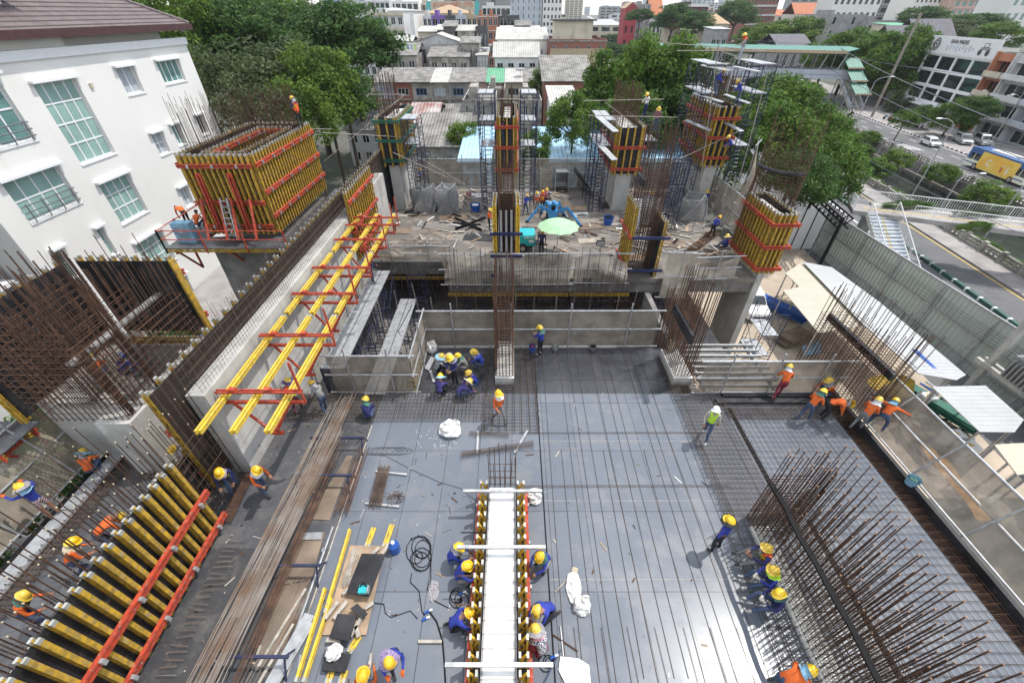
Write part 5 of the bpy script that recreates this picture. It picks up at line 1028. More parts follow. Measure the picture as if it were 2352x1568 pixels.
# ================================================================ column forms further back
def column_form(label, x0, x1, y0, y1, z0, z1, walers, wm='red', nx=4, ny=10, gap=True, base=None, cat='formwork'):
    t = thing('column_formwork', label, 'formwork', ((x0+x1)/2,(y0+y1)/2,z0))
    panel('', 'x', y0, x0, x1, z0, z1, nx, -1, walers, root=t, wm=wm, jut=.25, bolts=False); panel('', 'y', x0, y0, y1, z0, z1, ny, -1, walers, root=t, wm=wm, jut=.1, bolts=False); panel('', 'y', x1, y0, y1, z0, z1, ny, 1, walers, root=t, wm=wm, jut=.1, bolts=False); panel('', 'x', y1, x0, x1, z0, z1, nx, 1, walers, root=t, wm=wm, bolts=False)
    m = MB(); m.box(x0+.3,x1-.3,y0+.3,y1-.3,z1-.4,z1-.3,'concrete_w'); m.build('pour_top', t)
    if base:
        b = thing('concrete_column', base, 'column', ((x0+x1)/2,(y0+y1)/2,0)); m = MB(); m.box(x0+.25,x1-.25,y0+.1,y1-.25,base and (-7 if x0 > 12 and y0 < 30 else 0),z0+.05,'concrete'); m.build('column_body', b)
    return t
column_form('slim yellow column form with green walers at the rear left', -9.9,-8.6,34,39.3,3.5,7.0,(3.9,5.3,6.6),'green_w',3,11,base='grey column under the form with green walers')
column_form('tall central yellow column form with red walers between two dark scaffolds', GX-.6,GX+.5,33.7,39.5,2.9,7.1,(3.3,4.9,6.3),'red',3,12,base='grey column under the tall central form')
column_form('rear column form with red walers and a white plank walkway on its left', 8.0,9.7,33.9,39.6,2.9,6.4,(3.3,4.85),'red',4,13,base='grey column under the rear form near the spiral stacks')
column_form('rear right yellow column form rising into the high scaffold', 14.9,16.3,34,39.2,3.5,7.7,(4.1,5.5,6.8),'red',4,10,base='grey column under the rear right form')
column_form('corner yellow formwork with red walers above the tall bare column', 14.95,15.85,22.6,26.0,.5,4.2,(.75,2.15,3.5),'red',4,10,base='tall bare concrete column standing up from ground level at the right')
m = MB(); m.box(14.1,14.7,22.7,25.8,-6.95,.55,'concrete'); solo(m,'column_fin','smooth side face of the tall bare column','column') if False else None
t = thing('column_formwork', 'central form of steel and yellow girders clamped round the second rebar cage', 'formwork', (GX,23.5,-.5))
panel('', 'y', GX-.52, 22.8, 24.8, -.5, 4.6, 7, -1, (), root=t, gcol='yellow_b'); panel('', 'y', GX+.52, 22.8, 24.8, -.5, 4.6, 7, 1, (), root=t, gcol='yellow_b'); panel('', 'x', 25.0, GX-.5, GX+.5, -.5, 4.6, 4, 1, (), root=t, gcol='yellow_b')
m = MB()
for z in (.2,1.5,2.9): m = MB(); m.box(GX-.95,GX+.95,22.55,22.7,z,z+.14,'steelblue'); m.build('steel_clamp', t)
for x in (GX-.3,GX,GX+.3): m = MB(); m.box(x-.06,x+.06,22.72,22.78,-.4,4.3,'grey_w'); m.build('steel_bar', t)
t = thing('column_formwork', 'half-open yellow column form right of centre, red waler on its left side', 'formwork', (7.9,23.6,-.5))
panel('', 'y', 7.15, 22.9, 24.9, -.6, 4.5, 6, -1, (.6,2.6), root=t, jut=.2); panel('', 'y', 8.75, 22.9, 24.9, -.6, 3.6, 6, 1, (), root=t)
for z in (.5,2.6): m = MB(); m.box(7.0,9.2,22.6,22.72,z,z+.15,'steelblue'); m.build('steel_clamp', t)
cage('rusty starter bars above the rear left form', -9.7,-9.0,34.3,37.7,3.5,9.6,7.8,.2,.2,.3,lean=.1); cage('rusty starter bars above the tall central form', GX-.45,GX+.3,34.3,39,3,8.6,7.4,.2,.25,.25,lean=.06)
cage('rusty starter bars above the rear form with the white walkway', 8.3,9.4,34.4,39,3,9.0,7.2,.15,.2,.3,lean=.08); cage('rusty starter bars above the rear right form', 15.1,16.0,34.4,38.7,3,9.8,8.4,.2,.2,.3,lean=.08)
# ================================================================ scaffolding
fm = MB()
for x in (0,1.2): fm.cyl((x,0,0),(x,0,1.7),.032,'scaf',5)
for x in (.28,.92): fm.cyl((x,0,.0),(x,0,1.45),.02,'scaf',4)
fm.cyl((0,0,1.68),(1.2,0,1.68),.03,'scaf',5); fm.cyl((0,0,1.45),(1.2,0,1.45),.02,'scaf',4)
for z in (.25,.55,.85,1.15): fm.cyl((0,0,z),(.28,0,z),.018,'scaf',4); fm.cyl((.92,0,z),(1.2,0,z),.018,'scaf',4)
FR = fm.mesh('frame')
fm = MB(); fm.cyl((0,0,.2),(0,1.8,1.4),.018,'scaf',4); fm.cyl((0,0,1.4),(0,1.8,.2),.018,'scaf',4); BR = fm.mesh('cross_brace')
fm = MB(); fm.box(-.25,.25,0,1.85,0,.05,'galvplank'); PL = fm.mesh('plank')
fm = MB()
for x in (-.2,.2): fm.bar((x,0,0),(x,.5,1.7),.03,.06,'scaf')
for k in range(6): fm.box(-.2,.2,k*.085,k*.085+.16,.15+k*.27,.17+k*.27,'galv')
SRS = fm.mesh('stair')
def scaffold(label, x, y, z, levels, bays=1, rz=0., planks=(), group=None, stair=()):
    t = thing('scaffold_tower', label, 'scaffold', (x,y,z), rz, group); t['org'] = [0.,0.,0.]
    for l in range(levels):
        for b in range(bays+1): put(FR, 'frame', t, (0,b*1.8,l*1.7))
        for b in range(bays):
            for xx in (0,1.2): put(BR, 'cross_brace', t, (xx,b*1.8,l*1.7))
        if l in planks:
            for b in range(bays):
                for xx in (.3,.85): put(PL, 'plank', t, (xx,b*1.8,(l+1)*1.7+.01))
        if l in stair: put(SRS, 'stair', t, (.6,.2,l*1.7))
    return t
# lower left opening: galvanised walkways beside the wall
scaffold('blue scaffold run with galvanised planks down in the opening beside the long wall', -8.7,14.0,-4.8,3,5,0,(2,))
scaffold('lower parallel scaffold run deeper in the opening', -7.4,14.2,-5.3,2,5,0,(1,),stair=(1,))
scaffold('scaffold standing under the left rear slab edge', -6.9,24.0,-3.9,2,1)
for k in range(7): scaffold('propping scaffold under the rear slab, number %s from the left' % ['one','two','three','four','five','six','seven'][k], -3.2+k*2.1, 23.6, -3.9, 2, 1, 0, (), 'propping scaffolds under the rear slab')
scaffold('scaffold tower with stair left of the tall central form', GX-2.1,33.5,0,5,1,0,(2,3,4),stair=(0,1,2,3)); scaffold('scaffold tower right of the tall central form', GX+.95,33.5,0,5,1,0,(2,3,4),stair=(0,1,2))
scaffold('scaffold tower right of the form with green walers', -8.2,34,0,4,1,0,(2,3),stair=(0,1,2,3)); scaffold('scaffold tower behind the form with green walers', -10.9,36.5,0,4,1,0,())
scaffold('scaffold tower left of the rear form with the white walkway', 6.3,33.6,0,4,2,0,(2,3),stair=(0,1,2,3)); scaffold('scaffold tower right of the rear form beside the waiting worker', 10.2,35,0,4,1,0,(2,),stair=(0,1,2))
scaffold('high scaffold tower left of the rear right form', 13.2,33.5,0,6,2,0,(4,5)); scaffold('high scaffold tower right of the rear right form', 16.7,33.5,0,6,2,0,(2,4,5),stair=(2,))
scaffold('small scaffold at ground level beside the parked white car', 16.3,21.5,-7,3,1,0,(0,1)); scaffold('dark scaffold frame bay between the right cages', 11.2,30.2,0,3,1)
def plank(p, q, w, m='galvplank', label='', name='scaffold_plank', cat='plank', t_=.05): mb = MB(); mb.bar(p,q,w,t_,m); return solo(mb,name,label,cat)
plank(PY(1372,266,34.2),PY(1415,303,31.5),.5,label='upper white walkway plank left of the rear form'); plank(PY(1366,320,34.2),PY(1412,368,31.5),.5,label='lower white walkway plank left of the rear form')
for a in (((1612,150),(1675,163),32.5,'top left'),((1685,153),(1745,165),32.5,'top right'),((1594,214),(1660,235),32.5,'middle left'),((1665,217),(1722,238),32.5,'middle right'),((1575,276),(1632,300),32.5,'third left'),((1665,280),(1704,302),32.5,'third right')):
    plank(PY(*a[0],a[2]+1.5),PY(*a[1],a[2]),.45,label='white walkway plank at the %s of the high scaffold' % a[3])
def pipe(u0,v0,y0,u1,v1,y1,label,r=.028,m='pipe',grp=None,name='scaffold_pipe'):
    mb = MB(); mb.cyl(PY(u0,v0,y0),PY(u1,v1,y1),r,m,6); return solo(mb,name,label,'pipe',grp)
for a in ((845,217,34,930,217,34,'level pipe above the form with green walers'),(745,370,32,930,217,35,'long sloping pipe crossing before the form with green walers'),(535,292,30,760,297,36,'level pipe reaching from the box formwork to the rear left scaffold'),(740,305,31,1020,320,36,'second level pipe behind the box formwork'),
          (1340,232,33,1525,228,33,'level pipe over the rear form'),(1352,265,32.5,1555,270,32.5,'second level pipe across the rear form'),(1390,235,33,1500,320,35,'sloping brace over the rear form'),(1510,98,33,1750,116,33,'topmost pipe of the high scaffold'),(1555,117,32.6,1765,117,32.6,'second pipe below the top of the high scaffold'),
          (1655,70,33,1600,480,32,'left standard pole of the high scaffold'),(1762,170,33,1680,480,31,'right standard pole of the high scaffold'),(1530,380,31,1700,300,34,'sloping brace of the high scaffold'),(1140,227,33,1235,230,33,'level pipe above the tall central form'),(1108,225,33,1108,500,33,'left standard of the central scaffold'),(1212,228,33,1214,430,33,'right standard of the central scaffold'),
          (902,350,33,1065,425,34,'long raking prop behind the spiral stacks'),(960,360,35,1068,424,35,'second long raking prop behind the spiral stacks'),(1655,118,33,1690,130,31,'short pipe under the topmost worker')): pipe(*a)
for k, (u, v) in enumerate(((1575,560),(1620,610),(1690,520),(1480,590),(1555,640))): mb = MB(); p = G(u,v,-3.8); mb.cyl(p,p+Vector((.2,.1,5.2)),.028,'pipe',6); solo(mb,'scaffold_pipe',['first','second','third','fourth','fifth'][k]+' leaning pipe around the right void, from the left','pipe','leaning pipes around the right void')
# ================================================================ netting screens
def screen(label, p0, p1, z0, z1, m='tarp', seed=1, posts=3, lean=(0,0), sag=.1, amp=.05, group=None, rails=(1,.5,0), drape=0.):
    p0 = Vector((*p0,0)); p1 = Vector((*p1,0)); ln = Vector((*lean,0)); t = thing('netting_screen', label, 'netting', (p0.x,p0.y,z0), 0, group)
    mb = MB(); mb.cloth(p0+Vector((0,0,z0)),p1+Vector((0,0,z0)),p1+ln+Vector((0,0,z1)),p0+ln+Vector((0,0,z1)),int((p1-p0).length*6)+2,10,amp,m,seed,drape); mb.build('net', t, smooth=True)
    o = Vector((0,-.06,0)) if abs((p1-p0).x) > abs((p1-p0).y) else Vector((.06 if p0.x < 0 else -.06,0,0))
    for f in rails: z = z0+(z1-z0)*f; mb = MB(); a = p0+ln*f+o; b = p1+ln*f+o; d = (b-a).normalized()*.25; mb.cyl(a-d+Vector((0,0,z)),b+d+Vector((0,0,z+.02)),.038,'galv',6); mb.build('rail', t)
    for k in range(posts): f = (k+.5)/posts; a = p0+(p1-p0)*f; mb = MB(); mb.cyl(a+o*2+Vector((0,0,z0-.2)),a+ln+o*2+Vector((0,0,z1+.45)),.035,'galv',6); mb.build('post', t)
    return t
screen('long brown netting screen across the centre of the deck', (-4.2,16.0),(6.9,16.0),.05,2.15,seed=1,posts=4)
screen('brown netting screen in front of the left opening', (-7.6,12.85),(-4.2,12.85),.05,2.1,seed=2,posts=2)
screen('short side screen with a reddish pipe joining the two left netting screens', (-4.2,12.9),(-4.2,15.95),.05,2.1,seed=3,posts=1)
screen('netting screen before the joist gap on the right', (8.0,12.8),(13.9,12.8),.05,1.85,seed=4,posts=3)
screen('long netting screen along the right edge of the deck', (14.3,1.0),(14.3,12.0),.05,1.6,seed=5,posts=5,lean=(1.0,0),amp=.1)
screen('torn pale netting hanging along the rear slab edge, left part', (-4.2,22.6),(3.6,22.6),-.35,1.75,'tarp_l',6,5,amp=.3,drape=.35)
screen('torn pale netting hanging along the rear slab edge, right part', (3.8,22.55),(7.0,22.5),-.2,1.8,'tarp_l',7,2,amp=.5,drape=.7)
screen('crumpled netting beside the half-open column form', (9.3,22.5),(11.0,22.3),-1.2,1.9,'tarp_l',8,1,amp=.3)
screen('low grey netting at the right end of the rear slab edge', (11.2,22.6),(13.8,22.8),.0,1.5,'tarp_l',9,1,amp=.4,drape=.4)
screen('worn netting over the stacked pipes at the left rear slab edge', (-9.2,25.0),(-4.3,25.0),.0,1.1,'tarp_l',10,2,amp=.25,drape=.3)
screen('brown netting screen with pipes at the lower left edge', (-15.7,1.0),(-15.7,9.9),.0,2.3,'tarp',11,4,lean=(-.9,0),amp=.1)
screen('rear boundary screen of the site, left of centre', (-12.4,40),(1.0,40),0,2.5,'tarp_l',12,6,amp=.04); screen('rear boundary screen of the site, right of centre', (1.2,40),(16.4,40),0,2.5,'tarp_l',13,6,amp=.04)
screen('side boundary screen behind the corner formwork', (16.6,28.0),(16.6,39.8),0,2.6,'tarp_l',14,6,amp=.06)
screen('tall loose grey net on the right leg of the high scaffold', (17.3,31.6),(18.3,33.0),.5,5.6,'tarp',15,1,amp=.35)

for lb, x0, x1, y in (('curtain of thin upright bars standing before the torn netting, left part',-4.1,3.4,21.9),('curtain of thin upright bars standing before the torn netting, right part',3.6,7.2,21.7),('short curtain of bars hanging below the left rear slab edge',-8.8,-4.4,24.6)):
    t = thing('wall_rebar', lb, 'rebar', ((x0+x1)/2,y,-3.9)); sg = []; k = 0
    while x0+k*.17 < x1: x = x0+k*.17; sg.append(((x,y+(k%2)*.25,-3.9),(x+R.gauss(0,.05),y+(k%2)*.25+R.gauss(0,.05),(2.0 if y < 22.5 else -.2)+R.uniform(-1.0,.6)))); k += 1
    bars(t,'upright_bar',sg,.013,'rust'); bars(t,'tie_bar',[((x0,y,z),(x1,y,z)) for z in (-3.4,-2.9,-2.3,-1.6,-1.0)],.011,'rebar')
t = thing('edge_joists', 'yellow girders along the underside of the rear slab edge', 'girders', (0,22.7,-1.3))
for k in range(3): girder(t, (-4.1+k*3.9,22.75,-1.3), (-.3+k*3.9,22.75,-1.3), (0,0,1), cap=False)
t = thing('edge_joists', 'yellow girders under the left rear slab edge', 'girders', (-7,25,-1.0)); girder(t, (-9.1,25.05,-1.4), (-4.3,25.05,-1.4), (0,0,1), cap=False)
for k in range(16):
    x = -8.6+k*1.25; yy = 21.3+(k%3)*.8; mb = MB(); mb.cyl((x,yy,-3.9),(x+R.gauss(0,.1),yy,-.5),.035,'pipe',6); solo(mb,'steel_prop',nth[k]+' grey prop under the rear slab, counted from the left','prop','grey props under the rear slab')
t = thing('wall_formwork', 'small stack of yellow girder ends standing down in the opening behind the netting', 'formwork', (-5.2,14.5,-3))
for k in range(12): girder(t, (-5.6+(k%4)*.25,14.2+(k//4)*.35,-5), (-5.6+(k%4)*.25,14.2+(k//4)*.35,-1.6), (0,1,0))
for k in range(9):
    a = Vector((R.uniform(-8.8,-4.6),R.uniform(13.5,22),R.uniform(-5,-2))); mb = MB(); mb.cyl(a,a+Vector((R.uniform(-2.5,2.5),R.uniform(-2,2),R.uniform(-.5,3))),.028,'pipe',6); solo(mb,'scaffold_pipe',nth[k]+' loose brace pipe among the scaffolds in the left opening','pipe','brace pipes in the left opening')
m = MB(); rr = random.Random(77)
for k in range(230):
    q = rr.random()
    if q < .45: x = rr.uniform(-5.4,-1.3); y = rr.uniform(1.8,10.5)
    elif q < .75: x = rr.uniform(-9.0,-5.7); y = rr.uniform(1.8,11)
    else: x = rr.uniform(.5,6.9); y = rr.uniform(2,15)
    a = rr.uniform(0,3.14); L = rr.choice([.03,.05,.08,.15,.3]); m.bar((x,y,.012),(x+cos(a)*L,y+sin(a)*L,.014),rr.choice([.01,.02,.04]),.012,rr.choice(['timber','plywood','galv','rust','black','rust','plyraw']))
tag(solo(m,'deck_debris',None,None), kind='stuff')
# ================================================================ right side of the site
Q_ = .33735
def B(n, x, y, z=0.): return G(588*n+x*Q_, 1039+y*Q_, z)
def C4(x, y, z): return G(1764+x/3, 517+y/3, z)
t = thing('hoarding_fence', 'tall pale green ribbed metal hoarding along the frontage road', 'fence', (32,25,-7))
m = MB()
for k in range(9): m.box(32,32.06,4+k*4.1,8.08+k*4.1,-6.95,-2.7,'hoarding')
m.build('sheet', t)
for z in (-6.2,-4.6,-2.75): m = MB(); m.box(31.9,31.99,4,41,z,z+.09,'galv'); m.build('rail', t)
for k in range(9):
    y = 5+k*4.3; m = MB(); m.bar((31.8,y,-7),(31.85,y,-2.8),.08,.08,'galv'); m.bar((30.6,y,-7),(31.8,y,-3.4),.06,.06,'galv'); m.bar((31.0,y,-6.3),(31.8,y,-6.3),.05,.05,'galv'); m.bar((31.2,y,-5.2),(31.8,y,-5.2),.05,.05,'galv'); m.build('raking_frame', t)
m = MB()
for k in range(6): m.tube([(31.7,8+j*3.2,-3.3-k*.18-.25*abs(sin(j*1.5+k*.2))) for j in range(11)], .012, 'black', 3)
solo(m,'cable_run','black cables slung along the inside of the ribbed hoarding','cable')
t = thing('hoarding_fence', 'white panelled hoarding closing the site corner behind the formwork', 'fence', (28,41,-7)); m = MB()
for k in range(6): m.box(25+k*1.2,26.17+k*1.2,41.2,41.26,-6.95,-2.6,'white_p')
m.build('sheet', t)
for k in range(7): m = MB(); m.box(24.96+k*1.2,25.02+k*1.2,41.1,41.19,-7,-2.5,'black'); m.build('post', t)
def shed(label, pts, th, m, legs=True):
    t = thing('shed', label, 'shed', tuple(sum((Vector(p) for p in pts), Vector())/len(pts))[:2]+(-7,)); mb = MB(); mb.slab(pts, th, m); mb.build('roof', t)
    c = sum((Vector(p) for p in pts), Vector())/len(pts)
    for p in pts: p = c+(Vector(p)-c)*.93; mb = MB(); mb.cyl((p.x,p.y,-7),(p.x,p.y,p.z-.08),.06,'galv',5); mb.build('leg', t)
    return t
shed('cream ribbed sheet roof of the site store nearest the tall column', [C4(240,252,-4.0),C4(665,690,-4.0),C4(350,742,-4.0),C4(105,450,-4.0),C4(218,425,-4.0),C4(118,330,-4.0)], .05, 'roof_cream')
shed('long white ribbed sheet roof along the foot of the hoarding', [C4(240,252,-3.8),C4(440,290,-3.8),C4(770,530,-3.8),C4(1365,1030,-3.8),C4(1300,1065,-3.8),C4(1040,1022,-3.8),C4(665,690,-3.8)], .05, 'roof_white')
shed('lower white ribbed roof next to the transformer', [C4(1130,1112,-4.0),C4(1500,1104,-4.0),C4(1764,1340,-4.0),C4(1700,1425,-4.0),C4(1460,1422,-4.0)], .05, 'roof_white')
shed('small cream sheet roof at the right edge below the transformer', [C4(1560,1510,-4.0),C4(1830,1495,-4.0),C4(1860,1700,-4.0),C4(1720,1720,-4.0)], .05, 'roof_cream')
m = MB(); p = C4(1000,856,-3.75); q = C4(1180,1028,-3.85)
for k in range(3): o = Vector((k*.09,0,0)); m.bar(p+o,q+o,.06,.06,'blue_p')
solo(m,'blue_pipes','bundle of blue pipes lying on the long white roof','pipes')
t = thing('transformer', 'grey pole-mounted transformer with cooling fins and insulators at the right edge', 'transformer', (31,17.6,-4.6)); m = MB(); m.box(30.3,31.7,16.6,18.9,-4.6,-3.2,'grey_w'); m.box(30.2,31.8,16.5,19,-3.2,-3.1,'grey_w')
m.build('tank', t)
for k in range(9): m = MB(); m.box(30.0,30.29,16.7+k*.25,16.78+k*.25,-4.5,-3.35,'grey_w'); m.build('fin', t)
m = MB(); m.cyl((30.5,17.2,-2.5),(30.5,18.9,-2.5),.28,'galv',10); m.build('oil_drum', t)
for k in range(3): m = MB(); m.cyl((31,16.9+k*.7,-3.1),(31,16.9+k*.7,-2.6),.07,'black',7,.03); m.build('insulator', t)
for y, s in ((20.0,'far'),(14.6,'near')):
    m = MB(); m.bar((30.6,y,-7),(30.6,y,1.6),.34,.34,'concrete'); 
    solo(m,'utility_pole','grey concrete transformer pole, the %s one of the pair' % s,'pole')
m = MB(); m.bar((30.35,14,-4.75),(30.35,20.6,-4.75),.22,.3,'concrete'); m.bar((30.9,14,-4.75),(30.9,20.6,-4.75),.22,.3,'concrete'); solo(m,'pole_crossbeam','pair of concrete beams carrying the grey transformer','beam')
t = thing('footbridge_truss', 'dark steel lattice truss by the site corner', 'truss', (27,44,-7)); m = MB(); a = G(1852,455,-2.2); b = G(1925,525,-2.2)
for o in (0,.9):
    for z in (0,.9): m.bar(a+Vector((o,0,z)),b+Vector((o,0,z)),.12,.12,'black')
    for k in range(9): p = a+(b-a)*k/9+Vector((o,0,0)); q = a+(b-a)*(k+1)/9+Vector((o,0,.9)); m.bar(p,q,.07,.07,'black'); m.bar(p+Vector((0,0,.9)),p,.06,.06,'black')
m.bar(b+Vector((0,0,1)),(b.x,b.y,-7),.2,.2,'black'); m.build('chord', t)
# stored goods under and around the sheds
rr = random.Random(21)
def sheet_stack(label, c, L, W, H, rz, m1, n=6, name='plank_stack', cat='stack', jit=.15):
    t = thing(name, label, cat, tuple(c), rz); t['org'] = [0.,0.,0.]
    for k in range(n): mb = MB(); a = rr.uniform(-jit,jit); mb.box(-L/2+a,L/2+a,-W/2+a*.3,W/2+a*.3,H*k/n+.002,H*(k+1)/n-.004,m1); o = mb.build('board', t, local=True); o.rotation_euler = (0,0,rr.uniform(-.06,.06)*(jit*6))
    return t
sheet_stack('green steel sections stacked along the fence below the netting', C4(1130,1250,-6.6), 4.5,.7,.5,radians(112),'green_p')
sheet_stack('second bundle of dark green sections beside the first', C4(1090,1330,-6.6)+Vector((-.4,-.5,0)), 4.5,.5,.4,radians(114),'cl_green')
sheet_stack('blue scaffold frames stacked by the cream shed', C4(90,590,-6.7), 4,.9,.6,radians(125),'blue_p',5)
sheet_stack('heap of dark boards beside the yard', C4(170,790,-6.8), 2.4,1.2,.5,.4,'plyraw',6,'board_heap','heap',.3)
m = MB(); m.cloth(C4(235,830,-6.3),C4(350,800,-6.2),C4(370,880,-6.6),C4(250,900,-6.6),10,8,.2,'cl_blue',3); solo(m,'striped_tarpaulin','crumpled blue striped tarpaulin on the board heap','tarpaulin')
m = MB(); c = C4(850,1100,-5.4); m.ell(c,(1.3,.9,.6),'cloth_y',12,6,jit=.35); solo(m,'yellow_cover','crumpled yellow cover beyond the right netting','cover')
m = MB(); c = G(2140,1140,-.6)+Vector((1.2,0,0)); m.cloth((15.5,7.2,-.2),(15.9,10.2,-.2),(16.9,9.8,-.6),(16.4,7.2,-.6),16,8,.18,'orange_t',9); solo(m,'orange_sheet','crumpled orange sheet hanging outside the right netting','sheet')
for k, (x, y, lb) in enumerate(((1290,1440,'white electrical cabinet with a warning label beside the green sections'),(1390,1520,'second white electrical cabinet next to the netting'),(1100,1180,'white perforated boxes beside the green sections'))):
    c = C4(x,y,-6); t = thing('electrical_cabinet', lb, 'cabinet', tuple(c)[:2]+(-7,)); m = MB(); m.box(c.x-.45,c.x+.45,c.y-.3,c.y+.3,-7,-5.9,'white_p'); m.build('case', t)
    m = MB(); m.poly([(c.x-.2,c.y-.31,-6.6),(c.x+.2,c.y-.31,-6.6),(c.x,c.y-.31,-6.25)],'paint_y'); m.poly([(c.x-.2,c.y-.1,-5.89),(c.x+.2,c.y-.1,-5.89),(c.x,c.y+.2,-5.89)],'paint_y'); m.build('warning_sign', t)
m = MB()
for k in range(60): c = C4(rr.uniform(900,1300),rr.uniform(1150,1560),-6.9); a = rr.uniform(0,6.28); L = rr.uniform(.4,1.6); m.bar(c,c+Vector((cos(a)*L,sin(a)*L,rr.uniform(0,.3))),.12,.08,rr.choice(['plyblack','rust','tarp_k','blue_p','timber','green_p','galv']))
tag(solo(m,'yard_debris',None,None), kind='stuff')
t = thing('cable_drum_heap', 'heap of coiled black cable under a grey net at the right edge', 'cable heap', C4(1900,1850,-6.9)); m = MB()
c = B(3,1480,190,-6.2)
for k in range(14): m.tube([c+Vector(((.5+.02*k)*cos(a*.5),(.8+.02*k)*sin(a*.5),.05*k)) for a in range(14)], .03, 'black', 4)
m.build('coil', t); t.location = c; t['org'] = list(c)
for o in t.children: o.location = (-c.x,-c.y,-c.z)
# ================================================================ vehicles
def car(name, label, x, y, z, rz, L=4.2, W=1.75, H=1.5, m='car_w', cat='car', suv=False, group=None):
    t = thing(name, label, cat, (x,y,z), rz, group); t['org'] = [0.,0.,0.]
    hb = H*.58; pr = [(-L/2,.28),(-L/2+.02,hb*.85),(-L/2+.25,hb+.05),(L*.14,hb+.03),(L*.30,hb-.02),(L/2-.12,hb*.80),(L/2,.5),(L/2-.02,.28)]
    def loft(mb, prof, mtl, w0, w1=None, z0=0, z1=1):
        n = len(prof); vs = []
        for s in (-1,1):
            for (px, pz) in prof: k = (pz-z0)/(z1-z0) if z1 > z0 else 0; ww = w0+(w1-w0)*max(0,min(1,k)) if w1 else w0; vs.append((px,s*ww/2,pz))
        mb.add(vs, [tuple(range(n)), tuple(range(n,2*n))[::-1]]+[(i,n+i,n+(i+1)%n,(i+1)%n) for i in range(n)], mtl)
    mb = MB(); loft(mb, pr, m, W, W*.94, .3, hb); rp = [(-L/2+.35 if suv else -L/2+.45,hb+.02),(-L/2+.5 if suv else -L/2+.75,H),(L*.05,H+.01),(L*.24,hb+.02)]
    loft(mb, rp, m, W*.93, W*.74, hb, H); b = mb.build('body', t, local=True)
    try: bv = b.modifiers.new('bevel','BEVEL'); bv.width = .07; bv.segments = 2
    except Exception: pass
    mb = MB(); gp = [(-L/2+.55,hb+.1),(-L/2+.82,H-.12),(L*.03,H-.12),(L*.19,hb+.1)]; loft(mb, gp, 'glass_dark', W*.92+.02, W*.76+.03, hb+.1, H)
    mb.poly([(L*.235+.02,-W*.4,hb+.08),(L*.235+.02,W*.4,hb+.08),(L*.062+.03,W*.33,H-.08),(L*.062+.03,-W*.33,H-.08)],'glass_dark'); mb.poly([(-L/2+.38,W*.38,hb+.12),(-L/2+.38,-W*.38,hb+.12),(-L/2+.58,-W*.33,H-.15),(-L/2+.58,W*.33,H-.15)],'glass_dark')
    mb.build('windows', t, local=True)
    for sx in (-L*.31,L*.32):
        for sy in (-1,1): mb = MB(); mb.cyl((sx,sy*(W/2-.2),.32),(sx,sy*(W/2+.01),.32),.32,'rubber',14); o = mb.build('wheel', t, local=True); mb = MB(); mb.cyl((sx,sy*(W/2+.0),.32),(sx,sy*(W/2+.025),.32),.19,'galv',10); r = mb.build('rim', None); r.parent = o
    for sy in (-1,1): mb = MB(); mb.ell((L/2-.12,sy*W*.36,hb*.74),(.14,.2,.09),'white_p',8,4); mb.build('headlight', t, local=True); mb = MB(); mb.ell((-L/2+.08,sy*W*.40,hb*.85),(.08,.1,.14),'paint_r',8,4); mb.build('tail_light', t, local=True)
    mb = MB(); mb.box(L/2-.03,L/2+.01,-W*.25,W*.25,.42,.6,'black'); mb.build('grille', t, local=True)
    return t
RA = -(pi/2+radians(7.1)); 
car('parked_car','small silver-white hatchback driving on the main road past the hatched marking',79.4,85.2,-6.98,RA,3.8,1.7,1.5)
car('parked_car','silver sport utility car parked before the shophouses, left of the pair',86.6,86.6,-6.85,RA-.25,4.7,1.85,1.75,'car_s',suv=True,group='silver cars parked at the shophouses'); car('parked_car','silver sport utility car parked before the shophouses, right of the pair',89.5,85.6,-6.85,RA-.25,4.7,1.85,1.75,'car_s',suv=True,group='silver cars parked at the shophouses')
c = G(1746,742,-7); car('parked_car','white sport utility car parked in the sandy yard under the cages',c.x,c.y+2.3,-6.99,-pi/2-.1,4.7,1.85,1.75,'car_w',suv=True)
t = thing('bus', 'cream and blue city bus with an orange advertisement on its side', 'bus', (XL(66.5,73.9),66.5,-6.98), RA); t['org'] = [0.,0.,0.]
L = 11.5; m = MB(); m.box(-L/2,L/2,-1.24,1.24,.35,1.25,'bus_c'); m.box(-L/2+.02,L/2-.02,-1.22,1.22,2.2,2.95,'bus_b'); m.box(-L/2+.05,L/2-.05,-1.18,1.18,1.253,2.197,'glass_dark'); m.box(-L/2+.01,L/2-.01,-1.245,-1.2401,.75,.9,'bus_b'); m.box(-L/2-.0,-L/2+.5,-1.23,1.23,1.251,2.199,'bus_b')
for k in range(7): x = -L/2+1.3+k*1.5; m.box(x,x+.08,-1.235,1.235,1.252,2.198,'bus_c')
m.build('body', t, local=True); m = MB(); m.box(-L/2+2.6,L/2-1.8,1.247,1.27,.4,2.75,'bus_o'); m.box(-L/2+2.6,L/2-1.8,-1.27,-1.247,.4,2.75,'bus_o')
for s in (1,-1):
    for k in range(3): x = 1.3+k*.5; m.box(x,x+.26,s*1.272,s*1.28,.9,1.6,['paint_r','bus_o','white_p'][k]); m.box(x+.07,x+.19,s*1.272,s*1.28,1.6,1.9,'white_p')
m.build('advertisement', t, local=True)
text(t, 'C', (-1.2,-1.275,1.5), 1.3, 'white_p', (pi/2,0,0))
m = MB(); m.box(-3,1.5,-.6,.6,2.951,3.15,'white_p'); m.box(2.3,3.6,-.5,.5,2.951,3.1,'white_p'); m.build('roof_unit', t, local=True)
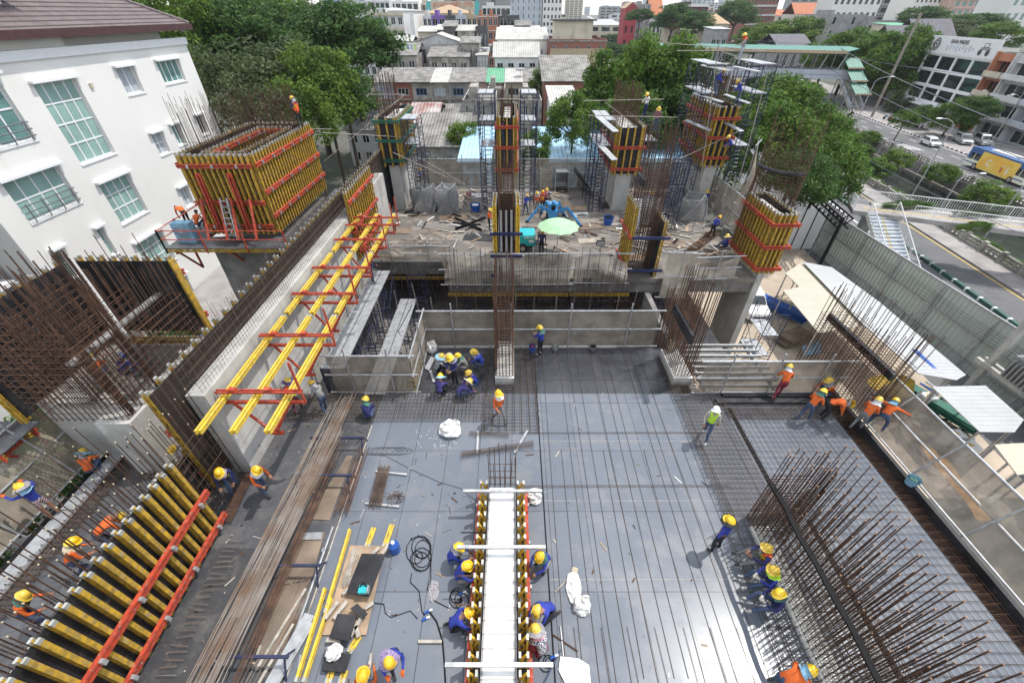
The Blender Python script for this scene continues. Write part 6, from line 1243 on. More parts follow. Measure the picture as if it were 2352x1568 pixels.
for sx in (-3.4,3.6):
    for sy in (-1,1): m = MB(); m.cyl((sx,sy*.95,.48),(sx,sy*1.27,.48),.48,'rubber',16); o = m.build('wheel', t, local=True); m = MB(); m.cyl((sx,sy*1.26,.48),(sx,sy*1.29,.48),.25,'galv',10); r = m.build('rim', None); r.parent = o
def motorbike(label, x, y, rz, m1, rider=False, group=None, z=-6.85):
    t = thing('motorbike', label, 'motorbike', (x,y,z), rz, group); t['org'] = [0.,0.,0.]
    for sx in (-.6,.62): m = MB(); m.cyl((sx,-.05,.28),(sx,.05,.28),.28,'rubber',12); m.build('wheel', t, local=True)
    m = MB(); m.bar((-.7,0,.62),(-.1,0,.5),.22,.2,m1); m.bar((-.1,0,.4),(.3,0,.4),.24,.12,m1); m.bar((.3,0,.4),(.45,0,.95),.2,.1,m1); m.bar((.45,0,.9),(.62,0,.3),.08,.06,'galv'); m.build('body', t, local=True)
    m = MB(); m.bar((-.65,0,.76),(.0,0,.72),.22,.08,'black'); m.build('seat', t, local=True); m = MB(); m.cyl((.42,-.32,1.0),(.42,.32,1.0),.02,'black',5); m.build('handlebar', t, local=True)
    return t
motorbike('dark motorbike with a rider in black heading down the main road',81.3,112,RA,'black',z=-6.98)
for k in range(7): motorbike(nth[k]+' motorbike parked near the shop corner, from the left', 88.2+R.uniform(-.4,.4), 109-k*1.5, RA+1.3, R.choice(['black','cl_blue','paint_r','white_p']), group='motorbikes parked near the shop')
for k in range(5): motorbike(nth[k]+' motorbike parked beneath the station stair, from the left', 88.5+k*.1, 136-k*2.1, RA+1.2, R.choice(['black','white_p','cl_blue']), group='motorbikes parked beneath the station stair')
# poles and lamps
def pole(u0, v0, vt, label, r=.2, ut=None, m='pole', arms=True, z0=-7):
    b = G(u0,v0,z0); tpt = PY(u0,vt,b.y); t = thing('utility_pole', label, 'pole', tuple(b)); mb = MB(); mb.bar(b,(b.x,b.y,tpt.z),r*1.4,r*1.4,m,up=(0,1,0)); mb.build('shaft', t)
    if arms:
        for dz in (1.0,3.2): mb = MB(); mb.bar((b.x-1.3,b.y,tpt.z-dz),(b.x+1.3,b.y,tpt.z-dz),.1,.1,'pole'); mb.build('crossarm', t)
        for s in (-1.2,1.2): mb = MB(); mb.cyl((b.x+s,b.y,tpt.z-1.0),(b.x+s,b.y,tpt.z-.6),.08,'cl_green',6); mb.build('insulator', t)
    return Vector((b.x,b.y,tpt.z))
T1 = pole(1835,228,45,'thick concrete pole in front of the station stair',.28); T2 = pole(2001,270,30,'thick concrete pole rising before the slate roofs',.28)
for k, (u, v, vt) in enumerate(((1640,118,18),(1565,120,30),(1698,120,25),(1500,150,70),(1745,210,95),(1610,92,20),(1790,200,110),(1540,95,40))): pole(u,v,vt,nth[k]+' slender pole behind the high scaffold, in no particular row',.14,group if False else None) if False else pole(u,v,vt,['slender pole above the station roof, second from the left','slender pole over the glossy trees','slender pole right of the maroon block','short pole among the glossy trees','pole between the high scaffold and the station','distant slim pole beside the crimson house','pole before the station roof','slim pole near the orange roof'][k],.13)
def lamp(u0, v0, vt, dx, label, dbl=False, z0=-7):
    b = G(u0,v0,z0); z = PY(u0,vt,b.y).z; t = thing('street_lamp', label, 'street lamp', tuple(b)); mb = MB(); mb.cyl(b,(b.x,b.y,z),.09,'galv',7,.06); mb.build('pole', t)
    for s in ((1,-1) if dbl else (1,)):
        mb = MB(); mb.tube([(b.x,b.y,z),(b.x+s*dx*.2,b.y,z+.5),(b.x+s*dx*.6,b.y,z+.8),(b.x+s*dx,b.y,z+.85)],.045,'galv',5); mb.build('arm', t); mb = MB(); mb.ell((b.x+s*dx+.25*s*(1 if dx>0 else -1),b.y,z+.85),(.45,.16,.1),'white_p',8,5); mb.build('lamp_head', t)
lamp(1955,306,188,2.8,'grey street lamp on the kerb of the main road by the motorbike'); lamp(1824,205,155,-1.6,'street lamp in front of the station bridge'); lamp(2091,455,290,-2.0,'street lamp on the canal bank beside the footbridge'); lamp(2157,483,415,2.2,'short street lamp behind the footbridge railing'); lamp(2270,337,230,-1.5,'lamp pole between the parked cars and the bus'); lamp(2250,560,430,.8,'grey lamp post crossing the footbridge railing',z0=-7)
for k, (u, v, vt) in enumerate(((1660,150,100),(1702,140,92),(1460,130,70),(1485,118,60))): lamp(u,v,vt,1.5,['thin lamp above the station roof, left one','thin lamp above the station roof, right one','thin lamp at the road junction','second thin lamp at the road junction'][k])
def wire(p, q, sag, label, r=.03):
    p = Vector(p); q = Vector(q); mb = MB(); mb.tube([p+(q-p)*k/12-Vector((0,0,sag*4*(k/12)*(1-k/12))) for k in range(13)], r, 'rail_g', 4); solo(mb,'overhead_wire',label,'wire')
wire(PY(1918,103,137),PX(2400,318,66),.8,'upper heavy overhead wire crossing before the glazed shop',.07); wire(PY(1890,148,137),PX(2400,385,66),.8,'second heavy overhead wire sloping to the right',.06); wire(PY(1764,92,150),PX(2400,190,100),1,'faint high overhead wire over the station',.04)
wire(PY(1500,60,170),PY(1918,103,137),1,'thin overhead wire from the junction to the thick pole',.04); wire(PY(1500,100,150),PY(1890,148,137),1,'lower thin overhead wire to the thick pole',.04); wire(PX(1915,318,50),PX(2400,560,40),.5,'thin wire slung over the canal towards the footbridge',.025); wire(PX(1960,235,70),PX(2400,350,70),.8,'bundle of thin wires along the far pavement',.06)
t = thing('petrol_sign', 'tall grey pylon sign with a white ring emblem and red band', 'sign', tuple(G(1344,76,-7))); c = G(1344,76,-7); z = PY(1344,16,c.y).z; m = MB(); m.bar(c,(c.x,c.y,z-7),1.6,1.6,'white_p'); m.build('column', t); m = MB(); m.box(c.x-3,c.x+3,c.y-.6,c.y+.6,z-7,z,'bluegrey_w'); m.box(c.x-2,c.x+2,c.y-.7,c.y+.7,z-8,z-7.1,'paint_r'); m.build('panel', t); m = MB(); m.tube([(c.x+2*cos(k*pi/10),c.y-.7,z-3.4+2*sin(k*pi/10)) for k in range(21)],.35,'white_p',6); m.build('ring_emblem', t)
t = thing('crane_mast', 'ochre steel mast rising behind the dark tree', 'mast', (-46,100,5)); m = MB(); p = PY(790,0,100); q = PY(797,52,100); m.bar(q,p+(p-q)*.3,.9,.9,'pole'); t['org'] = [0.,0.,0.]; t.location = (0,0,0); m.build('mast_shaft', t); M['pole2'] = mat('pole2',(.45,.30,.08),.7)
m = MB(); p = G(1296,228,-7); m.cyl((p.x,p.y,-7),(p.x,p.y,2.4),.35,'rust',9); m.cyl((p.x,p.y,2.4),(p.x,p.y,2.9),.6,'rust',9,.2); solo(m,'chimney','rusty sheet-metal chimney beside the curved grey roof','chimney')
# rooftop clutter of the old quarter
for k, (u, v, y) in enumerate(((1238,138,128),(1113,113,134),(2242,112,118),(1195,160,118))):
    c = PY(u,v,y); t = thing('satellite_dish', ['mesh satellite dish on the bright white roof','grey satellite dish on the weathered roof edge','satellite dish on top of the rust-framed shophouse','small satellite dish on the shophouse row'][k], 'satellite dish', tuple(c)); m = MB(); m.ell(c,(1.2,.9,.35),'galv',12,3,-.99); m.build('dish', t); m = MB(); m.cyl(c-Vector((0,0,1)),c,.06,'galv',5); m.build('mast', t)
for k, (u, v, y) in enumerate(((1208,215,96),(1125,112,150),(1135,48,180),(1150,44,180))):
    c = PY(u,v,y); t = thing('water_tank', ['steel water tank on the roof near the tall central formwork','white water tank on an old roof','steel tank on the charcoal shophouse','second steel tank on the charcoal shophouse'][k], 'water tank', tuple(c)); m = MB(); m.cyl(c-Vector((0,0,1)),c+Vector((0,0,.8)),.7,'galv',12); m.ell(c+Vector((0,0,.8)),(.7,.7,.25),'galv',12,3,0); m.build('tank_body', t); m = MB()
    for s in ((-.5,-.5),(.5,-.5),(-.5,.5),(.5,.5)): m.cyl(c+Vector((*s,-2)),c+Vector((*s,-1)),.05,'galv',4)
    m.build('stand', t)
m = MB(); c = PY(1168,150,122)
for k in range(10): a = PY(915+k*4,103,126); m.box(a.x,a.x+.3,126,126.05,a.z-1.0,a.z,['blue_p','white_p','cl_blue','white_p','hivis'][k%5])
m.cyl(PY(912,102,126),PY(958,102,126),.03,'galv',4); solo(m,'clothes_line','washing of blue and white clothes hung on the weathered roof','laundry')
# ================================================================ things on the rear slab
def spiral(label, c, n, tw, a0, w=1.6, d=1.1):
    t = thing('frame_stack', label, 'frame stack', tuple(c)); m = MB()
    [m.bar(p,q,.06,.055,'galv') for p,q in (((-w/2,-d/2,0),(w/2,-d/2,0)),((-w/2,d/2,0),(w/2,d/2,0)),((-w/2,-d/2,0),(-w/2,d/2,0)),((w/2,-d/2,0),(w/2,d/2,0)))]; m.bar((0,-d/2,0),(0,d/2,0),.04,.04,'galv'); m.bar((-w/2,-d/2,0),(w/2,d/2,0),.03,.03,'galv')
    for s in ((-1,-1),(1,-1),(1,1),(-1,1)): m.box(s[0]*w/2-.06,s[0]*w/2+.06,s[1]*d/2-.06,s[1]*d/2+.06,-.02,.11,'galv')
    me = m.mesh('frame')
    for k in range(n): put(me, 'frame', t, (c[0],c[1],c[2]+.05+k*.092), Quaternion((0,0,1), a0+tw*1.9*k))
    return t
spiral('left twisted stack of galvanised frames', G(972,492,0)+Vector((0,.9,0)), 21, .028, .1); spiral('right twisted stack of galvanised frames, next to its twin', G(1024,492,0)+Vector((0,.9,0)), 21, .028, .3)
spiral('twisted frame stack behind the white slotted panels', G(1478,520,0)+Vector((.3,1,0)), 20, -.03, .5); spiral('twisted frame stack right of the half-open column form', G(1590,512,0)+Vector((0,.8,0)), 20, .03, 0,1.9,1.2)
spiral('small twisted frame stack near the blue-shirted worker', G(1560,480,0)+Vector((0,.8,0)), 12, .02, 1,1.6,1.2)
c = G(1278,584,0); t = thing('parasol', 'pale green round parasol beside the compressor', 'parasol', tuple(c)); m = MB(); zc = 2.25; n = 12; rr_ = 1.38
vs = [(c.x,c.y,zc+.22)]+[(c.x+rr_*.55*cos(2*pi*k/n),c.y+rr_*.55*sin(2*pi*k/n),zc+.05) for k in range(n)]+[(c.x+rr_*(1 if k%2 == 0 else .93)*cos(pi*k/n),c.y+rr_*(1 if k%2 == 0 else .93)*sin(pi*k/n),zc-.25) for k in range(2*n)]
fs = [(0,1+k,1+(k+1)%n) for k in range(n)]
for k in range(n): fs += [(1+k,n+1+2*k,n+2+2*k),(1+k,n+2+2*k,1+(k+1)%n),(1+(k+1)%n,n+2+2*k,n+1+(2*k+2)%(2*n))]
m.add(vs,fs,'umb'); m.build('canopy', t); m = MB(); m.cyl(c,(c.x,c.y,zc+.2),.025,'galv',6); m.build('pole', t)
for k in range(12): m = MB(); a = 2*pi*k/12; m.cyl((c.x,c.y,zc+.18),(c.x+rr_*.98*cos(a),c.y+rr_*.98*sin(a),zc-.26),.012,'galv',4); m.build('rib', t)
c = G(1212,580,0); t = thing('air_compressor', 'teal towable air compressor with one muddy wheel showing', 'compressor', tuple(c)); m = MB(); m.box(c.x-.75,c.x+.5,c.y,c.y+1.3,.45,1.25,'teal_p'); m.box(c.x-.7,c.x+.45,c.y+.05,c.y+1.25,.3,.45,'black'); b = m.build('canopy', t); bv = b.modifiers.new('bevel','BEVEL'); bv.width = .06; bv.segments = 2
for x in (c.x-.35,): 
    for yy in (c.y-.12,c.y+1.3): m = MB(); m.cyl((x,yy,.33),(x,yy+.16,.33),.33,'rubber',14); o = m.build('wheel', t); m = MB(); m.cyl((x,yy-.01,.33),(x,yy,.33),.16,'dirty_w',10); q = m.build('hub', None); q.parent = o; q.location = (-t['org'][0],-t['org'][1],-t['org'][2])
text(t, 'AIRMAN', (c.x+.1,c.y-.01,1.08), .2, 'white_p', (pi/2,0,0)); m = MB(); m.box(c.x+.05,c.x+.4,c.y-.008,c.y-.001,.75,.92,'white_p'); m.build('label_plate', t); m = MB(); m.bar((c.x+.4,c.y+.6,.35),(c.x+1.4,c.y+.6,.3),.08,.08,'black'); m.build('tow_bar', t)
c = G(1268,505,0); t = thing('spider_crane', 'small blue spider crane with four outstretched jointed legs', 'crane', tuple(c)); m = MB(); m.box(c.x-.35,c.x+.35,c.y-.5,c.y+.5,.35,.9,'crane_b'); m.box(c.x-.25,c.x+.25,c.y-.3,c.y+.35,.9,1.35,'crane_b'); m.box(c.x-.12,c.x+.14,c.y-.5,c.y+.5,1.0,1.25,'black'); m.build('body', t)
for (dx, dy) in ((-2.0,-.5),(1.0,.9),(2.1,-1.4),(-.8,1.3)):
    m = MB(); k = Vector((c.x+dx*.5,c.y+dy*.5,1.25)); m.bar((c.x+dx*.15,c.y+dy*.15,.7),k,.16,.2,'crane_b'); m.bar(k,(c.x+dx,c.y+dy,.1),.12,.15,'crane_b'); m.cyl((c.x+dx,c.y+dy,.0),(c.x+dx,c.y+dy,.12),.13,'black',8); m.build('leg', t)
m = MB(); m.bar((c.x,c.y,1.45),(c.x+.2,c.y-1.5,1.7),.2,.22,'crane_b'); m.build('boom', t); m = MB(); m.box(c.x-.45,c.x-.36,c.y-.7,c.y+.7,.05,.35,'black'); m.box(c.x+.36,c.x+.45,c.y-.7,c.y+.7,.05,.35,'black'); m.build('track', t)
t = thing('frame_stack', 'leaning stack of grey shoring frames against the rear boundary', 'frame stack', tuple(G(1290,440,0))); c = G(1290,440,0)
for k in range(16): m = MB(); y = c.y+k*.07; m.bar((c.x-.6,y,.05),(c.x-.6,y+.5,1.9),.05,.05,'galv'); m.bar((c.x+.6,y,.05),(c.x+.6,y+.5,1.9),.05,.05,'galv'); m.bar((c.x-.6,y+.4,1.6),(c.x+.6,y+.4,1.6),.05,.05,'galv'); m.bar((c.x-.6,y+.15,.5),(c.x+.6,y+.15,.5),.05,.05,'galv'); m.build('frame', t)
for k in range(8): m = MB(); m.box(c.x-.6,c.x+.6,c.y-.4+.03*k,c.y-.36+.03*k,.1+k*.2,.14+k*.2,'black'); m.build('panel', t)
m = MB(); m.slab([c+Vector((.9,-.3,1.9)),c+Vector((2.9,-1.2,.1)),c+Vector((2.3,1.6,.1)),c+Vector((1.2,1.2,1.9))],.03,'black'); solo(m,'dark_panel','dark board propped against the shoring frame stack','panel')
c = G(1253,436,0); t = thing('timber_crate', 'weathered slatted timber crate near the shoring frames', 'crate', tuple(c)); m = MB()
for k in range(8): m.box(c.x-.5,c.x+.5,c.y,c.y+.03,.1+k*.22,.27+k*.22,'timber'); m.box(c.x-.53,c.x-.5,c.y,c.y+.9,.1+k*.22,.27+k*.22,'timber'); m.box(c.x+.5,c.x+.53,c.y,c.y+.9,.1+k*.22,.27+k*.22,'timber')
m.build('slats', t); m = MB()
for sx in (-.5,.44): 
    for sy in (0,.85): m.box(c.x+sx,c.x+sx+.06,c.y+.035+sy,c.y+.09+sy,0,1.9,'timber')
m.build('corner_post', t)
c = G(1452,528,0); t = thing('slotted_panels', 'stack of white slotted panels leaning up beside a worker', 'panel stack', tuple(c))
for k in range(4): m = MB(); o = Vector((.07*k,.05*k,0)); m.slab([c+o+Vector((-.35,0,.05)),c+o+Vector((.35,0,.05)),c+o+Vector((.5,1.2,1.9)),c+o+Vector((-.2,1.2,1.9))],.03,'white_p'); m.build('panel', t)
m = MB()
for k in range(9):
    for s in (-.2,.1): a = c+Vector((s+.015*k,-.01+.125*k,.2+.19*k)); m.slab([a,a+Vector((.2,0,0)),a+Vector((.2,.08,.12)),a+Vector((0,.08,.12))],.004,'grey_w')
m.build('slots', t)
c = G(1620,560,0); t = thing('bar_bundle', 'bundle of rusty tubes lying on the rear slab by the seated pair', 'bars', tuple(c)); bars(t,'tube',[((c.x-1.9+k*.06,c.y-1.2+k*.01,.04+(k%3)*.05),(c.x+1.0+k*.06,c.y+2.0,.04+(k%3)*.05)) for k in range(18)],.028,'rust',6)
c = G(1075,520,0); t = thing('cross_brace_frame', 'black steel X-shaped frame lying on the rear slab', 'steel frame', tuple(c)); m = MB(); m.bar(c+Vector((-1.1,1.0,.3)),c+Vector((1.1,-.9,.1)),.12,.16,'black'); m.bar(c+Vector((-.9,-.7,.1)),c+Vector((1.3,1.0,.3)),.12,.16,'black'); m.bar(c+Vector((-1.2,.3,.2)),c+Vector((1.0,-.2,.2)),.1,.1,'black'); m.build('members', t)
m = MB()
for k in range(9): c = G(890+rr.random()*40,575-k*3,0.05+.03*k); m.cyl(c,c+Vector((3.0+rr.random()*1.2,rr.uniform(-.1,.1),0)),.03,'pipe',5)
solo(m,'pipe_pile','loose grey pipes piled behind the worn netting at the left slab edge','pipes')
for k, (u, v, z, sx, sy, a, mm, lb) in enumerate(((1280,470,.01,2.4,1.3,.05,'plywood','tan plywood sheet lying on the rear slab'),(1325,478,.02,1.6,1.0,-.1,'plywood','smaller tan sheet beside the first plywood sheet'),(1040,500,.02,2.2,1.2,.2,'plywood','brown sheet beneath the twisted stacks'),(1470,590,.01,2.6,1.0,.0,'plywood','tan sheet near the front edge right of the parasol'),(1210,560,.03,2.2,1.2,.0,'plyblack','dark plywood sheet under the parasol'),(1140,470,.01,2,1.2,.3,'concrete_d','dark damp sheet near the central scaffold'))):
    c = G(u,v,z); m = MB(); ca, sa_ = cos(a), sin(a); m.slab([c+Vector((ca*x-sa_*y,sa_*x+ca*y,.02)) for x, y in ((-sx/2,-sy/2),(sx/2,-sy/2),(sx/2,sy/2),(-sx/2,sy/2))],.02,mm); solo(m,'plywood_sheet',lb,'sheet')
m = MB(); rr = random.Random(8)
for k in range(520):
    c = G(rr.choice([rr.uniform(880,1130),rr.uniform(1230,1680),rr.uniform(1400,1700)]),rr.uniform(425,590),.02+rr.random()*.08); 
    if c.y < 23.2 or c.y > 39: continue
    a = rr.uniform(0,3.14); L = rr.uniform(.15,1.5); m.bar(c,c+Vector((cos(a)*L,sin(a)*L,rr.uniform(0,.05))),rr.choice([.03,.05,.1,.2]),.03,rr.choice(['timber','timber','plywood','galv','rust','black','plyraw','white_p']))
tag(solo(m,'site_debris',None,None), kind='stuff')
m = MB()
for k in range(8): c = G(*[(1080,455),(900,500),(1330,560),(1320,500),(1420,440),(1700,520),(1130,450),(930,470)][k],.02); m.cloth(c,c+Vector((rr.uniform(1.2,2.2),.2,.02)),c+Vector((rr.uniform(1,2),rr.uniform(.8,1.3),.02)),c+Vector((0,rr.uniform(.7,1.2),.02)),10,8,.1,'bag_w' if k%3 == 0 else 'tarp_l',k)
tag(solo(m,'crumpled_sheeting',None,None), kind='stuff')
def bucket(label, c, r=.28, h=.5, mm='blue_p', fill='bag_w'):
    t = thing('bucket', label, 'bucket', tuple(c)); m = MB(); m.cyl(c,c+Vector((0,0,h)),r*.8,mm,12,r,cap=False); m.cyl(c,c+Vector((0,0,.02)),r*.8,mm,12); m.cyl(c+Vector((0,0,h-.03)),c+Vector((0,0,h)),r*1.06,mm,12,r*1.06,cap=False); m.build('shell', t); m = MB(); m.ell(c+Vector((0,0,h-.12)),(r*.8,r*.8,.12),fill,10,4,jit=.3); m.build('contents', t)
bucket('blue tub with white sacking left of the central scaffold', G(1092,485,0), .42,.6); bucket('blue tub full of wires by the white slotted panels', G(1396,515,0), .4,.6,'blue_p','black'); bucket('blue bucket with netting on the beam cage at the right deck edge', G(2088,1112,.0)+Vector((0,0,.05)), .2,.3,'cl_blue','cl_green')
bucket('muddy bucket at the foot of the long netting screen', G(1275,802,0), .17,.25,'galv','dirty_w'); bucket('purple-lidded blue jug beside the worker at the long screen', G(1222,808,0), .16,.4,'blue_p','pt_red'); bucket('muddy bucket with a brush handle near the screen', G(1361,802,0), .17,.25,'concrete_d','black'); bucket('pink small bucket near the blue tub', G(1078,450,0), .18,.3,'cl_pink','cl_pink')
for k, (u, v, lb) in enumerate(((1377,580,'black floodlight behind the torn netting'),(1185,480,'floodlight on a stand near the twisted stacks'),(983,372,'floodlight above the rear boundary screen'),(1702,520,'floodlight beside the corner formwork'))):
    c = G(u,v,0) if k != 2 else PY(u,v,39.8); t = thing('floodlight', lb, 'floodlight', tuple(c)); m = MB(); m.box(c.x-.28,c.x+.28,c.y,c.y+.12,c.z+.5,c.z+.85,'black'); m.build('housing', t); m = MB(); m.box(c.x-.24,c.x+.24,c.y-.01,c.y,c.z+.54,c.z+.81,'frost'); m.build('lens', t); m = MB(); m.cyl(c,c+Vector((0,.06,.5)),.02,'black',5); m.build('stand', t)
# ================================================================ things on the front deck
t = thing('bar_bundle', 'long bundle of grey and rusty bars laid over blue trestles', 'bars', (-6.5,7,.6)); sg = []
for k in range(58): x = -7.6+k*.0145+R.uniform(-.07,.07); y0 = R.choice((1.5,2.2,3,4)); sg.append(((x,y0,.66+R.uniform(0,.07)),(x+.35+R.uniform(-.15,.3),11.4+R.uniform(-1.6,.8),.66+R.uniform(0,.06))))
bars(t,'bar',sg,.011,'rebar_g')
t = thing('bar_bundle', 'second rusty bundle beside the long grey one', 'bars', (-5.9,8,.4)); bars(t,'bar',[((-6.65+k*.02+R.uniform(-.05,.05),1.6+R.random()*2,.62),(-6.45+k*.015+R.uniform(-.1,.1),8.8+R.random()*1.6,.6)) for k in range(14)]+[((-5.75+k*.03,7.0+R.random()*.3,.3),(-5.75+k*.03+R.uniform(-.05,.05),9.0+R.random(),.3)) for k in range(16)],.011,'rust')
t = thing('bar_bundle', 'low fan of spare bars under the long bundle at lower left', 'bars', (-6.6,3,.1)); bars(t,'bar',[((-6.9+k*.07,1.5,.06),(-6.1+k*.03+R.uniform(-.2,.2),4.5+R.random(),.06)) for k in range(16)],.010,'rebar_g')
for k, y in enumerate((9.9,8.3,5.35,3.2)):
    t = thing('trestle', nth[k]+' dark blue trestle under the long bar bundle, counted from its far end', 'trestle', (-6.4,y,0), 0, 'trestles under the bar bundle'); m = MB(); m.bar((-7.5,y,.58),(-5.5,y,.58),.07,.07,'scaf'); m.build('top_bar', t)
    for sx in (-7.4,-5.6):
        for sy in (-.35,.35): m = MB(); m.cyl((sx,y,.58),(sx,y+sy,0),.028,'scaf',5); m.build('leg', t)
def flat(label, pts, m1, th=.02, name='plywood_sheet', cat='sheet', z=None): m = MB(); m.slab(pts,th,m1); return solo(m,name,label,cat)
flat('upper brown board beneath the long bar bundle', [B(1,620,20,.03),B(1,660,20,.03),B(1,500,460,.03),B(1,350,450,.03)], 'plyraw'); flat('middle brown board beneath the trestles', [B(1,300,560,.03),B(1,465,540,.03),B(1,380,860,.03),B(1,180,900,.03)], 'plyraw'); flat('lower brown board under the fan of spare bars', [B(1,170,905,.03),B(1,372,870,.03),B(1,180,1270,.03),B(1,20,1500,.03),B(1,20,1250,.03)], 'plyraw')
flat('galvanised plank pair next to the middle trestle', [B(1,305,545,.08),B(1,448,540,.08),B(1,442,590,.08),B(1,303,590,.08)], 'galvplank', .05, 'metal_plank', 'plank')
def lying(p, q, label, m1='yellow_n', side=(0,0,1), name='girder', dz=.02):
    p = Vector(p)+Vector((0,0,dz)); q = Vector(q)+Vector((0,0,dz)); t = thing('loose_girder', label, 'girder', tuple(p)); girder(t, p, q, side, m1, 'lattice_body'); return t
lying(B(1,645,535),B(1,480,1100),'yellow girder lying along the left of the cutting place','yellow_n'); lying(B(1,478,935),B(1,285,1568),'longest yellow girder running out of the bottom edge'); lying(B(1,520,1000),B(1,335,1568),'yellow girder alongside the longest one')
lying(B(1,788,512),B(1,740,640),'short yellow girder on its side behind the boards, left one',side=(1,0,0)); lying(B(1,912,492),B(1,860,640),'short yellow girder on its side behind the boards, right one',side=(1,0,0)); lying(B(1,690,1240),B(1,620,1350),'short yellow girder end under the black boards',side=(1,0,0)); lying(B(1,500,1480),B(1,470,1568),'yellow girder end at the bottom edge, left one',side=(1,0,0)); lying(B(1,590,1480),B(1,560,1568),'yellow girder end at the bottom edge, right one',side=(1,0,0))
flat('brown cutting board under the saw and offcuts', [B(1,640,630,.05),B(1,880,632,.05),B(1,750,1240,.05),B(1,450,1240,.05)], 'plywood'); flat('black plywood sheet with sawdust where the saw lies', [B(1,720,685,.3),B(1,880,690,.3),B(1,770,980,.3),B(1,615,950,.3)], 'plyblack', .05)
flat('clean black plywood panel with a red edge', [B(1,555,1095,.3),B(1,684,1102,.3),B(1,630,1285,.3),B(1,500,1255,.3)], 'plyblack', .08); flat('small splashed black board across the offcuts', [B(1,690,1025,.25),B(1,760,1095,.25),B(1,725,1130,.25),B(1,640,1060,.25)], 'plyblack', .03); flat('stack of black offcut boards under the white bag', [B(1,470,1340,.2),B(1,640,1370,.2),B(1,600,1490,.2),B(1,445,1480,.2)], 'plyblack', .12)
for k, (a, b, c_, d) in enumerate(((470,1130,560,1015),(530,1130,620,1010),(590,960,690,890),(640,1250,720,1120),(700,1255,680,1180),(480,1275,580,1275),(860,690,920,610),(740,1060,800,1020),(780,700,840,645))):
    m = MB(); p = B(1,a,b,.16); q = B(1,c_,d,.16); m.bar(p,q,.1,.05,'timber'); solo(m,'timber_offcut',nth[k]+' pale timber offcut on the cutting place, numbered from the left girder','offcut','timber offcuts on the cutting place')
t = thing('wire_rods', 'loose pale rods scattered on the cutting board', 'rods', tuple(B(1,640,800,.1))); bars(t,'rod',[(B(1,590+R.uniform(-20,60),900+R.uniform(-20,20),.1),B(1,660+R.uniform(-10,60),640+R.uniform(-10,60),.12)) for k in range(26)],.008,'timber')
t = thing('circular_saw', 'teal hand-held circular saw on the dusty black sheet', 'saw', tuple(B(1,735,940,.32))); c = B(1,735,940,.32); m = MB(); m.box(c.x-.12,c.x+.12,c.y-.1,c.y+.1,.34,.46,'teal_p'); m.build('motor', t); m = MB(); m.cyl((c.x+.13,c.y,.42),(c.x+.16,c.y,.42),.11,'galv',12); m.build('blade_guard', t); m = MB(); m.tube([c+Vector((-.1,.05,.14)),c+Vector((0,.12,.22)),c+Vector((.1,.05,.14))],.02,'black',5); m.build('handle', t)
def bag(label, c, sx, sy, sz, seed, m1='bag_w'):
    m = MB(); rs = R.getstate(); R.seed(seed); m.ell(c+Vector((0,0,sz*.4)),(sx,sy,sz),m1,14,8,-.6,.45); m.ell(c+Vector((sx*.4,sy*.5,sz*.6)),(sx*.5,sy*.4,sz*.8),m1,9,6,-.6,.6); R.setstate(rs); solo(m,'sack',label,'sack')
bag('white sacks slumped together left of the bar racks', B(1,1330-960,0,0)+Vector((0,0,0)) if False else G(1035,990,0), .42,.38,.3,1); bag('white sack at the corner of the left netting', G(992,805,.0), .25,.28,.4,2); bag('long white sack beside the shovel on the blue deck', B(2,420,920,0), .2,.42,.10,3); bag('open white sack of scraps on the blue deck', B(2,475,1045,0), .24,.24,.22,4); bag('white sack next to the far end of the right shutter', B(2,150,310,0), .25,.25,.25,5); bag('white and pink plastic bag on the black offcuts', B(1,535,1360,.22), .2,.18,.14,6); bag('white bag held by the worker at the right shutter', B(2,185,1120,0), .25,.2,.2,7); bag('pale sack hung on the right stub cage', G(1540,800,.5), .2,.2,.35,8,'cl_cream'); bag('grey cement bag lying on the deck near the cables', B(1,1210,945,0), .14,.3,.04,9,'cl_grey')
for k, (u, v, sx, sy, a) in enumerate(((905,530,2.6,1.2,.05),(1100,545,2.2,1.2,-.1),(1345,520,2.4,1.2,.1),(1400,470,2.2,1.1,.3),(1560,560,2.4,1.2,-.2),(1240,455,2.0,1.0,.1),(950,460,2.2,1.3,0))):
    c = G(u,v,.015+k*.004); m = MB(); m.slab([c+Vector((cos(a)*x-sin(a)*y,sin(a)*x+cos(a)*y,.03)) for x, y in ((-sx/2,-sy/2),(sx/2,-sy/2),(sx/2,sy/2),(-sx/2,sy/2))],.02,'plyblack' if k%2 else 'plyraw'); solo(m,'plywood_sheet',nth[k]+(' dark' if k%2 else ' brown')+' stained sheet dropped on the rear slab, counted from the left front','sheet','stained sheets on the rear slab')
t = thing('shovel', 'shovel with a pale blade lying on the blue deck', 'shovel', tuple(B(2,370,880,0))); m = MB(); m.cyl(B(2,293,950,.03),B(2,410,825,.05),.018,'timber',6); m.build('handle', t); m = MB(); m.slab([B(2,405,800,.05),B(2,415,775,.07),B(2,450,785,.07),B(2,445,820,.05),B(2,420,830,.04)],.01,'cl_cream'); m.build('blade', t)
c = B(1,950,665,0); t = thing('water_jug', 'blue plastic water jug with a white cap on the deck', 'jug', tuple(c)); m = MB(); m.cyl(c,c+Vector((0,0,.36)),.16,'blue_p',14,.155); m.cyl(c+Vector((0,0,.36)),c+Vector((0,0,.46)),.155,'blue_p',14,.07); m.build('jug_body', t); m = MB(); m.cyl(c+Vector((0,0,.46)),c+Vector((0,0,.52)),.055,'white_p',10); m.build('cap', t)
def cable(label, pts, r=.011, m1='black', n=4, name='cable'): m = MB(); m.tube([Vector(p) for p in pts], r, m1, n); solo(m,name,label,'cable')
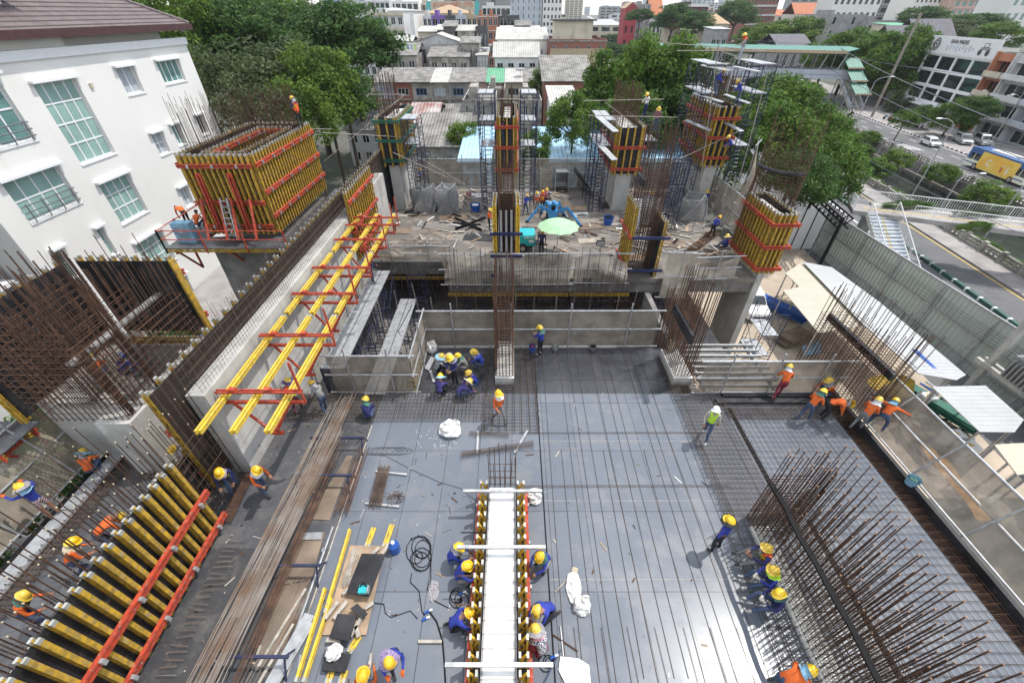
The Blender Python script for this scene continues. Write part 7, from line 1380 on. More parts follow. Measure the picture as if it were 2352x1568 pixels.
def curl(n, cx_, cy_, rx, ry, turns, seed, z=.02):
    q = random.Random(seed); o = []
    for k in range(int(turns*14)): a = k*2*pi/14; w_ = 1+.35*sin(k*.23+seed); o.append(B(n,cx_+rx*w_*cos(a)+25*sin(k*.11),cy_+ry*w_*sin(a)+50*sin(k*.07),z+.01*(k%3)))
    return o
cable('tangled grey cable loops in the middle of the blue deck', curl(1,1115,690,60,70,6,2)+[B(1,1190,860,.02),B(1,1165,920,.02),B(1,1200,1000,.02),B(1,1320,1060,.02)]); cable('cable snaking to the blue plugs', [B(1,1060,820,.02),B(1,1050,880,.02),B(1,1110,940,.02),B(1,1130,1080,.02),B(1,1150,1110,.02)]); cable('thin cable from the saw to the plugs', [B(1,800,1020,.05),B(1,870,1030,.02),B(1,880,1090,.02),B(1,920,1120,.02),B(1,1050,1075,.02),B(1,1100,1130,.02)]); cable('bundle of cables running down to the bottom edge', [B(1,1180,1080,.02),B(1,1230,1150,.02),B(1,1270,1280,.02),B(1,1280,1400,.02),B(1,1290,1568,.02)],.02)
cable('cable loops beside the kneeling worker', curl(1,1375,975,35,45,4,5)); cable('cable loops near the checked-shirt worker', curl(2,235,1390,30,45,3,7)); cable('long thin cord trailing from the sacks to the shutter', [B(1,740,10,.02),B(1,880,20,.02),B(1,1050,110,.02),B(1,1250,200,.02),B(1,1390,240,.02),B(1,1500,330,.02)],.009,'rail_g'); cable('tangled cord left of the white sacks', [G(870+35*cos(k*.7)+k*1.2,1035+9*sin(k*.7),.02) for k in range(44)],.008,'rail_g'); cable('coiled black hose before the twisted stacks', [G(945+16*cos(k*.5)+.05*k,490+6*sin(k*.5),.05) for k in range(60)],.03)
for k, (n_, x, y) in enumerate(((1,1150,1090),(1,1130,1140),(1,1380,965),(2,262,1400))): c = B(n_,x,y,.03); m = MB(); m.cyl(c,c+Vector((.12,.05,.02)),.035,'blue_p',8); m.cyl(c+Vector((.12,.05,.02)),c+Vector((.2,.08,.02)),.03,'white_p',8); solo(m,'plug_connector',['upper blue and white plug connector at the cable bundle','lower blue and white plug connector at the cable bundle','blue plug connector beside the kneeling worker','blue plug connector near the checked-shirt worker'][k],'plug')
m = MB(); m.cyl(B(1,522,505,.04),B(1,205,1400,.04),.035,'galv',7); m.cyl(B(1,462,655,.04),B(1,455,665,.1),.05,'galv',7); solo(m,'scaffold_pipe','long galvanised pipe lying left of the yellow girders','pipe')
for k, (a, b, c_, d) in enumerate(((340,925,0,1480),(255,1165,20,1568),(30,1310,0,1400),(785,1365,760,1540),(1105,1285,1265,1285))): m = MB(); m.bar(B(1,a,b,.06),B(1,c_,d,.06),.07,.05,'timber'); solo(m,'batten',['long white-splashed batten at lower left','shorter battens beside the long splashed one','batten end at the lower left edge','short dusty batten near the floral-hatted worker','small batten by the cable bundle'][k],'batten')
sheet_stack('aluminium bars stacked at the bottom left', B(1,185,1460,0.02), 2.2,.3,.12,radians(75),'galv',4,'bar_stack','stack',.1)
def rack(label, c0, c1, n, r, supports, mm='rebar'):
    t = thing('bar_rack', label, 'bars', tuple(c0)); bars(t,'bar',[(c0+Vector((k*.03-n*.015,R.uniform(-.1,.1),.09+.012*(k%3))),c1+Vector((k*.028-n*.014,R.uniform(-.08,.08),.09+.012*(k%3)))) for k in range(n)],r,mm,5)
    for p, q in supports: m = MB(); m.bar(p,q,.07,.06,'galv'); m.build('support', t)
rack('small rusty bar stack on two aluminium sleepers', B(1,815,375,0), B(1,880,105,0), 15, .012, ((B(1,745,345,.04),B(1,975,368,.04)),(B(1,815,128,.04),B(1,1028,150,.04))))
c = B(1,955,310,.0); m = MB()
for k in range(26): a = R.uniform(0,6.28); q = Vector((R.uniform(-.22,.22),R.uniform(-.2,.2),R.uniform(.02,.14))); m.cyl(c+q,c+q+Vector((cos(a)*.2,sin(a)*.2,.02)),.01,'rust',4)
solo(m,'tie_wire_heap','heap of short rusty bar ends beside the bar stack','heap')
t = thing('bar_rack', 'bent bars resting crosswise on two aluminium sleepers near the starter bars', 'bars', tuple(G(1140,1010,0))); bars(t,'bar',[(G(1060,1038+k*2,.12),G(1225,1012+k*2.4,.12)) for k in range(6)]+[(G(1078,990+k*2.2,.12),G(1170,995+k*2.2,.12)) for k in range(4)]+[(G(1060,1040,.12),G(1061,1052,.12)),(G(1224,1012,.12),G(1226,1030,.12))],.010,'rebar',5)
for a, b in (((1098,990),(1096,1042)),((1212,988),(1182,1040))): m = MB(); m.bar(G(*a,.05),G(*b,.05),.08,.06,'galv'); m.build('support', t)
flat('bent grey metal sheet at the bottom of the blue deck', [B(2,330,1385,.06),B(2,455,1400,.05),B(2,525,1445,.04),B(2,540,1600,.04),B(2,380,1600,.04),B(2,318,1480,.06)], 'galv', .01, 'metal_sheet', 'sheet')
for k, (a, b, c_, d, mm) in enumerate(((275,1235,448,1350,'rust'),(330,1182,350,1385,'galv'),(330,1340,200,1600,'steelblue'))): m = MB(); m.cyl(B(2,a,b,.03),B(2,c_,d,.03),.02,mm,6); solo(m,'loose_rod',['rusty rod lying across the joint near the checked-shirt worker','pale thin pipe standing out beside the metal sheet','dark blue bar below the checked-shirt worker'][k],'rod')
m = MB(); c = B(1,1110,0,0)
for k in range(40): p = G(1000+R.uniform(-45,50),1000+R.uniform(-12,30),.0); m.ell(p,(.02,.02,.02),'white_p',5,3)
tag(solo(m,'spacer_scatter',None,None), kind='stuff')
t = thing('beam_cage', 'tied beam cage lying flat beside the orange-vested workers', 'rebar cage', tuple(B(0,1640,290,.1))); bars(t,'bar',[(B(0,1700+k*8-30,130,.12+.06*(k%2)),B(0,1520+k*9-20,470,.12+.06*(k%2))) for k in range(9)],.014,'rust',5); bars(t,'stirrup',[(B(0,1665-k*18-10,150+k*34,.26),B(0,1735-k*18,152+k*34,.26)) for k in range(9)],.009,'rust')
flat('galvanised plank at the left group of squatting workers, upper one', [B(1,1240-576,0,.05)]*0 or [G(975,845,.08),G(985,850,.08),G(999,822,.08),G(990,818,.08)], 'galvplank', .05, 'metal_plank', 'plank'); flat('galvanised plank at the left group of squatting workers, lower one', [G(985,850,.08),G(991,850,.08),G(1000,876,.08),G(994,877,.08)], 'galvplank', .05, 'metal_plank', 'plank')
m = MB(); m.box(-13.0,-11.0,22.9,27.9,3.02,3.08,'white_p') if False else m.bar((-11.6,23.2,3.1),(-11.2,27.5,3.1),.5,.08,'white_p'); solo(m,'white_board','long white board on the narrow platform beside the box formwork','board')
c = Vector((-18.1,21.6,2.9)); t = thing('wire_cage_fan', 'wire-guarded fan unit at the left end of the work platform', 'fan', tuple(c)); m = MB()
for k in range(12): a = k*pi/6; m.tube([(c.x+.4*cos(a)*s,c.y-.1*(1-s),c.z+.6+.4*sin(a)*s) for s in (0,.5,1)],.012,'galv',4)
for s in (.4,.7,1): m.tube([(c.x+.4*s*cos(k*pi/8),c.y-.05,c.z+.6+.4*s*sin(k*pi/8)) for k in range(17)],.012,'galv',4)
m.build('guard', t); m = MB(); m.box(c.x-.5,c.x+.5,c.y+.02,c.y+.5,c.z,c.z+1.1,'cl_blue'); m.build('housing', t)
# ================================================================ people
def pose_joints(p):
    J = {}
    def two(k, l, r=None): J[k+'L'] = Vector(l); r = r or (-l[0],l[1],l[2]); J[k+'R'] = Vector(r)
    base = dict(pel=(0,0,.93), spi=(0,.0,1.14), che=(0,.0,1.36), nec=(0,.0,1.48), hea=(0,.02,1.57), top=(0,.03,1.65))
    two('sho',(-.18,0,1.40)); two('elb',(-.25,-.02,1.13)); two('wri',(-.25,.10,.90)); two('hip',(-.09,0,.90)); two('kne',(-.10,.02,.49)); two('ank',(-.11,-.03,.09)); two('toe',(-.12,.14,.045))
    if p == 'walk': J['kneL'] = Vector((-.09,.22,.52)); J['ankL'] = Vector((-.1,.26,.10)); J['toeL'] = Vector((-.1,.42,.06)); J['kneR'] = Vector((.09,.0,.48)); J['ankR'] = Vector((.1,-.34,.16)); J['toeR'] = Vector((.1,-.22,.05)); J['wriL'] = Vector((-.24,-.1,.92)); J['wriR'] = Vector((.2,.3,1.02)); J['elbR'] = Vector((.25,.05,1.13))
    if p == 'reach': two('elb',(-.30,.18,1.36)); two('wri',(-.26,.44,1.44))
    if p == 'hips': two('elb',(-.36,-.06,1.14)); two('wri',(-.17,.02,1.0)); J['ankL'] = Vector((-.2,-.05,.09)); J['toeL'] = Vector((-.22,.12,.045)); J['kneL'] = Vector((-.16,.02,.49))
    if p == 'work': two('elb',(-.24,.12,1.15)); two('wri',(-.10,.34,1.12)); base.update(hea=(0,.06,1.56), top=(0,.1,1.63))
    if p == 'bend':
        base.update(pel=(0,-.12,.90), spi=(0,.06,1.02), che=(0,.26,1.10), nec=(0,.38,1.12), hea=(0,.46,1.10), top=(0,.53,1.06)); two('sho',(-.18,.29,1.08)); two('elb',(-.20,.36,.80)); two('wri',(-.13,.46,.55)); two('hip',(-.09,-.12,.87)); two('kne',(-.11,-.02,.48)); two('ank',(-.13,-.08,.09)); two('toe',(-.14,.09,.045))
    if p == 'lean':
        base.update(pel=(0,-.06,.92), spi=(0,.03,1.1), che=(0,.14,1.28), nec=(0,.2,1.38), hea=(0,.26,1.45), top=(0,.31,1.51)); two('sho',(-.18,.15,1.3)); two('elb',(-.25,.2,1.03)); two('wri',(-.2,.4,.92)); two('hip',(-.09,-.06,.89)); J['kneR'] = Vector((.1,.12,.5)); J['ankR'] = Vector((.11,.16,.1)); J['toeR'] = Vector((.11,.33,.05)); J['ankL'] = Vector((-.12,-.2,.1)); J['toeL'] = Vector((-.13,-.04,.05))
    if p == 'squat':
        base.update(pel=(0,-.14,.30), spi=(0,-.10,.49), che=(0,.04,.70), nec=(0,.12,.80), hea=(0,.17,.88), top=(0,.21,.95)); two('sho',(-.18,.05,.72)); two('elb',(-.24,.24,.52)); two('wri',(-.10,.46,.38)); two('hip',(-.10,-.12,.29)); two('kne',(-.20,.25,.48)); two('ank',(-.16,.06,.09)); two('toe',(-.19,.23,.045))
    if p == 'kneel':
        base.update(pel=(0,-.18,.32), spi=(0,-.06,.50), che=(0,.14,.66), nec=(0,.24,.73), hea=(0,.31,.78), top=(0,.37,.83)); two('sho',(-.18,.16,.66)); two('elb',(-.24,.34,.44)); two('wri',(-.10,.52,.26)); two('hip',(-.10,-.16,.31)); J['kneL'] = Vector((-.14,.22,.08)); J['ankL'] = Vector((-.12,-.25,.07)); J['toeL'] = Vector((-.12,-.38,.045)); J['kneR'] = Vector((.2,.24,.46)); J['ankR'] = Vector((.17,.1,.09)); J['toeR'] = Vector((.18,.27,.045))
    if p == 'sit':
        base.update(pel=(0,0,.10), spi=(0,-.02,.30), che=(0,.05,.52), nec=(0,.10,.64), hea=(0,.14,.73), top=(0,.16,.81)); two('sho',(-.18,.05,.55)); two('elb',(-.26,.18,.34)); two('wri',(-.08,.42,.36)); two('hip',(-.10,.02,.09)); two('kne',(-.19,.40,.28)); two('ank',(-.15,.62,-.08)); two('toe',(-.17,.79,-.10))
    if p == 'spread':
        base.update(pel=(0,-.08,.85), spi=(0,.04,1.02), che=(0,.2,1.18), nec=(0,.28,1.26), hea=(0,.34,1.31), top=(0,.4,1.36)); two('sho',(-.18,.2,1.2)); two('elb',(-.44,.3,1.12)); two('wri',(-.66,.45,1.0)); two('hip',(-.1,-.08,.82)); J['kneL'] = Vector((-.22,.12,.48)); J['ankL'] = Vector((-.26,.0,.09)); J['toeL'] = Vector((-.3,.16,.045)); two('kne',(-.22,.12,.48)); two('ank',(-.26,.0,.09)); two('toe',(-.3,.16,.045))
    for k, v in base.items(): J[k] = Vector(v)
    return J
RAD = dict(pel=(.15,.11), spi=(.125,.095), che=(.16,.11), nec=(.058,.058), hea=(.088,.095), top=(.078,.09), sho=(.062,.062), elb=(.045,.045), wri=(.030,.030), hip=(.088,.09), kne=(.062,.062), ank=(.042,.042), toe=(.036,.045))
EDG = [('pel','spi'),('spi','che'),('che','nec'),('nec','hea'),('hea','top')]+[(a+s if a not in ('pel','che') else a, b+s) for s in 'LR' for a, b in (('che','sho'),('sho','elb'),('elb','wri'),('pel','hip'),('hip','kne'),('kne','ank'),('ank','toe'))]
def person(label, loc, head, pose, shirt='sh_blue', pants='pt_jean', hat='hat_y', brim=None, scarf=None, vest=None, shoe='shoe', glove='skin', group=None, s=1.0, rng=None, skirt=False):
    rg = random.Random(label); hat = rg.choice(['hat_y','hat_y2','hat_y3']) if hat == 'hat_y' else hat; J = pose_joints(pose)
    for k in J: J[k] = J[k]+Vector((rg.gauss(0,.010),rg.gauss(0,.014),rg.gauss(0,.006) if 'ank' not in k and 'toe' not in k else 0))
    keys = list(J); me = bpy.data.meshes.new('body'); me.from_pydata([J[k] for k in keys], [(keys.index(a),keys.index(b)) for a, b in EDG], [])
    ob = bpy.data.objects.new('tmp', me); COL.objects.link(ob); ob.modifiers.new('s','SKIN'); sm = ob.modifiers.new('u','SUBSURF'); sm.levels = 1; sm.render_levels = 1
    sv = me.skin_vertices[0].data
    for i, k in enumerate(keys): sv[i].radius = RAD[k.rstrip('LR') if k not in RAD else k]; sv[i].use_root = (k == 'pel')
    dg = bpy.context.evaluated_depsgraph_get(); bm = bpy.data.meshes.new_from_object(ob.evaluated_get(dg)); bpy.data.objects.remove(ob)
    mb = MB(); mt = {'pel':shirt,'spi':shirt,'che':shirt,'sho':shirt,'elb':shirt}
    V = [v.co.copy() for v in bm.vertices]
    segs = [(J[a],J[b],a,b) for a, b in EDG]
    def near(p):
        best = None
        for A_, B_, a, b in segs:
            d = B_-A_; t_ = max(0,min(1,(p-A_).dot(d)/d.length_squared)); q = (p-(A_+d*t_)).length
            if best is None or q < best[0]: best = (q,a,b,t_)
        return best
    mb.v = [tuple(v) for v in V]; regions = []
    for pl in bm.polygons:
        q, a, b, t_ = near(pl.center)
        b0 = b.rstrip('LR')
        if b0 in ('hea','top') or (b0 == 'nec' and t_ > .5): mm = 'skin'
        elif b0 == 'wri': mm = shirt if t_ < .93 else glove
        elif b0 in ('kne',): mm = 'skin' if skirt and t_ > .55 else pants
        elif b0 == 'ank': mm = 'skin' if skirt else pants
        elif b0 == 'toe': mm = shoe
        elif b0 == 'hip': mm = pants
        elif b0 == 'spi': mm = pants if t_ < .35 else shirt
        else: mm = shirt
        mb.f.append(list(pl.vertices)); mb.m.append(mb.mi(mm)); regions.append((b0,t_))
    nb = len(mb.f)
    hd = (J['top']-J['hea']).normalized(); fw = Vector((0,1,0)); fw = (fw-hd*fw.dot(hd)).normalized(); sd = hd.cross(fw); hc = (J['hea']+J['top'])/2
    P = lambda x, y, z: hc+sd*x+fw*y+hd*z
    mb.ell(P(0,.105,-.005),(.014,.02,.022),'skin',6,4); mb.ell(P(.035,.088,.018),(.012,.01,.008),'hair',5,3); mb.ell(P(-.035,.088,.018),(.012,.01,.008),'hair',5,3); mb.ell(P(0,.092,-.045),(.026,.01,.007),'cl_pink',5,3); mb.ell(P(.093,0,-.005),(.012,.022,.03),'skin',5,4); mb.ell(P(-.093,0,-.005),(.012,.022,.03),'skin',5,4)
    for sfx, sg in (('L',-1),('R',1)):        # hands: palm and five curled fingers
        w_ = J['wri'+sfx]; d = (w_-J['elb'+sfx]).normalized(); a = d.cross(Vector((0,0,1))); a = a.normalized() if a.length > .1 else Vector((0,1,0)); n_ = a.cross(d)
        mb.bar(w_-d*.01,w_+d*.085,.075,.03,glove,up=tuple(n_))
        for k in range(4): o = a*(-.029+.019*k); L1 = (.036,.042,.04,.032)[k]; p0_ = w_+d*.08+o; p1_ = p0_+d*L1; p2_ = p1_+d*L1*.5-n_*L1*.6; mb.tube([p0_,p1_,p2_],.009,glove,4)
        p0_ = w_+d*.03+a*.035*(-sg); mb.tube([p0_,p0_+a*.03*(-sg)+d*.025,p0_+a*.035*(-sg)+d*.06-n_*.01],.010,glove,4)
    t = thing('person', label, 'person', tuple(loc), 0, group); t['org'] = [0.,0.,0.]; t.rotation_euler = (0,0,radians(head)); t.scale = (s,s,s)
    o = mb.build('body', t, local=True, smooth=True)
    if vest:
        vb = MB(); idx = {}
        nrm = {}
        for f, (b0, t_) in zip(mb.f[:nb], regions):
            if b0 in ('spi','che') or (b0 == 'sho' and t_ < .75):
                stripe = (b0 == 'spi' and .5 < t_ < .75) or (b0 == 'che' and .35 < t_ < .6)
                c = sum((V[i] for i in f), Vector())/len(f); q = near(c); 
                vs = []
                for i in f:
                    v = V[i]; A_ = J[q[1]]; B_ = J[q[2]]; d = B_-A_; tt_ = max(0,min(1,(v-A_).dot(d)/d.length_squared)); r_ = (v-(A_+d*tt_)); vs.append(v+(r_.normalized()*.014 if r_.length > 1e-4 else r_))
                vb.add(vs,[tuple(range(len(vs)))],'hivis' if stripe else vest)
        if vb.f: vb.build('safety_vest', t, local=True)
    hr = MB()
    if hat:
        hm = MB(); n = 14; c = P(0,.0,.03)
        vs = []; fs = []
        for j in range(6):
            ph = j/5*pi/2; rr_ = .138*cos(ph); h_ = .145*sin(ph)
            for i in range(n): th = 2*pi*i/n; vs.append(c+sd*(rr_*.92*cos(th))+fw*(rr_*1.1*sin(th))+hd*h_)
        for j in range(5): fs += [(j*n+i,j*n+(i+1)%n,(j+1)*n+(i+1)%n,(j+1)*n+i) for i in range(n)]
        k0 = len(vs)
        for i in range(n): th = 2*pi*i/n; ex = 1.12+(.28 if sin(th) > .2 else 0); vs.append(c+sd*(.128*ex*cos(th))+fw*(.15*ex*sin(th))-hd*.012)
        fs += [(i,k0+i,k0+(i+1)%n,(i+1)%n) for i in range(n)]
        hm.add(vs,fs,hat); hm.build('hard_hat', t, local=True, smooth=True)
        if rg.random() < .6: mm_ = MB(); mm_.bar(c+hd*.15-fw*.10,c+hd*.15+fw*.10,.02,.012,hat); mm_.build('hat_ridge', t, local=True)
    else: hr.ell(P(0,-.01,.03),(.098,.108,.10),'hair',10,6,-.1); hr.build('hair', t, local=True)
    if brim:
        b_ = MB(); n = 16; vs = []; c = P(0,0,.02)
        for i in range(n): th = 2*pi*i/n; vs.append(c+sd*.12*cos(th)+fw*.14*sin(th)+hd*.02)
        for i in range(n): th = 2*pi*i/n; k = 1+.08*sin(3*th+rg.random()); vs.append(c+sd*.235*cos(th)*k+fw*.26*sin(th)*k-hd*(.045+.02*sin(2*th)))
        b_.add(vs,[(i,n+i,n+(i+1)%n,(i+1)%n) for i in range(n)],brim); b_.build('sun_brim', t, local=True, smooth=True)
    if scarf:
        s_ = MB(); n = 14; vs = []; nk = J['nec']; 
        for j, (rr_, c) in enumerate(((.112,P(0,0,.02)),(.118,P(0,-.01,-.06)),(.125,nk+Vector((0,0,.02))),(.19,nk-Vector((0,0,.06))))):
            for i in range(n): th = 2*pi*i/n; k = 1+.06*sin(i*2.3+j); f_ = -.35 if (j < 2 and sin(th) > .6) else 0; vs.append(c+sd*rr_*k*cos(th)+fw*rr_*k*sin(th)*(1+f_*0)+Vector((0,0,-.01*(i%3))))
        fs = []
        for j in range(3):
            for i in range(n):
                if j < 1 and sin(2*pi*(i+.5)/n) > .62: continue
                fs.append((j*n+i,j*n+(i+1)%n,(j+1)*n+(i+1)%n,(j+1)*n+i))
        s_.add(vs,fs,scarf); s_.build('head_scarf', t, local=True, smooth=True)
    return t
def F0(u, v, z=0.): return G(u, v, z)
Y, N_ = 'hat_y', None
PE = [ # label, u, v, z, heading, pose, shirt, pants, opts
 ('worker in orange vest over purple sleeves walking by the platform frame',688,945,0,20,'lean','sh_purple','pt_maroon',dict(vest='vest',brim='sh_purple')),
 ('worker in pale grey shirt and jeans touching the wall end',752,946,0,60,'lean','sh_grey','pt_jean',dict(scarf='cl_grey')),
 ('worker in navy with a green scarf squatting with back turned on the mat strip',850,962,0,10,'squat','sh_navy','pt_jean',dict(scarf='cl_green')),
 ('squatting worker in checked shirt with light blue hat brim',1010,857,.1,-60,'squat','sh_check','pt_black',dict(brim='cl_blue')),
 ('squatting worker with cream hat brim behind the standing man',1036,850,.1,180,'squat','sh_navy','pt_jean',dict(brim='cl_cream')),
 ('worker standing in dark clothes in the middle of the squatting group',1046,884,.1,150,'work','sh_navy','pt_black',dict(scarf='cl_grey')),
 ('squatting worker in light grey with a green scarf',1066,852,.1,90,'squat','sh_grey','pt_grey',dict(scarf='cl_green')),
 ('squatting worker in bright blue at the right of the group, leaning left',1102,845,.1,75,'squat','sh_blue','pt_jean',dict(scarf='cl_grey')),
 ('squatting worker in purple with light blue brim, back to the camera',1014,908,.1,-10,'squat','sh_purple','pt_black',dict(brim='cl_blue')),
 ('crouching worker in purple shirt with cream brim bending to the mat',1062,912,.1,-70,'kneel','sh_purple','pt_jean',dict(brim='cl_cream')),
 ('squatting worker in bright blue shirt at the lower right of the group',1090,892,.1,95,'squat','sh_blue','pt_jean',dict()),
 ('worker in orange shirt and white head scarf walking past the central stub',1147,968,0,-150,'walk','sh_orange','pt_grey',dict(scarf='cl_white')),
 ('worker in blue standing at the long netting screen',1240,816,0,45,'work','sh_blue','pt_black',dict(scarf='cl_green',shoe='shoe_w')),
 ('man with white hard hat and green reflective harness stepping over the mat',1616,1006,.1,150,'walk','sh_cream','pt_jean',dict(hat='hat_w',vest='hivis',shoe='shoe_w')),
 ('worker in blue with black brim standing hands on hips, back to the camera',1640,1260,0,25,'hips','sh_blue','pt_black',dict(brim='cl_black')),
 ('seated worker in navy and orange vest, topmost of the resting row',1750,1290,.3,80,'sit','sh_navy','pt_grey',dict(vest='vest')),
 ('seated worker in blue with a yellow-green scarf, middle of the resting row',1766,1338,.3,85,'sit','sh_blue','pt_jean',dict(scarf='hivis',glove='glove',shoe='shoe_w')),
 ('seated worker in navy with pale gloves, lowest of the resting row',1778,1390,.3,85,'sit','sh_navy','pt_jean',dict(scarf='cl_green',glove='glove',shoe='shoe_w')),
 ('bending worker in orange at the bottom edge with blue scarf',1800,1568,0,-80,'kneel','sh_orange','pt_jean',dict(scarf='cl_blue')),
 ('squatting worker in blue with silver scarf at the left central shutter',1044,1293,0,-80,'squat','sh_blue','pt_jean',dict(scarf='silver')),
 ('squatting worker in blue and grey jeans just below him at the left shutter',1062,1335,0,-80,'squat','sh_blue','pt_grey',dict()),
 ('kneeling worker in blue beside the cables at the left shutter',1050,1440,0,-80,'kneel','sh_blue','pt_black',dict(glove='sh_orange')),
 ('squatting worker in blue at the right central shutter near the middle bar',1248,1300,0,130,'squat','sh_blue','pt_grey',dict(scarf='cl_green')),
 ('squatting worker in blue holding a white bag at the right shutter',1256,1412,0,120,'kneel','sh_blue','pt_black',dict(glove='cl_green')),
 ('crouching worker in checked shirt with pink scarf and red trousers',1238,1492,0,30,'squat','sh_check','pt_red',dict(brim='cl_grey',scarf='cl_pink')),
 ('worker in navy with a lilac floral hat and orange gloves at the bottom',915,1528,0,200,'lean','sh_blue','pt_black',dict(brim='cl_lilac',glove='sh_orange')),
 ('worker at the bottom edge of whom mostly the yellow hard hat shows',846,1600,0,0,'squat','sh_orange','pt_jean',dict()),
 ('worker in orange and red trousers standing before the right netting',1782,912,.15,-20,'lean','sh_orange','pt_red',dict(scarf='cl_white',shoe='cl_pink')),
 ('squatting worker in orange with an arm along the right netting rail',1893,912,.15,75,'squat','sh_orange','pt_jean',dict(scarf='cl_grey')),
 ('worker in orange and jeans bending over the right mat',1842,965,.1,-60,'lean','sh_orange','pt_jean',dict(scarf='cl_green',glove='cl_blue')),
 ('worker in orange stooping low with a small box in hand',1888,962,.1,-110,'bend','sh_orange','pt_black',dict(scarf='cl_grey',glove='cl_green')),
 ('worker in orange and grey trousers bending by the right deck edge',1962,985,.1,-60,'lean','sh_orange','pt_grey',dict(scarf='cl_white')),
 ('worker in orange reaching both arms wide over the right netting',2005,985,.1,-50,'spread','sh_orange','pt_jean',dict(scarf='cl_blue',glove='cl_blue')),
 ('worker in orange vest with reflective stripes standing by the flat beam cage',545,1128,0,-150,'lean','sh_navy','pt_jean',dict(vest='vest',scarf='cl_grey')),
 ('worker in orange shirt walking off to the right below the platform frame',612,1132,0,-110,'lean','sh_orange','pt_jean',dict(scarf='cl_white')),
 ('worker in grey half hidden beside the core wall',468,1082,0,120,'lean','sh_grey','pt_grey',dict(scarf='cl_grey')),
 ('man in white shirt and white helmet squatting with a power tool',452,1120,0,-70,'squat','sh_white','pt_jean',dict(hat='hat_w',shoe='shoe_w',s=1.05)),
 ('man in white shirt crouching behind the ends of the yellow girders',392,1128,0,60,'squat','sh_white','pt_grey',dict(hat=None)),
 ('worker in orange vest squatting at the far left end of the deck',222,1085,0,20,'squat','sh_orange','pt_jean',dict(brim='cl_blue',scarf='cl_grey')),
 ('worker in blue shirt and patterned shorts reaching to the lower left netting',132,1183,.11,80,'reach','sh_blue','pt_check',dict(brim='cl_grey',scarf='cl_blue',skirt=True,glove='sh_orange')),
 ('worker in orange bent between the lower left shutters, nearest the camera',112,1432,.1,-60,'lean','sh_orange','pt_jean',dict(scarf='cl_green')),
 ('worker in orange between the lower left shutters, middle one',212,1318,.1,-40,'lean','sh_orange','pt_jean',dict(scarf='cl_cream')),
 ('worker in orange reaching among the bars, farthest between the lower left shutters',272,1255,.1,-40,'bend','sh_orange','pt_jean',dict()),
 ('worker in orange crouching inside the left core',243,868,2.2,40,'squat','sh_orange','pt_jean',dict(scarf='cl_grey')),
 ('worker in blue crouching inside the left core',302,868,2.2,-20,'squat','sh_blue','pt_jean',dict(hat='hat_b')),
 ('black-haired worker in orange leaning over on the work platform',436,520,2.9,60,'bend','sh_orange','pt_black',dict(hat=None)),
 ('worker in orange crouching at the foot of the box formwork',462,524,2.9,0,'squat','sh_orange','pt_jean',dict(hat=None)),
 ('worker in orange vest standing on the rim of the box formwork',693,296,7.35,60,'work','sh_purple','pt_black',dict(vest='vest',scarf='cl_grey')),
 ('worker in blue behind the twisted frame stacks',968,428,0,-120,'work','sh_blue','pt_black',dict()),
 ('worker in orange vest and green helmet below the form with green walers',906,468,0,30,'work','sh_orange','pt_jean',dict(hat='hat_g',vest='vest')),
 ('worker in orange beside the one with the green helmet',888,455,0,0,'work','sh_orange','pt_jean',dict(hat=None)),
 ('worker in grey crouching under the short planks at the rear left',876,468,0,-20,'squat','sh_grey','pt_jean',dict(hat=None,scarf='cl_grey')),
 ('worker in orange at the left side of the steel-braced central form',1124,530,0,-90,'work','sh_orange','pt_black',dict()),
 ('worker in blue at the left end of the standing rear group',1207,493,0,-30,'lean','sh_blue','pt_jean',dict(brim='cl_cream')),
 ('worker in all orange with back turned in the rear group',1233,490,0,0,'stand','sh_orange','pt_grey',dict(scarf='cl_grey')),
 ('worker in orange vest and orange scarf in the rear group',1245,486,0,10,'stand','sh_purple','pt_black',dict(vest='vest',scarf='sh_orange')),
 ('worker in orange vest and pink scarf at the right of the rear group',1253,481,0,-20,'stand','sh_navy','pt_black',dict(vest='vest',scarf='cl_pink')),
 ('seated worker in orange with a yellow hat behind the parasol',1258,534,.2,90,'sit','sh_orange','pt_jean',dict()),
 ('worker with a blue hat behind the parasol',1297,538,.2,-90,'sit','sh_navy','pt_jean',dict(hat='hat_b')),
 ('worker in dark trousers standing under the parasol',1243,585,0,180,'stand','sh_navy','pt_black',dict()),
 ('worker in blue standing left of the white slotted panels',1439,501,0,-120,'lean','sh_blue','pt_black',dict()),
 ('worker with yellow hat behind the twisted stack near the slotted panels',1489,488,0,160,'work','sh_navy','pt_jean',dict()),
 ('worker in blue behind the right twisted frame stack',1612,484,0,170,'work','sh_blue','pt_jean',dict()),
 ('worker in blue bending by the rusty tubes',1632,546,0,-60,'lean','sh_blue','pt_black',dict()),
 ('seated worker in navy with a cream brim, left of the pair at the slab edge',1668,568,.1,60,'sit','sh_blue','pt_jean',dict(brim='cl_cream')),
 ('seated worker in navy with a green scarf, right of the pair at the slab edge',1686,568,.1,50,'sit','sh_blue','pt_jean',dict(scarf='cl_green')),
 ('worker with a green helmet down on the scaffold walkway in the opening',858,650,.3,-60,'work','sh_navy','pt_jean',dict(hat='hat_g')),
]
for lb, u, v, z, hd_, ps, sh, pt, op in PE:
    person(lb, G(u,v,z), hd_, ps, sh, pt, **op)
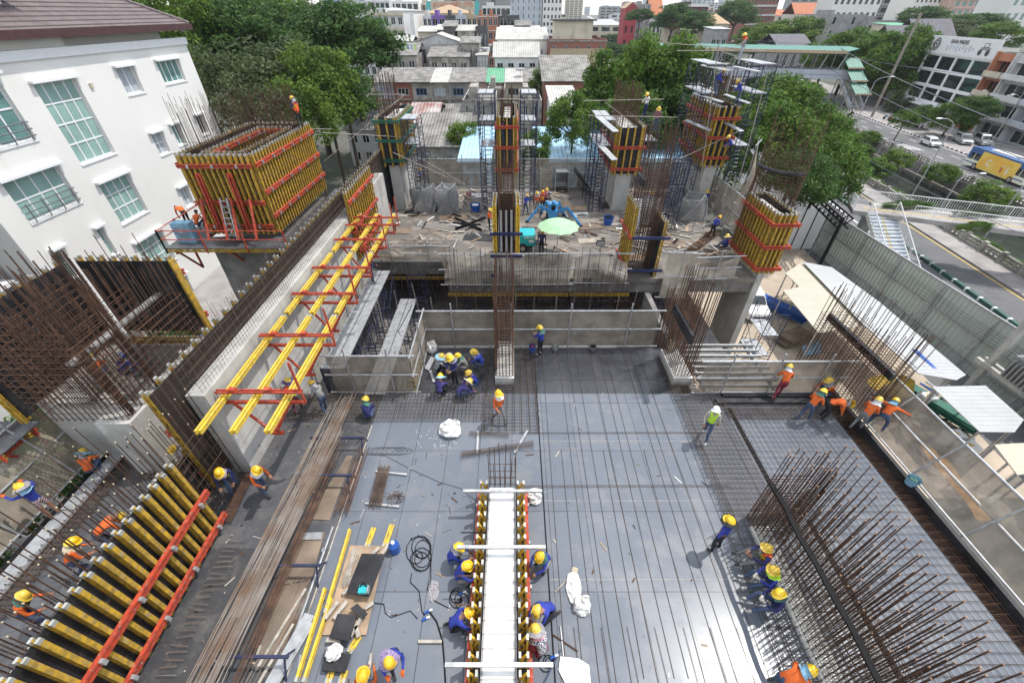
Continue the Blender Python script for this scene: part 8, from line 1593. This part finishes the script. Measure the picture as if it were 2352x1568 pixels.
for lb, u, v, y, hd_, ps, sh, pt, op in (
 ('worker in plum shirt with orange tool belt on the right of the rear form',1503,306,33.6,150,'work','sh_plum','pt_jean',dict(s=1.0)),
 ('worker in blue harness at the back of the rear form',1479,272,36,120,'work','sh_white','sh_navy',dict()),
 ('worker in grey with orange scarf standing at the very top of the high scaffold',1694,152,32.6,70,'work','sh_grey','pt_pale',dict(scarf='cl_red')),
 ('worker in blue stooping on the middle left walkway of the high scaffold',1636,222,33,-120,'lean','sh_blue','pt_jean',dict()),
 ('worker in blue stepping down on the middle right walkway of the high scaffold',1690,245,33,70,'lean','sh_blue','pt_jean',dict()),
 ('worker in blue leaning on a scaffold bar below the right walkways',1669,366,32.5,80,'lean','sh_blue','pt_black',dict()),
 ('worker in orange vest in the central scaffold',1154,330,33.8,-90,'work','sh_navy','pt_jean',dict(vest='vest'))):
    person(lb, PY(u,v,y), hd_, ps, sh, pt, **op)
c = Vector((81.3,112,-6.2)); person('motorbike rider in black', c, -97, 'sit', 'pt_black','pt_black', hat='hat_w')
# ================================================================ air
hz = MB(); hz.box(-1900,1900,-70,2300,-10.2,90,'black'); o = hz.build('haze'); o['kind'] = 'stuff'
hm = bpy.data.materials.new('air'); hm.use_nodes = True; n = hm.node_tree.nodes; n.remove(n['Principled BSDF']); pv = n.new('ShaderNodeVolumePrincipled')
pv.inputs['Color'].default_value = (.86,.92,1,1); pv.inputs['Density'].default_value = .00012; pv.inputs['Anisotropy'].default_value = .2
hm.node_tree.links.new(pv.outputs[0], n['Material Output'].inputs['Volume']); o.data.materials.clear(); o.data.materials.append(hm)
